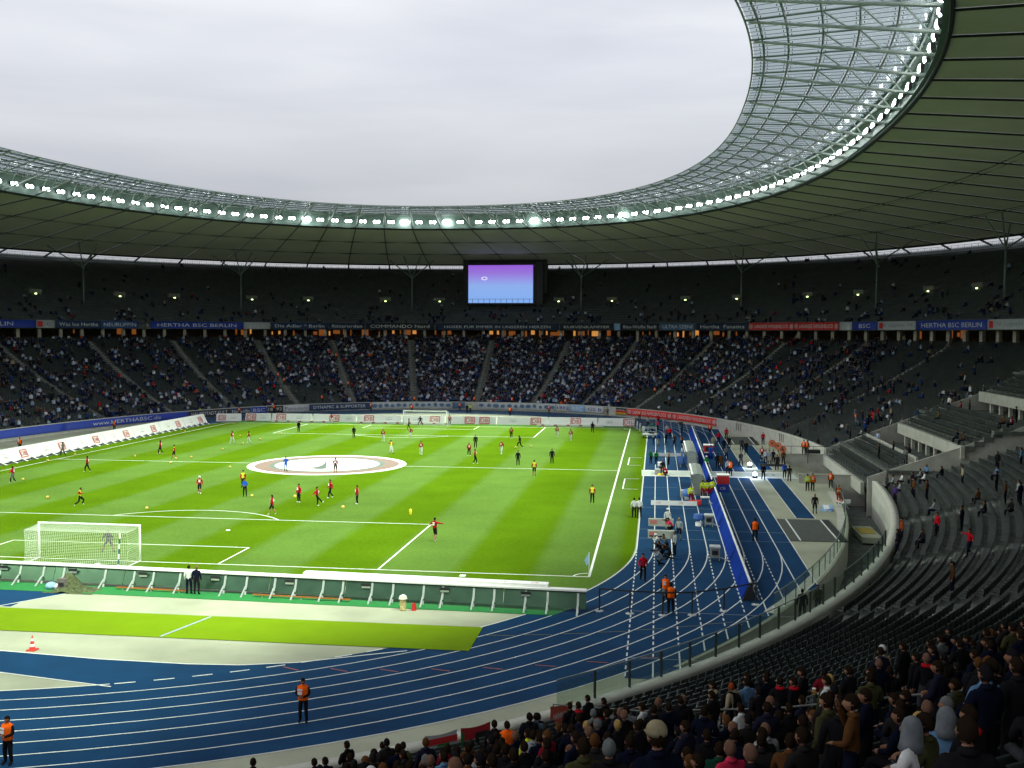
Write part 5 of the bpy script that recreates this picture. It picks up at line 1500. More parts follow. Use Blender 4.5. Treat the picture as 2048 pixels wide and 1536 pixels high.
fb = [(-30.3, 4.6, [-1.2], [(0.9, 'Logistics', .27)]), (-24.2, 7.2, [-1.9], [(1.4, 'Logistics', .3)]), (-16.6, 7.6, [0.0], [(2.6, 'Logistics', .3)]), (-8.7, 7.8, [-1.8], [(1.7, 'Logistics', .3)]), (-1.0, 7.4, [2.0], [(-1.2, 'Logistics', .3)]), (7.2, 8.6, [-.2, 2.3], []), (15.9, 8.6, [2.3], [(-1.5, 'Logistics', .3)]), (24.4, 8.2, [.5], [(3.2, 'L', .2)]), (31.5, 5.8, [2.1], [(-1.0, 'Logistics', .3)])]
od = ['first', 'second', 'third', 'fourth', 'fifth', 'sixth', 'seventh', 'eighth', 'last']
for i, (cx, L_, lg, tx) in enumerate(fb):
    front_board(cx, 55.6, 0, L_-.06, 1.42, '%s white board from the left in the far row, %s' % (od[i], 'with two red logos' if len(lg) == 2 else 'with one red logo'), [(x, 1.38) for x in lg], tx, 'white boards of the far row', lean=.42)
for i, (x0, x1) in enumerate(((-27.5, -16.5), (-12.5, 3.8), (18.5, 29.5))):
    e = empty('low_board', ((x0+x1)/2, 54.6, 0)); tag(e, ['left', 'middle', 'right'][i]+' low white board strip with small red prints before the far boards', 'advertising board', 'low boards before the far row')
    q = MB(); q.box((0, 0, .22), (x1-x0, .08, .36), BOARDW); q.build('panel', e)
    for x in np.arange(-(x1-x0)/2+1, (x1-x0)/2, 2.1):
        q = MB(); q.box((x, -.05, .22), (.5, .02, .24), mat('faded_red_print', (.45, .15, .13), .6)); q.build('print', e)
gm = empty('green_mat', (0, 54.9, 0)); tag(gm, 'bright green mat strip along the foot of the far boards', 'mat')
q = MB(); q.box((0, 0, .02), (68, 1.0, .025), MATG); q.build('sheet', gm)
# slanting board near the far left corner, then the long left row
front_board(-34.9, 54.0, R(14), 4.2, 1.42, 'white board with one red logo set askew at the far left corner', [(-1.1, 1.0)], [(.9, 'Logistics', .27)], 'white boards of the far row', lean=.42)
ys = np.arange(50.6, -60, -8.3)
for i, y in enumerate(ys):
    nm = ['farthest', 'second farthest', 'third', 'fourth', 'fifth', 'sixth', 'seventh', 'eighth', 'ninth', 'tenth', 'eleventh', 'twelfth', 'thirteenth', 'last'][i]
    front_board(-37.2, y-4.15, R(90), 8.24, 1.62, nm+' leaning white board of the left touchline row from the far corner', [(1.9, 1.15)], [(-1.6, 'Logistics', .26)], 'leaning white boards along the left touchline', feet=True, lean=.75)
# near board row seen from behind ------------------------------------------
nb = empty('near_board_row', (0, 0, 0)); tag(nb, 'long low board row seen from behind with pale struts on a green mat', 'advertising board')
def ny(x): return -58.95-0.055*x-0.0 if x > 0 else -58.95-0.02*x
segs = [(-30, -23), (-23, -16), (-16, -9), (-9, -3.2)]+[(a, a+4.7) for a in np.arange(-3.2, 34, 4.7)]
segs = [(a, min(b, 34.5)) for a, b in segs if a < 34.2]
for a, b in segs:
    ya, yb = ny(a), ny(b); q = MB(); P = []
    for t_, z_, dy in ((0, .30, 0), (0, 1.10, .42)): pass
    q.hexa([(a, ya-.35, .22), (b-.03, yb-.35, .22), (b-.03, yb-.29, .22), (a, ya-.29, .22), (a, ya+.12, 1.12), (b-.03, yb+.12, 1.12), (b-.03, yb+.18, 1.12), (a, ya+.18, 1.12)], BACKM); q.build('back_panel', nb)
    q = MB(); q.hexa([(a, ya-.05, 1.10), (b-.02, yb-.05, 1.10), (b-.02, yb+.42, 1.10), (a, ya+.42, 1.10), (a, ya-.05, 1.19), (b-.02, yb-.05, 1.19), (b-.02, yb+.42, 1.19), (a, ya+.42, 1.19)], BOARDW); q.build('top_cap', nb)
    q = MB(); m_ = (a+b)/2-1.1; q.box((m_, ny(m_)-.16, .92), (.55, .08, .14), BLACK); q.box((m_+.02, ny(m_)-.19, .78), (.5, .05, .10), ALU); q.build('socket_box', nb)
for x, y in [(-2.18, -59.14), (-0.84, -59.34), (0.74, -59.36), (2.13, -59.55), (4.92, -59.7), (6.85, -59.86), (8.12, -60.04), (9.85, -60.15), (12.77, -60.32), (14.15, -60.49), (15.93, -60.6), (17.23, -60.7), (18.94, -60.8), (20.15, -60.88), (21.92, -60.95), (23.19, -61.05), (25.01, -61.1), (26.14, -61.15), (27.96, -61.2), (29.15, -61.25), (30.95, -61.35), (32.21, -61.4), (33.92, -61.5), (-6, -59.2), (-4.6, -59.2), (-9.5, -59.2), (-11, -59.2), (-14.5, -59.2)]:
    yy = ny(x)-.37; q = MB(); q.hexa([(x-.06, yy-.06, .0), (x+.06, yy-.06, .0), (x+.06, yy+.06, 0), (x-.06, yy+.06, 0), (x-.06, yy+.34, 1.0), (x+.06, yy+.34, 1.0), (x+.06, yy+.42, 1.0), (x-.06, yy+.42, 1.0)], ALU)
    q.hexa([(x-.05, yy-.75, 0), (x+.05, yy-.75, 0), (x+.05, yy-.6, 0), (x-.05, yy-.6, 0), (x-.05, yy-.02, .45), (x+.05, yy-.02, .45), (x+.05, yy+.06, .5), (x-.05, yy+.06, .5)], ALU)
    q.build('strut', nb)
q = MB(); q.hexa([(17.6, ny(17.6)+.1, 1.19), (32.2, ny(32.2)+.1, 1.19), (32.2, ny(32.2)+.75, 1.19), (17.6, ny(17.6)+.75, 1.19), (17.6, ny(17.6)+.1, 1.38), (32.2, ny(32.2)+.1, 1.38), (32.2, ny(32.2)+.75, 1.38), (17.6, ny(17.6)+.75, 1.38)], BOARDW); q.build('cover', nb)
for x in np.arange(18.3, 32, 1.85):
    text_flat('red_logo', 'DB', .22, (x, ny(x)+.32, 1.387), (1, -.055, 0), (0, 1, 0), mat('pale_red_print', (.6, .25, .22), .6), nb)
gm = empty('green_mat', (0, 0, 0)); tag(gm, 'bright green mat strip under the near board row', 'mat')
q = MB(); q.hexa([(-30, -60.3, 0.012), (32.6, -62.0, 0.012), (33.6, -60.2, 0.012), (-30, -58.2, 0.012), (-30, -60.3, 0.03), (32.6, -62.0, 0.03), (33.6, -60.2, 0.03), (-30, -58.2, 0.03)], MATG)
q.build('sheet', gm)
ORW = mat('orange_wood', (0.28, 0.09, 0.012), 0.5)
for x0, x1, lab in ((6.0, 10.6, 'left'), (14.8, 20.8, 'right')):
    e = empty('orange_bench', ((x0+x1)/2, (ny(x0)+ny(x1))/2-.75, 0), math.atan(-.055)); tag(e, lab+' long orange bench plank standing behind the near board row', 'bench', 'orange benches')
    q = MB(); q.box((0, 0, .16), (x1-x0, .16, .05), ORW); q.build('plank', e)
    for k in (-.4, 0, .4):
        q = MB(); q.box((k*(x1-x0), 0, .08), (.08, .12, .11), ALU); q.build('leg', e)
# camouflage cover, bags, cones, bottle-shaped figure
e = empty('camouflage_cover', (3.6, -60.5, 0)); tag(e, 'heaped olive camouflage cover draped over gear behind the boards', 'cover')
CAMO = mat('camouflage_cloth', (0.06, 0.075, 0.03), 0.95, var=0.7, scale=6, bump=.3)
V = []; n = 22
for i in range(n):
    for j in range(n):
        x = (i/(n-1)-.5)*3.2; y = (j/(n-1)-.5)*1.9
        z = 1.15*math.exp(-((x+.35)**2*3.2+y*y*2.2))+.22*math.exp(-((x-.8)**2*2+y*y*2))+.06*math.sin(7*x+3*y)*math.sin(5*y-2*x); V.append((x, y, max(.02, z-.06)))
Q = [(i*n+j, (i+1)*n+j, (i+1)*n+j+1, i*n+j+1) for i in range(n-1) for j in range(n-1)]
link('cloth', np_mesh('cloth', V, Q, mats=[CAMO]), e)
q = MB(); q.box((-.45, -.55, .45), (.5, .3, .75), mat('crate_grey', (.12, .11, .10), .7)); q.box((-.45, -.72, .5), (.3, .05, .2), BLACK); q.build('equipment_case', e)
e = empty('blue_bag', (2.0, -60.4, 0)); tag(e, 'pale blue and white bag lying left of the camouflage cover', 'bag')
q = MB(); q.lathe([(.05, 0), (.28, .06), (.33, .2), (.24, .36), (.08, .42)], LBLUE, n=10); q.build('bag_body', e, smooth=True)
q = MB(); q.lathe([(.05, 0), (.2, .05), (.22, .18), (.1, .3)], WHITE, (.38, .05, 0), 8); q.build('white_pouch', e)
e = empty('gold_figure', (24.2, -62.1, 0)); tag(e, 'small golden white bottle-shaped figure standing on the grey floor behind the boards', 'figure')
GD = mat('pale_gold', (0.5, 0.42, 0.20), 0.5, var=.4, scale=8)
q = MB(); q.lathe([(.20, 0), (.16, .1), (.2, .35), (.17, .6), (.24, .66), (.22, .78), (.1, .86)], GD, n=10); q.build('figure_body', e, smooth=True)
q = MB(); q.lathe([(.25, .66), (.2, .8), (.05, .88)], WHITE, (0, 0, 0.01), 10); q.build('cap', e)
e = empty('red_pump', (24.8, -62.0, 0)); tag(e, 'small red device beside the golden figure', 'device')
q = MB(); q.box((0, 0, .2), (.25, .3, .4), RED, taper=.7); q.build('casing', e); q = MB(); q.tube([(0, 0, .4), (.15, 0, .55)], .03, BLACK, n=6); q.build('handle', e)
e = empty('traffic_cone', (8.1, -72.0, 0)); tag(e, 'red and white striped traffic cone at the edge of the blue lane, lower left', 'cone')
RC = mat('cone_red', (.65, .05, .03), .5)
q = MB(); q.box((0, 0, .03), (.42, .42, .06), RC); q.build('base', e)
for i in range(5):
    r0 = .15-.026*i; z0 = .06+i*.135; q = MB(); q.lathe([(r0, z0), (r0-.026, z0+.135)], RC if i % 2 == 0 else WHITE, n=12); q.build('stripe', e)
e = empty('flat_marker', (31.0, -54.2, 0)); tag(e, 'small white square marker on the grass before the near goal line', 'marker'); q = MB(); q.box((-5, .7, .05), (.4, .35, .06), WHITE, taper=.9); q.build('marker_pad', e)
for x, y, lab in ((5.0, -40.9, 'white flat disc marker right of the near goal'), (1.2, -53.6, 'pair of small white shoes beside the right goal post')):
    o = MB(); o.lathe([(.18, .01), (.16, .05), (.05, .07)], WHITE, (x, y, 0), 10); tag(o.build('disc_marker', None), lab, 'marker')
BALLY = mat('ball_yellow', (0.62, 0.42, 0.08), 0.5); bm_ = bmesh.new(); bmesh.ops.create_icosphere(bm_, subdivisions=2, radius=.135)
bme = bpy.data.meshes.new('ball'); bm_.to_mesh(bme); bm_.free(); bme.materials.append(BALLY); bme.polygons.foreach_set('use_smooth', [True]*len(bme.polygons))
ORD = ['leftmost', 'second', 'third', 'fourth', 'fifth', 'sixth', 'seventh', 'eighth', 'ninth', 'tenth', 'eleventh', 'twelfth', 'thirteenth', 'fourteenth', 'fifteenth', 'sixteenth', 'seventeenth', 'eighteenth', 'nineteenth', 'twentieth']
_px = lambda q_: (q_[0]-CP[0])/(q_[1]-CP[1])
for i, (x, y, c) in enumerate(sorted(BALLS, key=_px)):
    o = link('football', bme, None, (x, y, .14))
    wh = 'near the left touchline' if x < -22 else ('in the far half' if y > 8 else ('near the halfway line' if y > -8 else 'in the near half'))
    tag(o, 'pale yellow football lying '+wh+', '+ORD[i]+' of the scattered footballs'+(' from the left' if i else ''), 'ball', 'footballs lying on the pitch')
o = link('football', bme, None, (12.35, -34.5, 1.0)); tag(o, 'pale yellow football kicked up in front of a player in red', 'ball')
o = link('football', bme, None, (7.0, -31.1, 1.25)); tag(o, 'pale football held by the man in blue', 'ball')
q = MB(); q.lathe([(.03, 0), (.10, .1), (.12, .45), (.09, .52), (.02, .56)], mat('yellow_plastic', (.75, .6, .02), .5), (18.2, -34.9, 0.5), 10); tag(q.build('yellow_ball', None, smooth=True), 'bright yellow ball in flight in the near half', 'ball')
# belt barriers
e0 = None
bp = [(35.1, -60.7), (36.8, -61.0), (38.6, -61.1), (40.2, -60.8), (42.0, -59.7), (43.9, -58.0)]
for i, (x, y) in enumerate(bp):
    e = empty('barrier_post', (x, y, 0)); tag(e, ['first', 'second', 'third', 'fourth', 'fifth', 'sixth'][i]+' black belt barrier post from the board end', 'barrier', 'belt barrier posts across the lanes')
    q = MB(); q.lathe([(.24, 0), (.24, .04), (.05, .07)], PALE, n=12); q.build('base', e)
    q = MB(); q.tube([(0, 0, .05), (0, 0, 1.35)], .045, BLACK, n=8); q.build('pole', e)
    if i < 5:
        dx, dy = bp[i+1][0]-x, bp[i+1][1]-y; q = MB(); q.hexa([(0, -.01, 1.24), (dx, dy-.01, 1.24), (dx, dy+.01, 1.24), (0, .01, 1.24), (0, -.01, 1.32), (dx, dy-.01, 1.32), (dx, dy+.01, 1.32), (0, .01, 1.32)], BLACK); q.build('belt', e)
# blue slanted banner fence on the lanes
bl = empty('blue_banner_fence', (43.7, 0, 0)); tag(bl, 'long slanted blue banner fence with a white top rail along the lanes', 'banner fence')
BL2 = mat('royal_blue_cloth', (0.006, 0.03, 0.22), 0.9, var=.25, scale=.5, spec=.03)
for i, y in enumerate(np.arange(-57, 48, 3.5)):
    q = MB(); q.hexa([(-.55, y+.03, 0), (-.50, y+.03, 0), (-.50, y+3.47, 0), (-.55, y+3.47, 0), (-.07, y+.03, 1.02), (-.02, y+.03, 1.02), (-.02, y+3.47, 1.02), (-.07, y+3.47, 1.02)], BL2); q.build('cloth_panel', bl)
    q = MB(); q.tube([(.03, y+.1, 0), (.03, y+.1, 1.0)], .03, ALU, n=5); q.tube([(.5, y+.1, .02), (-.02, y+.1, .95)], .025, ALU, n=5, caps=False); q.build('stand', bl)
    if i % 2 == 0 or True:
        tx = ['HERTHA', 'BSC', 'BERLIN'][i % 3]; text_flat('lettering', tx, .42, (-.38, y+3.3, .30), (0, -1, 0), (.42, 0, .9), TXC, bl, width=2.6 if len(tx) > 3 else 1.7)
    q = MB(); q.box((-.03, y+1.75, 1.06), (.12, 3.47, .07), WHITE); q.build('top_rail', bl)
q = MB(); q.hexa([(-.5, -57.2, 0), (.15, -57.2, 0), (.15, -57.12, 0), (-.5, -57.12, 0), (-.05, -57.2, 1.05), (.1, -57.2, 1.05), (.1, -57.12, 1.05), (-.05, -57.12, 1.05)], BLACK); q.build('end_frame', bl)
# equipment on the lanes -----------------------------------------------------
def trolley(x, y, lab, blue):
    e = empty('lane_trolley', (x, y, 0)); tag(e, lab, 'trolley')
    q = MB(); q.box((0, 0, 1.0), (.72, .8, .12), PALE); q.build('top_tray', e)
    q = MB(); q.box((0, .1, .55), (.6, .5, .6), mat('grey_case', (.3, .32, .3), .5)); q.box((0, -.17, .6), (.4, .04, .3), BLACK); q.build('cabinet', e)
    for sx in (-.3, .3):
        q = MB(); q.tube([(sx, -.3, 0.1), (sx, -.3, .95)], .03, ALU, n=5); q.build('leg', e)
        q = MB(); q.lathe([(.12, -.04), (.12, .04)], BLACK, n=8); w = q.build('wheel', e, (sx, .25, .12)); w.rotation_euler = (0, R(90), 0)
    q = MB(); q.tube([(.3, 0, .3), (.9, -.3, .12), (1.3, -.7, .06), (1.7, -.6, .05), (1.2, .1, .05)], .035, PALE, n=5); q.build('cable', e)
    if blue:
        q = MB(); q.lathe([(.35, .5), (.45, .6), (.42, .95), (.1, 1.0)], mat('chair_blue', (.03, .1, .35), .5), (-.75, .5, 0), 12); q.lathe([(.3, .0), (.3, .3)], WHITE, (-.75, .5, 0), 10); q.build('blue_drum', e)
trolley(42.4, -33.8, 'grey equipment trolley with a blue drum beside the blue banner fence', True)
trolley(42.2, -46.5, 'grey equipment trolley standing alone nearer beside the blue banner fence', False)
for x, y, n_, lab in ((38.6, -23.6, 2, 'white flat board with pale red prints across the near lanes'), (38.4, 14.5, 2, 'white flat board across the lanes beyond the white path')):
    e = empty('lane_board', (x+1.2, y, 0)); tag(e, lab, 'advertising board')
    q = MB(); q.box((0, 0, .25), (4.1, .06, .42), BOARDW); q.build('panel', e)
    q = MB(); q.box((0, .2, .1), (3.9, .35, .04), ALU); q.build('foot', e)
    for k in (-1.55, .45): text_flat('red_logo', 'DB', .2, (k, -.035, .18), (1, 0, 0), (0, 0, 1), mat('pale_red_print', (.6, .25, .22), .6), e)
for x, y, lab in ((38.1, -33.8, 'upper grey crate with red print beside the photographers'), (38.1, -38.9, 'lower grey crate with red print beside the photographers')):
    e = empty('print_crate', (x+.1, y, 0)); tag(e, lab, 'crate', 'crates beside the photographers')
    q = MB(); q.box((.4, 0, .3), (2.0, .4, .58), mat('mesh_grey', (.32, .34, .3), .7)); q.build('case', e)
    q = MB(); q.box((-.2, -.21, .36), (.55, .02, .3), mat('faded_red_print', (.45, .15, .13), .6)); q.build('print', e)
# team benches
BCH = mat('bench_shell', (0.26, 0.29, 0.27), 0.35, 0.1, var=.1)
SBL = mat('seat_blue', (0.03, 0.12, 0.38), 0.5)
for i, (x, y0, y1, lab) in enumerate(((42.35, 2.4, 14.6, 'far grey-roofed team bench beyond the white path'), (42.35, -17.2, -8.8, 'near grey-roofed team bench on the near side of the white path'))):
    e = empty('team_bench', (x, (y0+y1)/2, 0)); L_ = y1-y0; tag(e, lab, 'team bench', 'team benches')
    q = MB(); pr = [(-.7, 2.0), (-.2, 2.1), (.3, 2.0), (.55, 1.5), (.62, .6), (.62, 0)]
    for (xa, za), (xb, zb) in zip(pr[:-1], pr[1:]):
        q.hexa([(xa, -L_/2, za-.04), (xb, -L_/2, zb-.04), (xb, L_/2, zb-.04), (xa, L_/2, za-.04), (xa, -L_/2, za+.02), (xb, -L_/2, zb+.02), (xb, L_/2, zb+.02), (xa, L_/2, za+.02)], BCH)
    q.build('roof_shell', e)
    q = MB(); q.box((-.72, 0, 2.02), (.16, L_, .08), WHITE); q.build('front_rail', e)
    for s_ in (-1, 1):
        q = MB(); q.hexa([(-.6, s_*L_/2-.03, 0), (.6, s_*L_/2-.03, 0), (.6, s_*L_/2+.03, 0), (-.6, s_*L_/2+.03, 0), (-.65, s_*L_/2-.03, 1.95), (.3, s_*L_/2-.03, 1.95), (.3, s_*L_/2+.03, 1.95), (-.65, s_*L_/2+.03, 1.95)], BCH); q.build('side_panel', e)
    for k in range(int(L_/.75)):
        y = -L_/2+.4+k*.75; q = MB(); q.box((.05, y, .45), (.5, .5, .1), SBL); q.box((.34, y, .85), (.1, .5, .8), SBL); q.box((.1, y, .2), (.1, .1, .4), ALU); q.build('seat', e)
for i in range(10):    # loose seats between the benches
    pass
for k, (x, y) in enumerate([(41.0+.75*(i % 2), 4.2+1.1*(i//2)) for i in range(14)]):
    e = empty('bench_seat', (x, y, 0)); tag(e, '%s padded seat in the %s open pair beside the far team bench, %s side' % ('white and blue' if k % 2 else 'blue', ['first', 'second', 'third', 'fourth', 'fifth', 'sixth', 'seventh'][k//2], 'right' if k % 2 else 'left'), 'seat', 'padded seats between the team benches')
    q = MB(); q.box((0, 0, .45), (.5, .5, .12), SBL); q.build('cushion', e); q = MB(); q.box((.25, 0, .85), (.1, .5, .7), WHITE if k % 2 else SBL); q.build('backrest', e); q = MB(); q.box((0, 0, .2), (.15, .15, .4), ALU); q.build('leg', e)
# booths
def booth(x, y, lab, screen):
    e = empty('booth', (x, y, 0)); e.scale = (1, 1, .82); tag(e, lab, 'booth')
    q = MB(); q.box((0, 0, .5), (1.15, 1.0, 1.0), BLUE); q.build('lower_box', e)
    q = MB(); q.box((0, 0, 1.5), (1.15, 1.0, 1.0), RED); q.build('upper_box', e)
    q = MB(); q.box((0, 0, 2.06), (1.22, 1.08, .14), WHITE); q.build('top_rim', e)
    if screen:
        q = MB(); q.box((0, -.52, 1.5), (.7, .04, .6), BLACK); q.build('opening', e); q = MB(); q.box((0, -.7, .98), (1.1, .4, .08), WHITE); q.build('counter', e)
    else: text_flat('lettering', 'CB', .3, (-.3, -.52, .35), (1, 0, 0), (0, 0, 1), TXC, e)
booth(44.6, 13.6, 'red booth with dark opening and white counter on a blue base', True)
booth(44.7, -14.3, 'closed red box on a blue base with white letters beside the blue fence', False)
e = empty('camera_cart', (37.2, 38.5, 0)); tag(e, 'white camera cart with railings at the far right corner of the pitch', 'cart')
q = MB(); q.box((0, 0, .5), (2.2, 2.0, .15), PALE); q.build('platform', e)
for sx in (-1, 1):
    for sy in (-.9, .9):
        q = MB(); q.tube([(sx, sy, .1), (sx, sy, 1.5)], .05, STEELW, n=6); q.build('rail_post', e)
        q = MB(); q.lathe([(.22, -.06), (.22, .06)], BLACK, n=10); w = q.build('wheel', e, (sx*.9, sy, .24)); w.rotation_euler = (0, R(90), 0)
q = MB(); q.tube([(-1, -.9, 1.5), (1, -.9, 1.5), (1, .9, 1.5), (-1, .9, 1.5), (-1, -.9, 1.5)], .05, STEELW, n=6); q.tube([(-1, -.9, 1.0), (1, -.9, 1.0)], .04, STEELW, n=6); q.build('railing', e)
e = empty('camera_dolly', (38.6, -2.2, 0)); tag(e, 'white camera dolly on the floor path beside the man in black', 'cart')
q = MB(); q.box((0, 0, .35), (1.1, 1.6, .5), PALE); q.build('body', e); q = MB(); q.box((0, .2, 1.1), (.5, .8, .4), WHITE); q.tube([(0, .2, .6), (0, .2, .9)], .1, BLACK, n=8); q.build('camera', e)
q = MB(); q.lathe([(.35, 0), (.38, .12), (.3, .25)], mat('yellow_plastic', (.75, .6, .02), .5), (.1, -1.3, 0), 12); q.build('cable_drum', e)
e = empty('stretcher_cart', (42.6, -22.6, 0)); tag(e, 'white wheeled cart with red cases in front of the yellow-clad paramedics', 'cart')
q = MB(); q.box((0, 0, .7), (.8, .5, .1), WHITE); q.build('tray', e); q = MB(); q.box((-.9, -.3, .25), (1.1, .5, .4), RED); q.build('case', e)
for s_ in (-.35, .35): q = MB(); q.tube([(s_, 0, 0), (s_, 0, .68)], .035, ALU, n=6); q.build('leg', e)
q = MB(); q.tube([(.4, 0, .2), (1.3, -.4, .08), (1.8, .1, .08)], .05, ALU, n=6); q.build('tow_bar', e)
e = empty('blue_chairs_cart', (41.2, -19.4, 0)); e.scale = (.6, .6, .7); tag(e, 'blue covered cart beside the paramedics with pale front', 'cart')
q = MB(); q.lathe([(.8, .3), (.95, .5), (.9, 1.2), (.5, 1.35)], SBL, n=12); q.build('cover', e, smooth=True); q = MB(); q.box((0, -.3, .2), (1.2, 1.0, .4), PALE); q.build('base', e)
q = MB(); q.box((-.6, 1.9, .5), (1.2, 1.5, .9), mat('crate_beige', (.4, .38, .3), .8)); q.build('crate', e)
for x, y, lab in ((48.9, 4.9, 'dazzling bluish lamp standing on the apron beyond the path'), (48.7, -3.9, 'dazzling bluish lamp at the near edge of the white path')):
    e = empty('floor_lamp', (x, y, 0)); tag(e, lab, 'lamp')
    q = MB(); q.box((0, 0, .12), (.5, .3, .22), BLACK); q.build('housing', e)
    q = MB(); q.lathe([(.05, -.16), (.22, -.08), (.27, .04), (.17, .18), (.03, .24)], mat('blue_lamp_glow', (.8, .9, 1), .4, emit=(.62, .75, 1.0), es=9), (0, -.05, .42), 12); q.build('bulb', e)
    ld = bpy.data.lights.new('lamp_light', 'POINT'); ld.energy = 260; ld.color = (.55, .7, 1); ld.shadow_soft_size = .25
    o = bpy.data.objects.new('lamp_light', ld); C.objects.link(o); o.parent = e; o.location = (0, -.3, .9)
# brass band platform, sousaphones
e = empty('band_platform', (51.7, 7.0, 0)); tag(e, 'low black stage under the brass band', 'stage'); q = MB(); q.box((0, 0, .12), (3.0, .6, .24), BLACK); q.build('deck', e)
BR = mat('orange_bell', (.5, .13, .05), .5, .2)
for i, (x, y, z) in enumerate(((51.85, 9.2, 2.45), (52.55, 9.2, 2.15), (53.1, 9.2, 1.75))):
    e = empty('sousaphone', (x, y, z)); e.scale = (.68, .68, .68); tag(e, ['left', 'middle', 'right'][i]+' orange sousaphone bell raised above the brass band', 'sousaphone', 'sousaphones of the brass band')
    q = MB(); q.lathe([(.1, -.55), (.16, -.35), (.3, -.18), (.62, -.03), (.66, 0), (.6, .02), (.2, -.1)], BR, n=16); b_ = q.build('bell', e, smooth=True); b_.rotation_euler = (R(75), 0, R(random.uniform(-15, 15)))
    q = MB(); q.lathe([(.16, .0), (.02, .02)], BLACK, n=10); b_ = q.build('throat', e); b_.rotation_euler = (R(75), 0, 0)
    q = MB(); q.tube([(0, .45, 0), (0, .5, -.6), (.3, .3, -1.0), (.3, 0, -.6), (0, .2, -.2)], .06, STEELW, n=6); q.build('tubing', e)
e = empty('loudspeaker_mast', (56.2, 10.5, 0)); tag(e, 'thin black pole with a ball top behind the brass band', 'pole'); q = MB(); q.tube([(0, 0, 0), (0, 0, 5.4)], .05, BLACK, n=6); q.build('pole', e); q = MB(); q.lathe([(.02, -.15), (.2, 0), (.02, .2)], BLACK, (0, 0, 5.5), 8); q.build('top_ball', e)
e = empty('black_speaker_box', (57.4, 14.5, 0)); tag(e, 'black box standing on the apron before the right wall', 'box'); q = MB(); q.box((0, 0, .6), (1.6, .9, 1.2), BLACK); q.build('casing', e); q = MB(); q.box((0, -.46, .6), (1.3, .03, .9), STEELD); q.build('grille', e)
# ladders on the right wall
for i, t in enumerate((41.0, 32.0, 20.3)):
    p = rv(t, WALL, -.08); e = empty('wall_ladder', (p.x, p.y, 0), math.atan2(rv(t+1, WALL).y-rv(t-1, WALL).y, rv(t+1, WALL).x-rv(t-1, WALL).x)); tag(e, ['far', 'middle', 'near'][i]+' group of thin upright bars fixed to the right front wall', 'wall bars', 'bars on the right front wall')
    for k in (-.8, 0, .8):
        q = MB(); q.tube([(k, 0, 0), (k, 0, 1.15)], .045, mat('rusty_bar', (.16, .09, .06), .7), n=6); q.build('bar', e)
# blue flag cloth on the apron, stretcher
e = empty('blue_banner_on_ground', (53.3, -22.8, 0), R(-6)); e.scale = (.55, 1.55, 1); tag(e, 'pale blue printed sheet lying on the grey apron', 'sheet')
V = [((i/8-.5)*2.0+(j/4-.5)*.5, (j/4-.5)*2.4, .03+.04*math.sin(i*1.9+j)) for j in range(5) for i in range(9)]
Q = [(j*9+i, j*9+i+1, (j+1)*9+i+1, (j+1)*9+i) for j in range(4) for i in range(8)]
link('sheet', np_mesh('sheet', V, Q, mats=[LBLUE]), e); q = MB(); q.box((-.1, .1, .085), (.9, 1.5, .01), WHITE); q.box((.5, -.8, .085), (.8, .25, .01), BLUE); q.build('print', e)
e = empty('stretcher', (54.7, -22.6, 0), R(-75)); tag(e, 'wheeled stretcher with white bedding beside the apron edge', 'stretcher')
q = MB(); q.box((0, 0, .55), (1.9, .55, .08), PALE); q.build('bed', e); q = MB(); q.hexa([(.5, -.27, .6), (.95, -.27, .6), (.95, .27, .6), (.5, .27, .6), (.75, -.27, .9), (.98, -.27, .9), (.98, .27, .9), (.75, .27, .9)], WHITE); q.build('headrest', e)
q = MB(); q.box((-.2, 0, .62), (1.2, .5, .05), mat('blanket_red', (.4, .1, .08), .8)); q.build('blanket', e)
for sx in (-.7, .7):
    q = MB(); q.tube([(sx, -.25, .05), (-sx*.6, -.25, .52)], .03, ALU, n=5); q.build('leg', e); q = MB(); q.tube([(sx, .25, .05), (-sx*.6, .25, .52)], .03, ALU, n=5); q.build('leg', e)
# glass fence on the apron edge and rails on the near coping ------------------
gf = empty('glass_fence', (0, 0, 0)); tag(gf, 'curved glass fence along the right edge of the apron above the moat', 'fence')
ts = arc_ts(-6.5, -39, 2.0, APR)
q = MB(); q.tube([rv(t, APR, -.25, 1.15) for t in ts], .035, STEEL, n=5); q.build('handrail', gf)
q = MB(); V, Q = strip([rp(ts, APR, -.9, z=.013), rp(ts, APR, -.15, z=.013)]); link('kerb', np_mesh('kerb', V, Q[:, ::-1], mats=[COPE]), gf)
for a, b in zip(ts[:-1], ts[1:]):
    A, B_ = rv(a, APR, -.25, .05), rv(b, APR, -.25, .05); q = MB(); q.hexa([A, B_, B_+Vector((.02, 0, 0)), A+Vector((.02, 0, 0)), A+Vector((0, 0, 1.05)), B_+Vector((0, 0, 1.05)), B_+Vector((.02, 0, 1.05)), A+Vector((.02, 0, 1.05))], FGLASS); q.build('glass_pane', gf)
    q = MB(); q.tube([A, A+Vector((0, 0, 1.1))], .03, STEELD, n=5); q.build('rail_post', gf)
cr_ = empty('coping_railing', (0, 0, 0)); tag(cr_, 'dark post railing with clear panes on the coping of the near front wall', 'railing')
ts = arc_ts(-27.5, -57.4, 1.9, WALL)
q = MB(); q.tube([rv(t, WALL, .12, 2.42) for t in ts], .032, STEEL, n=5); q.build('handrail', cr_)
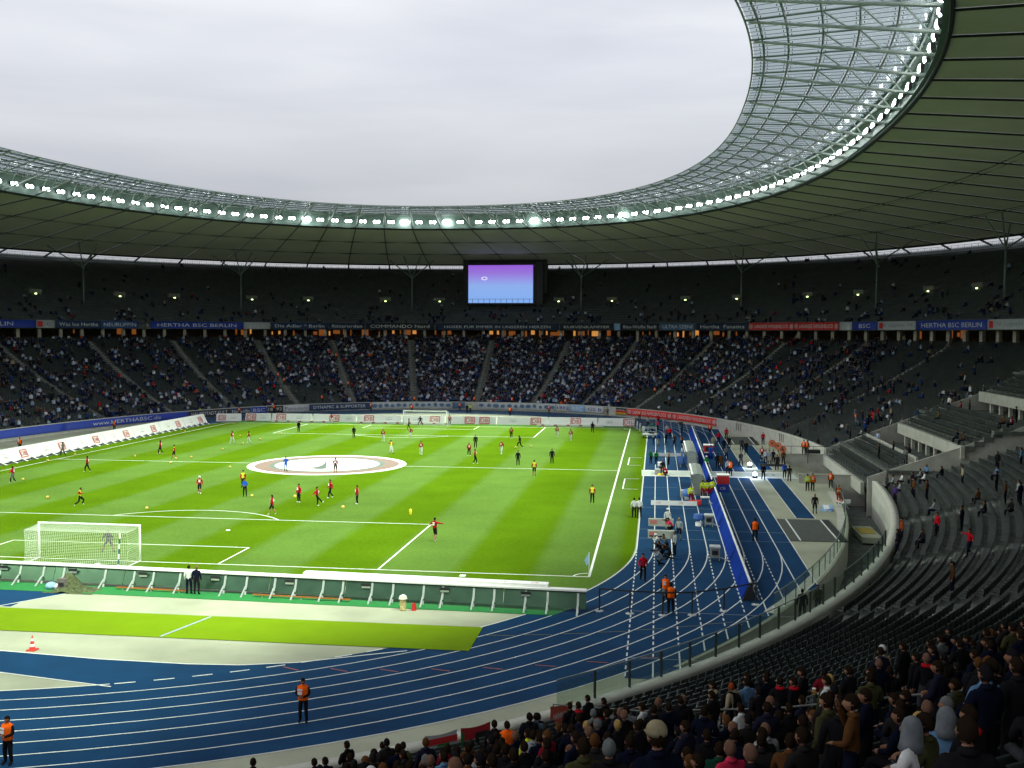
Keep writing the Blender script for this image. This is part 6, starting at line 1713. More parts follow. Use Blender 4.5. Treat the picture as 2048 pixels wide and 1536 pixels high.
for i, (a, b) in enumerate(zip(ts[:-1], ts[1:])):
    A, B_ = rv(a, WALL, .12, 1.33), rv(b, WALL, .12, 1.33)
    q = MB(); q.box((A.x, A.y, 1.86), (.10, .05, 1.08), STEELD, rz=math.atan2(B_.y-A.y, B_.x-A.x)+1.57); q.build('rail_post', cr_)
    q = MB(); q.hexa([A, B_, B_+Vector((.02, 0, 0)), A+Vector((.02, 0, 0)), A+Vector((0, 0, 1.0)), B_+Vector((0, 0, 1.0)), B_+Vector((.02, 0, 1.0)), A+Vector((.02, 0, 1.0))], FGLASS); q.build('glass_pane', cr_)
sf = empty('separator_rail', (0, 0, 0)); tag(sf, 'long straight rail running up through the near rows beside a stair', 'railing')
p, q_, d, s = radial_basis(-57.8, WALL, LTOP)
DULL = mat('dull_rail', (.10, .11, .10), .6)
q = MB(); q.tube([rv(-57.8, low(u))+Vector((0, 0, 1.22)) for u in (0, .2, .4, .6, .8, .93)], .026, DULL, n=5); q.build('handrail', sf)
for u in np.arange(0, .93, .058):
    P = rv(-57.8, low(u)); q = MB(); q.tube([P, P+Vector((0, 0, 1.2))], .02, STEELD, n=5); q.build('rail_post', sf)
# moat floor things, corner pit
e = empty('moat_walkway', (56.4, -24.5, -2.25)); tag(e, 'yellow grey covered trench step in the moat below the curved wall', 'step')
q = MB(); q.box((0, 0, .3), (1.7, 5.5, .5), CONC); q.build('block', e); q = MB(); q.box((0, .3, .57), (1.3, 2.6, .04), mat('yellow_mat', (.35, .26, .03), .8)); q.build('yellow_mat', e)
e = empty('black_flight_case', (50.2, -55.5, 0)); tag(e, 'black case with white label at the corner of the apron behind the near rail', 'case'); q = MB(); q.box((0, 0, .45), (1.1, .8, .9), BLACK); q.build('box', e); q = MB(); q.box((-.1, -.41, .65), (.4, .02, .3), WHITE); q.build('label_plate', e)
# hanging banners before the near stand
def hang(t0, t1, z0, z1, m, lab, extra):
    c = rv((t0+t1)/2, WALL, .75); e = empty('hanging_banner', (c.x, c.y, z0)); tag(e, lab, 'banner'); inv = np.array([-c.x, -c.y, -z0])
    ts = np.linspace(t0, t1, 9); A = rp(ts, WALL, .72, z=z0); B_ = rp(ts, WALL, .72, z=z1); A[:, 2] += np.sin(np.linspace(0, 3, 9))*.12; B_[:, 2] -= np.sin(np.linspace(0, math.pi, 9))*.07
    V, Q = strip([A, (A+B_)/2, B_]); link('cloth', np_mesh('cloth', V+inv, Q, mats=[m]), e); extra(e, ts, inv)
def patch_(e, ts, inv, a, b, z0, z1, m, nm, dr=.78):
    A = rp([a, b], WALL, dr, z=z0); B_ = rp([a, b], WALL, dr, z=z1); V, Q = strip([A, B_]); link(nm, np_mesh(nm, V+inv, Q, mats=[m]), e)
def ex1(e, ts, inv):
    c = rv((ts[0]+ts[-1])/2, WALL, .80); P = [(rv((ts[0]+ts[-1])/2+.26*math.cos(a), WALL, .80, .78+.26*math.sin(a)))+Vector(inv) for a in np.linspace(0, 6.28, 13)[:-1]]
    q = MB(); q.add(P, [tuple(range(12))], PALE); q.build('round_emblem', e)
    o = bent('lettering', 'HANNOVER', .22, 1.25, ts[0], ts[-1], WALL, .80, TXC, e, .8); o.location = inv
hang(HANG[4], HANG[5], 0.15, 1.75, mat('red_orange_cloth', (.42, .07, .04), .8, var=.2), 'small red banner with white round emblem hanging at the near front wall', ex1)
def ex2(e, ts, inv):
    patch_(e, ts, inv, ts[0]+.5, ts[0]+.95, .5, 1.5, BLACK, 'dark_portrait'); patch_(e, ts, inv, ts[0], ts[0]+.1, .3, 1.6, MATG, 'green_edge')
hang(HANG[2], HANG[3], 0.1, 1.75, mat('deep_red_cloth', (.40, .012, .02), .8), 'wide red banner with a dark figure hanging at the near front wall', ex2)
def ex3(e, ts, inv):
    patch_(e, ts, inv, ts[0], ts[-1], 1.38, 1.6, RED, 'red_stripe'); patch_(e, ts, inv, ts[3], ts[6], 1.2, 1.37, MATG, 'green_stripe')
hang(HANG[0], HANG[1], 0.4, 1.75, PALE, 'pale banner with red and green stripes hanging at the near front wall', ex3)
# ================================================================== people
COL = dict(black=(.012, .012, .014), coat=(.02, .018, .018), red=(.33, .012, .02), redj=(.42, .01, .02), darkred=(.18, .01, .02), white=(.55, .56, .56), whitegrey=(.28, .30, .31), yellow=(.55, .55, .04), grey=(.13, .14, .14), greydark=(.04, .045, .05),
    blue=(.02, .08, .38), navy=(.007, .009, .020), orange=(.92, .13, .012), neon=(.50, .62, .02), pink=(.55, .03, .08), green=(.01, .18, .05), brown=(.09, .04, .015), beige=(.34, .29, .19), olive=(.05, .05, .022), skin=(.24, .12, .075), lightblue=(.10, .20, .34), purple=(.06, .03, .14), orangedark=(.25, .05, .015), greyblue=(.07, .10, .14),
    tan=(.30, .24, .15), greendark=(.01, .05, .03), jersey=(.015, .015, .03), redcollar=(.02, .015, .015), beigehood=(.03, .03, .03), whitenavy=(.45, .47, .5), whiteblue=(.3, .36, .5), neonred=(.45, .10, .02), navyyellow=(.02, .03, .12), brownyellow=(.15, .12, .03),
    dark=(.018, .012, .008), blond=(.36, .23, .08), bald=(.15, .08, .055), cap=(.6, .6, .58), capt=(.28, .24, .15), hood=(.15, .165, .18), hoodb=(.01, .01, .01), neonhair=(.4, .5, .05))
COL['white_h'] = (.62, .63, .62)
def cm(k): return mat('cloth_'+k, COL[k], 0.85 if k != 'skin' else .6, var=0.22, scale=7, bump=.6 if k not in ('skin', 'bald') else 0, spec=.0 if k not in ('skin', 'bald') else .1)
POSES = {}
def pose(name):
    """joint table, person faces +y; returns dict of joints"""
    J = dict(pel=(0, 0, .94), wa=(0, .005, 1.10), ch=(0, .01, 1.30), nk=(0, .0, 1.47), hd=(0, .02, 1.62), cr=(0, .0, 1.72),
        shL=(-.19, 0, 1.41), shR=(.19, 0, 1.41), elL=(-.25, -.02, 1.13), elR=(.25, -.02, 1.13), wrL=(-.26, .08, .88), wrR=(.26, .08, .88),
        hpL=(-.10, 0, .90), hpR=(.10, 0, .90), knL=(-.12, .03, .49), knR=(.12, .03, .49), anL=(-.13, -.02, .09), anR=(.13, -.02, .09), toL=(-.15, .16, .04), toR=(.15, .16, .04))
    def s(**k): J.update(k)
    if name == 'walk': s(knL=(-.11, .20, .52), anL=(-.11, .22, .10), toL=(-.12, .40, .07), knR=(.11, -.04, .50), anR=(.12, -.32, .13), toR=(.13, -.17, .05), elL=(-.25, -.12, 1.15), wrL=(-.24, -.14, .90), elR=(.25, .05, 1.14), wrR=(.22, .24, .95))
    if name == 'run': s(knL=(-.11, .32, .62), anL=(-.11, .16, .28), toL=(-.12, .33, .22), knR=(.11, -.08, .50), anR=(.12, -.46, .26), toR=(.13, -.42, .10), elL=(-.27, -.22, 1.20), wrL=(-.20, -.06, 1.04), elR=(.27, .12, 1.20), wrR=(.16, .30, 1.28), hd=(0, .10, 1.60), cr=(0, .09, 1.70), nk=(0, .06, 1.46), ch=(0, .05, 1.29))
    if name == 'kick': s(knR=(.12, .30, .66), anR=(.12, .55, .38), toR=(.12, .68, .50), elL=(-.38, .05, 1.22), wrL=(-.52, .12, 1.08), elR=(.36, -.15, 1.22), wrR=(.48, -.22, 1.05))
    if name == 'point': s(elR=(.46, .08, 1.36), wrR=(.70, .14, 1.34), elL=(-.40, .0, 1.24), wrL=(-.58, .08, 1.12), knL=(-.12, .16, .50), anL=(-.12, .18, .09), toL=(-.13, .36, .05), anR=(.13, -.24, .12), toR=(.14, -.09, .05))
    if name == 'wide': s(pel=(0, -.05, .82), wa=(0, 0, .98), ch=(0, .06, 1.16), nk=(0, .10, 1.32), hd=(0, .14, 1.47), cr=(0, .13, 1.57), shL=(-.19, .06, 1.27), shR=(.19, .06, 1.27), hpL=(-.1, -.05, .80), hpR=(.1, -.05, .80), knL=(-.28, .08, .46), knR=(.28, .08, .46), anL=(-.40, 0, .09), anR=(.40, 0, .09), toL=(-.46, .15, .04), toR=(.46, .15, .04), elL=(-.34, .10, 1.02), wrL=(-.36, .28, .86), elR=(.34, .10, 1.02), wrR=(.36, .28, .86))
    if name == 'folded': s(elL=(-.27, .04, 1.14), wrL=(-.05, .22, 1.06), elR=(.27, .04, 1.14), wrR=(.06, .23, 1.10))
    if name == 'camera': s(elL=(-.24, .18, 1.30), wrL=(-.08, .32, 1.52), elR=(.24, .18, 1.28), wrR=(.10, .32, 1.54))
    if name == 'sit': s(pel=(0, 0, .48), wa=(0, -.02, .64), ch=(0, 0, .85), nk=(0, .03, 1.02), hd=(0, .06, 1.17), cr=(0, .05, 1.27), shL=(-.19, .02, .96), shR=(.19, .02, .96), elL=(-.24, .08, .70), elR=(.24, .08, .70), wrL=(-.12, .30, .62), wrR=(.12, .30, .62), hpL=(-.1, .02, .46), hpR=(.1, .02, .46), knL=(-.14, .44, .47), knR=(.14, .44, .47), anL=(-.14, .42, .08), anR=(.14, .42, .08), toL=(-.15, .60, .04), toR=(.15, .60, .04))
    if name == 'crouch': s(pel=(0, -.05, .42), wa=(0, .02, .58), ch=(0, .14, .76), nk=(0, .22, .92), hd=(0, .30, 1.04), cr=(0, .31, 1.14), shL=(-.18, .2, .87), shR=(.18, .2, .87), elL=(-.24, .32, .68), elR=(.24, .32, .68), wrL=(-.08, .50, .82), wrR=(.08, .50, .84), hpL=(-.1, -.04, .42), hpR=(.1, -.04, .42), knL=(-.17, .34, .44), knR=(.17, .26, .12), anL=(-.16, .12, .08), anR=(.16, -.16, .08), toL=(-.17, .28, .04), toR=(.16, -.26, .04))
    if name == 'face': s(elR=(.30, .10, 1.16), wrR=(.12, .20, 1.52), elL=(-.27, .04, 1.14), wrL=(-.05, .22, 1.06))
    if name == 'cup': s(elR=(.27, .08, 1.14), wrR=(.18, .32, 1.22))
    return J
SLOT = ['torso', 'sleeve', 'forearm', 'hand', 'thigh', 'shin', 'shoe', 'skin', 'hair']
def person_mesh(pname, detail):
    J = pose(pname); V = {k: Vector(v) for k, v in J.items()}
    for sd in 'LR':
        w = V['wr'+sd]; d = (w-V['el'+sd]).normalized(); V['ha'+sd] = w+d*.085
    V['hb'] = V['nk'].lerp(V['hd'], .55); hdp = V.pop('hd'); V.pop('cr')
    RAD = dict(pel=(.175, .135), wa=(.165, .125), ch=(.195, .135), nk=(.058, .058), hd=(.082, .095), cr=(.062, .075), shL=(.085, .09), shR=(.085, .09), elL=(.062, .062), elR=(.062, .062), wrL=(.042, .042), wrR=(.042, .042), haL=(.045, .03), haR=(.045, .03),
        hpL=(.11, .11), hpR=(.11, .11), knL=(.078, .078), knR=(.078, .078), anL=(.055, .06), anR=(.055, .06), toL=(.042, .035), toR=(.042, .035), hb=(.052, .055))
    E_ = [('pel', 'wa', 0), ('wa', 'ch', 0), ('ch', 'nk', 0), ('nk', 'hb', 7)]
    for sd in 'LR':
        E_ += [('ch', 'sh'+sd, 0), ('sh'+sd, 'el'+sd, 1), ('el'+sd, 'wr'+sd, 2), ('wr'+sd, 'ha'+sd, 3), ('pel', 'hp'+sd, 4), ('hp'+sd, 'kn'+sd, 4), ('kn'+sd, 'an'+sd, 5), ('an'+sd, 'to'+sd, 6)]
        if detail:
            d = (V['ha'+sd]-V['wr'+sd]).normalized(); up = Vector((0, 0, 1)) if abs(d.z) < .8 else Vector((0, 1, 0)); x = d.cross(up).normalized(); c_ = d.cross(x)
            for i in range(4):
                a = V['ha'+sd]+x*(i-1.5)*.021; L_ = (.062, .075, .07, .052)[i]; n1, n2 = 'f%s%d' % (sd, i), 'g%s%d' % (sd, i)
                V[n1] = a+d*.03; V[n2] = a+d*(.03+L_*.75)+c_*.02; RAD[n1] = (.0105, .0105); RAD[n2] = (.008, .008); E_ += [('ha'+sd, n1, 3), (n1, n2, 3)]
            V['t'+sd] = V['wr'+sd]+d*.05+x*.045; V['u'+sd] = V['t'+sd]+d*.035+x*.015; RAD['t'+sd] = (.014, .014); RAD['u'+sd] = (.010, .010); E_ += [('wr'+sd, 't'+sd, 3), ('t'+sd, 'u'+sd, 3)]
    names = list(V); ix = {n: i for i, n in enumerate(names)}
    me = bpy.data.meshes.new('person'); me.from_pydata([V[n][:] for n in names], [(ix[a], ix[b]) for a, b, _ in E_], [])
    ob = bpy.data.objects.new('tmp', me); C.objects.link(ob)
    md = ob.modifiers.new('s', 'SKIN'); md.use_smooth_shade = True; md.branch_smoothing = 0.6
    sv = me.skin_vertices[0].data
    for n in names: sv[ix[n]].radius = RAD[n]; sv[ix[n]].use_root = (n == 'pel')
    ob.modifiers.new('b', 'SUBSURF').levels = 1
    dg = bpy.context.evaluated_depsgraph_get(); dg.update()
    out_ = bpy.data.meshes.new_from_object(ob.evaluated_get(dg)); bpy.data.objects.remove(ob)
    while len(out_.materials) < len(SLOT): out_.materials.append(MATS['cloth_skin'] if 'cloth_skin' in MATS else cm('skin'))
    for p in out_.polygons:
        c = p.center; best = (9, 0)
        for a, b, sl in E_:
            A, B_ = V[a], V[b]; ab = B_-A; t_ = max(0, min(1, (c-A).dot(ab)/ab.length_squared)); dd = (A+ab*t_-c).length
            if sl == 7: dd -= .02
            if dd < best[0]: best = (dd, sl)
        sl_ = best[1]
        if sl_ == 7 and (c-V['nk']).dot((V['hb']-V['nk']).normalized()) < .035: sl_ = 0
        p.material_index = sl_; p.use_smooth = True
    # head, ears, hair shell and collar grown onto the neck
    bm = bmesh.new(); bm.from_mesh(out_)
    rs = random.Random(hash(pname+str(detail)) % 999 if False else len(pname)*7+detail)
    tilt = (V['hb']-V['nk']).normalized()
    def ell(c, f, nu, nv, sl, keep=None):
        rows = []
        for i in range(nv+1):
            th = math.pi*i/nv; row = []
            for k in range(nu):
                ph_ = 2*math.pi*k/nu; d = Vector((math.sin(th)*math.cos(ph_), math.sin(th)*math.sin(ph_), math.cos(th)))
                row.append(bm.verts.new(c+f(d)))
            rows.append(row)
        for i in range(nv):
            for k in range(nu):
                q = (rows[i][k], rows[i+1][k], rows[i+1][(k+1) % nu], rows[i][(k+1) % nu])
                if keep and not keep((q[0].co+q[2].co)/2-c): continue
                fc = bm.faces.new(q); fc.material_index = sl; fc.smooth = True
    def headf(d):
        w = .078; x = d.x*w; y = d.y*.098; z = d.z*.122
        if d.z < -.1: x *= 1-.30*min(1, (-d.z-.1)); y = y*(1-.15*(-d.z-.1))+.012
        if d.y > .85 and -.35 < d.z < .15 and abs(d.x) < .35: y += .020
        if abs(d.x) > .92 and -.3 < d.z < .25: x += math.copysign(.014, d.x)
        if d.y > .7 and .0 < d.z < .3 and .15 < abs(d.x) < .6: y -= .008
        return Vector((x, y, z))
    ell(hdp, headf, 16, 12, 7)
    L_ = 1.0 if not detail else 1.1
    ell(hdp+Vector((0, -.006, .012)), lambda d: Vector((d.x*.088, d.y*.106, d.z*.124))*(1+.05*math.sin(9*d.x+5*d.z)*math.sin(8*d.y+3)), 16, 12, 8, lambda q: (q.z > .062-.02*(q.y > 0)) or (q.y < .015 and q.z > -.075))
    nk_ = V['nk']
    ell(nk_+Vector((0, -.01, .0)), lambda d: Vector((d.x*.095, d.y*.085, d.z*.045)), 12, 6, 0, lambda q: q.z < .035)
    bm.to_mesh(out_); bm.free()
    out_.name = 'person_'+pname
    return out_
cm('skin')
def get_mesh(pname, detail=False):
    k = (pname, detail)
    if k not in POSES: POSES[k] = person_mesh(pname, detail)
    return POSES[k]
ACC = {}
def acc_mesh(kind):
    if kind in ACC: return ACC[kind]
    q = MB()
    if kind == 'cap':
        q.lathe([(.105, -.0), (.108, .04), (.095, .09), (.06, .125), (.01, .138)], cm('capt'), n=14); q.hexa([(-.07, .08, -.02), (.07, .08, -.02), (.05, .2, -.035), (-.05, .2, -.035), (-.07, .08, 0), (.07, .08, 0), (.05, .2, -.02), (-.05, .2, -.02)], cm('capt'))
    elif kind == 'woolcap': q.lathe([(.108, -.03), (.112, .02), (.10, .08), (.06, .125), (.01, .14)], cm('cap'), n=20)
    elif kind == 'blackcap': q.lathe([(.112, -.02), (.114, .04), (.10, .085), (.05, .115), (.01, .12)], cm('black'), n=12)
    elif kind == 'hood': q.lathe([(.15, -.22), (.125, -.13), (.118, -.03), (.112, .05), (.085, .115), (.03, .15)], cm('hood'), n=20)
    elif kind == 'hoodb': q.lathe([(.15, -.22), (.125, -.13), (.118, -.03), (.112, .05), (.085, .115), (.03, .15)], cm('black'), n=20)
    elif kind == 'print': q.box((0, 0, 0), (.20, .012, .07), WHITE); q.box((0, 0, -.13), (.17, .012, .12), WHITE)
    elif kind == 'collar': q.lathe([(.085, -.03), (.12, -.045), (.125, .0), (.09, .03)], cm('redj'), n=12)
    elif kind == 'collarw': q.lathe([(.085, -.03), (.15, -.055), (.155, .0), (.09, .04)], cm('beige'), n=12)
    elif kind == 'vest':   # open sleeveless shell over the torso
        q.lathe([(.19, -.36), (.205, -.30), (.22, -.12), (.235, .05), (.215, .13), (.11, .19)], cm('orange'), n=16)
    elif kind == 'cup': q.lathe([(.03, 0), (.042, .13)], mat('beer', (.5, .3, .05), .2), n=10); q.lathe([(.043, .131), (.043, .15)], WHITE, n=10)
    elif kind == 'camera': q.box((0, 0, 0), (.16, .12, .12), BLACK); q.tube([(0, .05, 0), (0, .24, 0)], .05, BLACK, n=8)
    elif kind == 'bigcamera': q.box((0, 0, 0), (.22, .6, .26), BLACK); q.tube([(0, .3, 0), (0, .5, 0)], .09, BLACK, n=8)
    elif kind == 'strip': q.box((0, 0, 0), (.36, .26, .05), WHITE); q.box((0, 0, -.12), (.36, .26, .04), mat('reflective_yellow', (.6, .6, .1), .4))
    ACC[kind] = q.mesh(kind, smooth=kind in ('cap', 'woolcap', 'hood', 'hoodb', 'vest', 'collar', 'collarw')); return ACC[kind]
def add_person(x, y, z, pname, rz, top, bot, shin, hair, label, group=None, scale=1.0, detail=False):
    me = get_mesh(pname, detail)
    o = link('person', me, None, (x, y, z-.0), rz); s_ = scale*random.uniform(.97, 1.03); o.scale = (s_, s_, s_)
    tag(o, label, 'person', group)
    long_ = top in ('coat', 'brown') and bot == top
    base_top = {'redcollar': 'black', 'beigehood': 'greydark', 'tan': 'black', 'capt': 'navy', 'neonred': 'neonred'}.get(top, top)
    hc = {'hood': 'dark', 'cap': 'dark', 'capt': 'dark', 'hoodb': 'dark', 'white': 'dark', 'orange': 'dark', 'neonhair': 'dark', 'grey': 'grey', 'red': 'orangedark'}.get(hair, hair)
    arm = {'orange': 'black', 'yellow': 'red', 'neonred': 'darkred'}.get(base_top, base_top); fore = arm
    sh = shin if shin != 'skin' else 'skin'
    shoe = 'white' if (top in ('red', 'darkred') or pname in ('run', 'kick')) else 'black'
    for i, k in enumerate((base_top, arm, fore, 'skin', bot, sh, shoe, 'skin', hc)):
        o.material_slots[i].link = 'OBJECT'; o.material_slots[i].material = cm(k)
    J = pose(pname); hd = Vector(J['hd'])
    def acc(kind, name, loc, rot=(0, 0, 0)):
        a = link(name, acc_mesh(kind), o, loc); a.rotation_euler = rot; return a
    if hair == 'capt': acc('cap', 'cap', hd+Vector((0, 0, .03)))
    if hair in ('cap', 'white'): acc('woolcap', 'cap', hd+Vector((0, -.01, .03)))
    if hair == 'hood': acc('hood', 'hood', hd+Vector((0, -.02, .0)))
    if hair == 'hoodb': acc('hoodb', 'hood', hd+Vector((0, -.02, .0)))
    ch = Vector(J['ch']); nk = Vector(J['nk'])
    if top in ('red', 'darkred') and pname != 'crouch':
        acc('print', 'back_print', ch+Vector((0, -.145, .07))); acc('print', 'chest_print', ch+Vector((0, .155, .07)))
    if top == 'orange' and pname not in ('crouch', 'sit'):
        v_ = acc('vest', 'vest', ch+Vector((0, 0, -.02))); v_.scale = (1.02, .76, 1.05)
    if top == 'orange': acc('print', 'vest_badge', ch+Vector((.07, .185, .04)))
    if top == 'redcollar': acc('collar', 'scarf', nk+Vector((0, 0, -.0)))
    if top == 'beigehood': acc('collarw', 'folded_hood', nk)
    if top in ('neon', 'neonred'): acc('strip', 'reflective_bands', ch+Vector((0, 0, -.06)))
    if pname == 'cup': acc('cup', 'beer_cup', Vector(J['wrR'])+Vector((0, .1, -.05)))
    if pname == 'camera': acc('bigcamera', 'video_camera', hd+Vector((.12, .16, .0)))
    if pname == 'crouch': acc('camera', 'photo_camera', hd+Vector((0, .22, -.05)))
    if top == 'jersey' or label.startswith('fan in white'):
        t_ = '83' if top == 'jersey' else 'KIRCHHOFF'
        tt = text_flat('lettering', t_, .24 if top == 'jersey' else .07, (.14 if top == 'jersey' else .17, -.155, 1.12 if top == 'jersey' else 1.32), (-1, 0, 0), (0, 0, 1), PALE if top == 'jersey' else BLACK, o, width=.28 if top == 'jersey' else .34)
    return o
for x, y, z, ps, fc, top, bot, shin, hair, lab in GROUND_PEOPLE:
    if 54.0 < y < 58.5 and abs(x) < 33: y = 53.9
    add_person(x, y, z if z else 0.02, ps, R(fc), top, bot, shin, hair, lab)
def tread(t, u):
    """snap to the tread of a lower row: returns point in the middle of the step"""
    i = min(NROW-1, max(0, int(u*NROW))); uu = (i+0.30)/NROW
    p = rv(t, low(uu)); p.z = low((i+1)/NROW)[3]; return p, i
HN = {'dark': 'dark-haired', 'bald': 'bald', 'grey': 'grey-haired', 'blond': 'blond', 'red': 'red-haired', 'cap': 'white-capped'}
CNM = {'black': 'black', 'navy': 'navy', 'grey': 'grey', 'olive': 'olive', 'brown': 'brown', 'redcollar': 'black with red scarf', 'beige': 'beige', 'white': 'white', 'whitegrey': 'pale grey', 'pink': 'pink', 'greendark': 'dark green', 'lightblue': 'light blue', 'greyblue': 'grey-blue', 'greydark': 'dark grey', 'purple': 'purple', 'orangedark': 'rust', 'redj': 'red', 'darkred': 'dark red', 'coat': 'dark coat', 'orange': 'orange', 'whiteblue': 'white and blue', 'navyyellow': 'blue and yellow', 'brownyellow': 'brown and yellow', 'red': 'red', 'neon': 'yellow-green', 'tan': 'tan'}
def rel_label(t, u, top, hair, anchors, used, word):
    for (ta, ua, la) in sorted(anchors, key=lambda a: (a[0]-t)**2*1.3+((a[1]-u)*45)**2):
        dt = (ta-t)*1.2; du = (u-ua)*40
        side = ('left of' if dt > 0 else 'right of') if abs(dt) > abs(du) else ('behind' if du > 0 else 'in front of')
        lab = '%s %s in %s, %s the %s' % (HN.get(hair, 'dark-haired'), word, CNM.get(top, top), side, la)
        if lab not in used and len(lab.split()) <= 16:
            used.add(lab); return lab
    for (ta, ua, la) in sorted(anchors, key=lambda a: abs(a[0]-t)):
        lab = '%s %s in %s, some way %s the %s' % (HN.get(hair, 'dark-haired'), word, CNM.get(top, top), 'left of' if ta > t else 'right of', la)
        if lab not in used and len(lab.split()) <= 16:
            used.add(lab); return lab
    k_ = 0
    while True:
        k_ += 1; lab = '%s %s in %s, %s such figure listed from the left' % (HN.get(hair, ''), word, CNM.get(top, top), ORD[k_]); lab = lab.replace(' listed', '')
        if lab not in used: used.add(lab); return lab
anch = [(t, u, lab.replace('man in', 'man in')) for t, u, _, top, hair, ps, lab in NEAR_CROWD if lab != 'A']
used = set()
for t, u, px_, top, hair, ps, lab in NEAR_CROWD:
    p, i = tread(t, u); fc = math.atan2(-p.x*.6-(p.x), -p.y*.9-p.y)
    dirn = Vector((-p.x*1.0, -p.y*.8)); rz = math.atan2(dirn.y, dirn.x)-math.pi/2+R(random.uniform(-38, 38))
    if lab == 'A': lb = rel_label(t, u, top, hair, anch, used, 'spectator')
    else: lb = lab+(' in the near stand' if len(lab.split()) < 12 else '')
    ps2 = 'face' if 'hand at his face' in lab else ('cup' if 'beer' in lab else random.choice(['stand', 'stand', 'folded', 'cup'] if False else ['stand', 'folded', 'stand']))
    if 'hand at his face' in lab: rz += R(75)
    if ps == 'sit' and ps2 not in ('face', 'cup'): ps2 = 'sit'
    if ps2 == 'sit': p.z -= .03
    add_person(p.x, p.y, p.z, ps2, rz, top, random.choice(['navy', 'black', 'greydark']), 'black', hair, lb, 'spectators in the shaded near stand', detail=True)
anch = [(t, u, lab) for t, u, _, top, hair, ps, lab in TERRACE_PEOPLE if lab != 'R']; used = set()
BL_ = [(b1, 58.5, .95, .44, .84), (b2, 67.3, 4.85, .44, .84)]
for t, u, px_, top, hair, ps, lab in TERRACE_PEOPLE:
    p, i = tread(t, u)
    if abs(t) < 6.5:
        x = p.x
        if 58.4 < x < 62.7: k = int((x-58.5)/.84); z = .95+.44*k; x = 58.5+.3+.84*k
        elif 62.7 <= x < 67.1: z = 2.36
        elif 67.1 <= x < 71.5: k = int((x-67.3)/.84); z = 4.85+.44*max(0, k); x = 67.3+.3+.84*max(0, k)
        elif 71.5 <= x < 76.6: z = 6.36
        else: k = int((x-76.8)/.84); z = 8.7+.44*max(0, k)
        p = Vector((x, p.y, z+.01))
    rz = math.atan2(-p.y*.4, -p.x)-math.pi/2+R(random.uniform(-45, 45))
    lb = rel_label(t, u, top, hair, anch, used, 'seated visitor' if ps == 'sit' else 'standing visitor') if lab == 'R' else lab
    add_person(p.x, p.y, p.z-(.03 if ps == 'sit' else 0), 'point' if 'stretching' in lab else ps, rz, top, 'navy', 'navy' if 'jeans' in lab else 'black', hair, lb, 'visitors on the right terraces')
CROWDM = bpy.data.materials.new('crowd_clothing'); CROWDM.use_nodes = True
nt = CROWDM.node_tree; b = nt.nodes['Principled BSDF']; b.inputs['Roughness'].default_value = .85; b.inputs['Specular IOR Level'].default_value = 0.0
at = nt.nodes.new('ShaderNodeAttribute'); at.attribute_name = 'clothing'; nt.links.new(at.outputs['Color'], b.inputs['Base Color'])
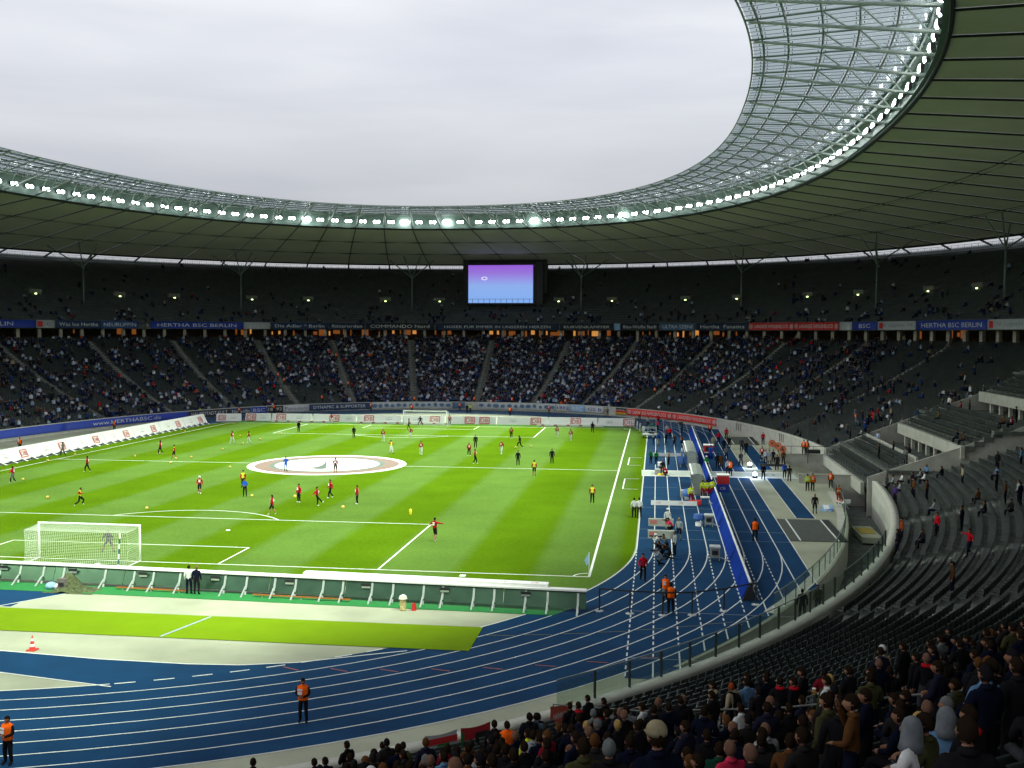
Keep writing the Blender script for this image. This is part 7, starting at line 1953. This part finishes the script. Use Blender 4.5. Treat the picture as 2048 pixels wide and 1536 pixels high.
# dense dark mass of further spectators between the single ones of the near stand
def near_mass():
    C_ = np.array([tuple(tread(t, u)[0]) for t, u, *_ in NEAR_CROWD])
    P = []
    for i in range(NROW):
        uu = (i+.3)/NROW; ring = low(uu); z = low((i+1)/NROW)[3]
        for t in arc_ts(-78, -50, .62, ring):
            q = rv(t, ring); u = i/NROW
            if t > -58.6 and u < .40: continue
            if u < .10 or abs(t+57.5) < .7: continue
            pr = .42 if t > -58 else (.62 if u > .2 else .35)
            if t < -66 and u < .3: pr = .25
            if -63.5 < t < -56 and u < .27: continue
            if random.random() > pr: continue
            if (Vector((q.x, q.y, z+1.3))-Vector(CP)).length < 14.5: continue
            if np.min(np.hypot(C_[:, 0]-q.x, C_[:, 1]-q.y)) < .62: continue
            P.append((q.x, q.y, z, i))
    mesh_d = {}
    Vs, Qs, Ts, Cs, off = [], [], [], [], 0
    cols = {k: np.array(COL[k]) for k in COL}
    for x, y, z, i in P:
        ps = 'sit' if random.random() < .55 else random.choice(['stand', 'folded'])
        me = get_mesh(ps)
        if ps not in mesh_d:
            v = np.empty(len(me.vertices)*3, np.float32); me.vertices.foreach_get('co', v)
            q = [tuple(p.vertices) for p in me.polygons]; sl = [p.material_index for p in me.polygons]
            vs_ = np.zeros(len(me.vertices), int)
            for p_, s_ in zip(q, sl):
                for w in p_: vs_[w] = s_
            mesh_d[ps] = (v.reshape(-1, 3), np.array([f for f in q if len(f) == 4]), np.array([f for f in q if len(f) == 3]).reshape(-1, 3), vs_)
        v, q4, q3, vs_ = mesh_d[ps]
        a = math.atan2(-y*.8, -x)-math.pi/2+R(random.uniform(-40, 40)); s_ = random.uniform(.92, 1.05); ca, sa = math.cos(a), math.sin(a)
        V = np.stack([x+s_*(v[:, 0]*ca-v[:, 1]*sa), y+s_*(v[:, 0]*sa+v[:, 1]*ca), z+s_*v[:, 2]], -1)
        top = random.choice(['black', 'black', 'black', 'coat', 'coat', 'navy', 'black', 'navy', 'jersey', 'olive'] if random.random() < .95 else ['grey', 'brown', 'darkred', 'greyblue'])
        hr = random.choice(['dark', 'dark', 'dark', 'black', 'dark', 'black', 'dark', 'black', 'brown', 'coat', 'dark', 'dark', 'bald', 'dark'])
        pal = np.array([cols[k] for k in (top, top, top, 'skin', 'black', 'black', 'black', 'skin', hr)])
        Vs.append(V); Qs.append(q4+off); Ts.append(q3+off); Cs.append(pal[vs_]); off += len(v)
    me = np_mesh('near_crowd', np.concatenate(Vs), np.concatenate(Qs), np.concatenate(Ts) if sum(map(len, Ts)) else None, [CROWDM])
    me.polygons.foreach_set('use_smooth', [True]*len(me.polygons))
    a_ = me.attributes.new('clothing', 'FLOAT_COLOR', 'POINT'); cc_ = np.concatenate(Cs); a_.data.foreach_set('color', np.concatenate([cc_, np.ones((len(cc_), 1))], 1).astype(np.float32).ravel())
    tag(link('near_crowd', me), 'dark dense mass of spectators filling the shaded near stand', 'crowd', kind='stuff'); print('near mass', len(P), off)
# stewards standing in the aisles of the far stand
for t, u, lab in ((117.6, .06, 'left'), (112.0, .70, 'upper left'), (111.7, .28, 'lower left'), (100.6, .02, 'middle'), (90.2, .02, 'right middle'), (84, .02, 'right'), (76, .72, 'upper right'), (73.5, .02, 'low right'), (64, .5, 'high right'), (62.5, .04, 'near the bare wall'), (58.8, .27, 'on the long stair'), (122.4, .43, 'upper far left'), (122.0, .37, 'far left')):
    p, i = tread(t, u); rz = math.atan2(-p.y, -p.x)-math.pi/2
    add_person(p.x, p.y, p.z, 'stand', rz, 'orange', 'black', 'black', 'dark', 'steward in orange vest among the far rows, '+lab, 'stewards in the far stand')
# ---- the far crowd as one mass per tier
PT_V, PT_F, PT_C = [], [], []
def _lo(sit):
    q = MB(); m = WHITE
    z0 = .42 if sit else .0
    v = []; f = []; c = []
    def pb(x0, x1, y0, y1, a, b, k=1.0, col=0):
        n = len(v); cx, cy = (x0+x1)/2, (y0+y1)/2
        for z, kk in ((a, 1.0), (b, k)):
            for X, Y in ((x0, y0), (x1, y0), (x1, y1), (x0, y1)): v.append((cx+(X-cx)*kk, cy+(Y-cy)*kk, z)); c.append(col)
        for q_ in [(4, 5, 6, 7), (0, 1, 5, 4), (1, 2, 6, 5), (2, 3, 7, 6), (3, 0, 4, 7)]: f.append(tuple(n+i for i in q_))
    if sit:
        pb(-.20, .20, -.14, .14, .40, .98, .80, 0); pb(-.17, .17, .10, .55, .40, .56, 1, 2); pb(-.16, .16, .42, .55, .0, .42, 1, 2); pb(-.27, -.19, -.05, .2, .62, .92, .8, 0); pb(.19, .27, -.05, .2, .62, .92, .8, 0)
        hz = 1.0
    else:
        pb(-.17, .17, -.10, .12, 0, .88, 1.1, 2); pb(-.19, .19, -.13, .13, .85, 1.45, .95, 0); pb(-.29, -.20, -.06, .1, .85, 1.4, .8, 0); pb(.20, .29, -.06, .1, .85, 1.4, .8, 0); hz = 1.47
    n = len(v)
    for (x, y, z), cc_ in (((0, .0, hz-.02), 1), ((.10, .0, hz+.12), 1), ((0, .11, hz+.10), 1), ((-.10, 0, hz+.12), 1), ((0, -.11, hz+.12), 3), ((0, -.01, hz+.25), 3)): v.append((x, y, z)); c.append(cc_)
    tri = [(0, 2, 1), (0, 3, 2), (0, 4, 3), (0, 1, 4), (5, 1, 2), (5, 2, 3), (5, 3, 4), (5, 4, 1)]
    return np.array(v), f, np.array(c), [tuple(n+i for i in t_) for t_ in tri]
LO = [_lo(True), _lo(False)]
TOPS = np.array([(.012, .014, .022), (.012, .02, .055), (.02, .022, .03), (.06, .065, .07), (.015, .035, .12), (.10, .12, .16), (.42, .45, .50), (.22, .30, .40), (.30, .015, .02), (.07, .035, .02), (.28, .22, .14), (.6, .08, .01), (.03, .05, .03)])
TPR = np.array([.17, .17, .14, .11, .12, .09, .095, .07, .016, .03, .02, .003, .02]); TPR = TPR/TPR.sum()
def crowd(name, seats, dens, parent_lab, zoff, stand_p):
    rnd = RNG.random(len(seats)); pick = seats[rnd < dens(seats[:, 5], seats[:, 6])]
    Vs, Qs, Ts, Cs, off = [], [], [], [], 0
    st = RNG.random(len(pick)) < stand_p
    for flag in (False, True):
        P = pick[st == flag]
        if not len(P): continue
        v, f, c, tr_ = LO[1 if flag else 0]; n = len(P)
        dx, dy = P[:, 3], P[:, 4]; ang = np.arctan2(dy, dx)+RNG.normal(0, .35, n); s_ = RNG.uniform(.9, 1.08, n)
        ca, sa = np.cos(ang), np.sin(ang)
        vx = v[None, :, 0]*s_[:, None]; vy = v[None, :, 1]*s_[:, None]
        X = P[:, 0, None]+vx*ca[:, None]-vy*sa[:, None]; Y = P[:, 1, None]+vx*sa[:, None]+vy*ca[:, None]; Z = P[:, 2, None]+v[None, :, 2]*s_[:, None]+zoff
        Vs.append(np.stack([X, Y, Z], -1).reshape(-1, 3)); k = len(v)
        o_ = (off+np.arange(n)*k)[:, None, None]
        Qs.append((np.array(f)[None]+o_).reshape(-1, 4)); Ts.append((np.array(tr_)[None]+o_).reshape(-1, 3)); off += n*k
        top = TOPS[RNG.choice(len(TOPS), n, p=TPR)]*RNG.uniform(.7, 1.3, (n, 1)); skin = np.array([(.42, .24, .16)])*RNG.uniform(.7, 1.1, (n, 1)); leg = np.array([(.015, .02, .035)])*RNG.uniform(.5, 2, (n, 1))
        hair = np.array([(.02, .013, .01), (.12, .07, .03), (.4, .42, .45), (.02, .04, .15)])[RNG.choice(4, n, p=[.62, .2, .08, .10])]
        T_ = np.stack([top, skin, leg, hair], 1); Cs.append(T_[:, c, :].reshape(-1, 3))
    me = np_mesh(name, np.concatenate(Vs), np.concatenate(Qs), np.concatenate(Ts), [CROWDM])
    a_ = me.attributes.new('clothing', 'FLOAT_COLOR', 'POINT'); cc_ = np.concatenate(Cs); a_.data.foreach_set('color', np.concatenate([cc_, np.ones((len(cc_), 1))], 1).astype(np.float32).ravel())
    o = link(name, me); tag(o, parent_lab, 'crowd', kind='stuff'); print(name, len(pick)); return o
_nx = RNG.random((60, 20))
def patchy(t, u, lo, hi, f=1.0):
    a = np.sin(t*1.9*f+u*9)+np.sin(t*.73*f-u*13+1.3)+np.sin(t*4.1*f+2)+np.sin(u*31+t*.9)*.8
    return lo+(hi-lo)*np.clip((a+1.8)/3.8, 0, 1)**1.9
def dl(t, u):
    d = np.zeros_like(t)
    m = (t >= 62) & (t <= 114); d[m] = patchy(t, u, .72, .95)[m]
    m = (t > 114) & (t <= 126); d[m] = np.where(u < .32, patchy(t, u, .03, .30), patchy(t, u, .45, .85))[m]
    m = t > 126; d[m] = patchy(t, u, .02, .80, 1.3)[m]
    m = (t >= 70) & (t < 76) & (u > .8); d[m] *= .8
    m = (t > 48) & (t < 62); d[m] = np.where(u < .30, patchy(t, u, .01, .10), patchy(t, u, .35, .80))[m]
    m = (t > 28) & (t <= 48); d[m] = patchy(t, u, .04, .62)[m]*np.where(u < .12, .5, 1)[m]
    m = (t > 7) & (t <= 28); d[m] = (patchy(t, u, .0, .26)*np.where(u > .62, .25, 1)*np.where(u < .2, .25, 1))[m]
    m = t < -7; d[m] = 0
    return d
def du(t, u):
    return np.where(u < .14, patchy(t, u, .02, .30), np.where(u < .4, patchy(t, u, .0, .10), .012))
near_mass()
crowd('lower_crowd', LS, dl, 'crowd of spectators filling the far curve and thinning toward the sides of the lower bowl', 0.0, .35)
crowd('upper_crowd', US, du, 'scattered spectators in the dark upper tier', 0.0, .2)
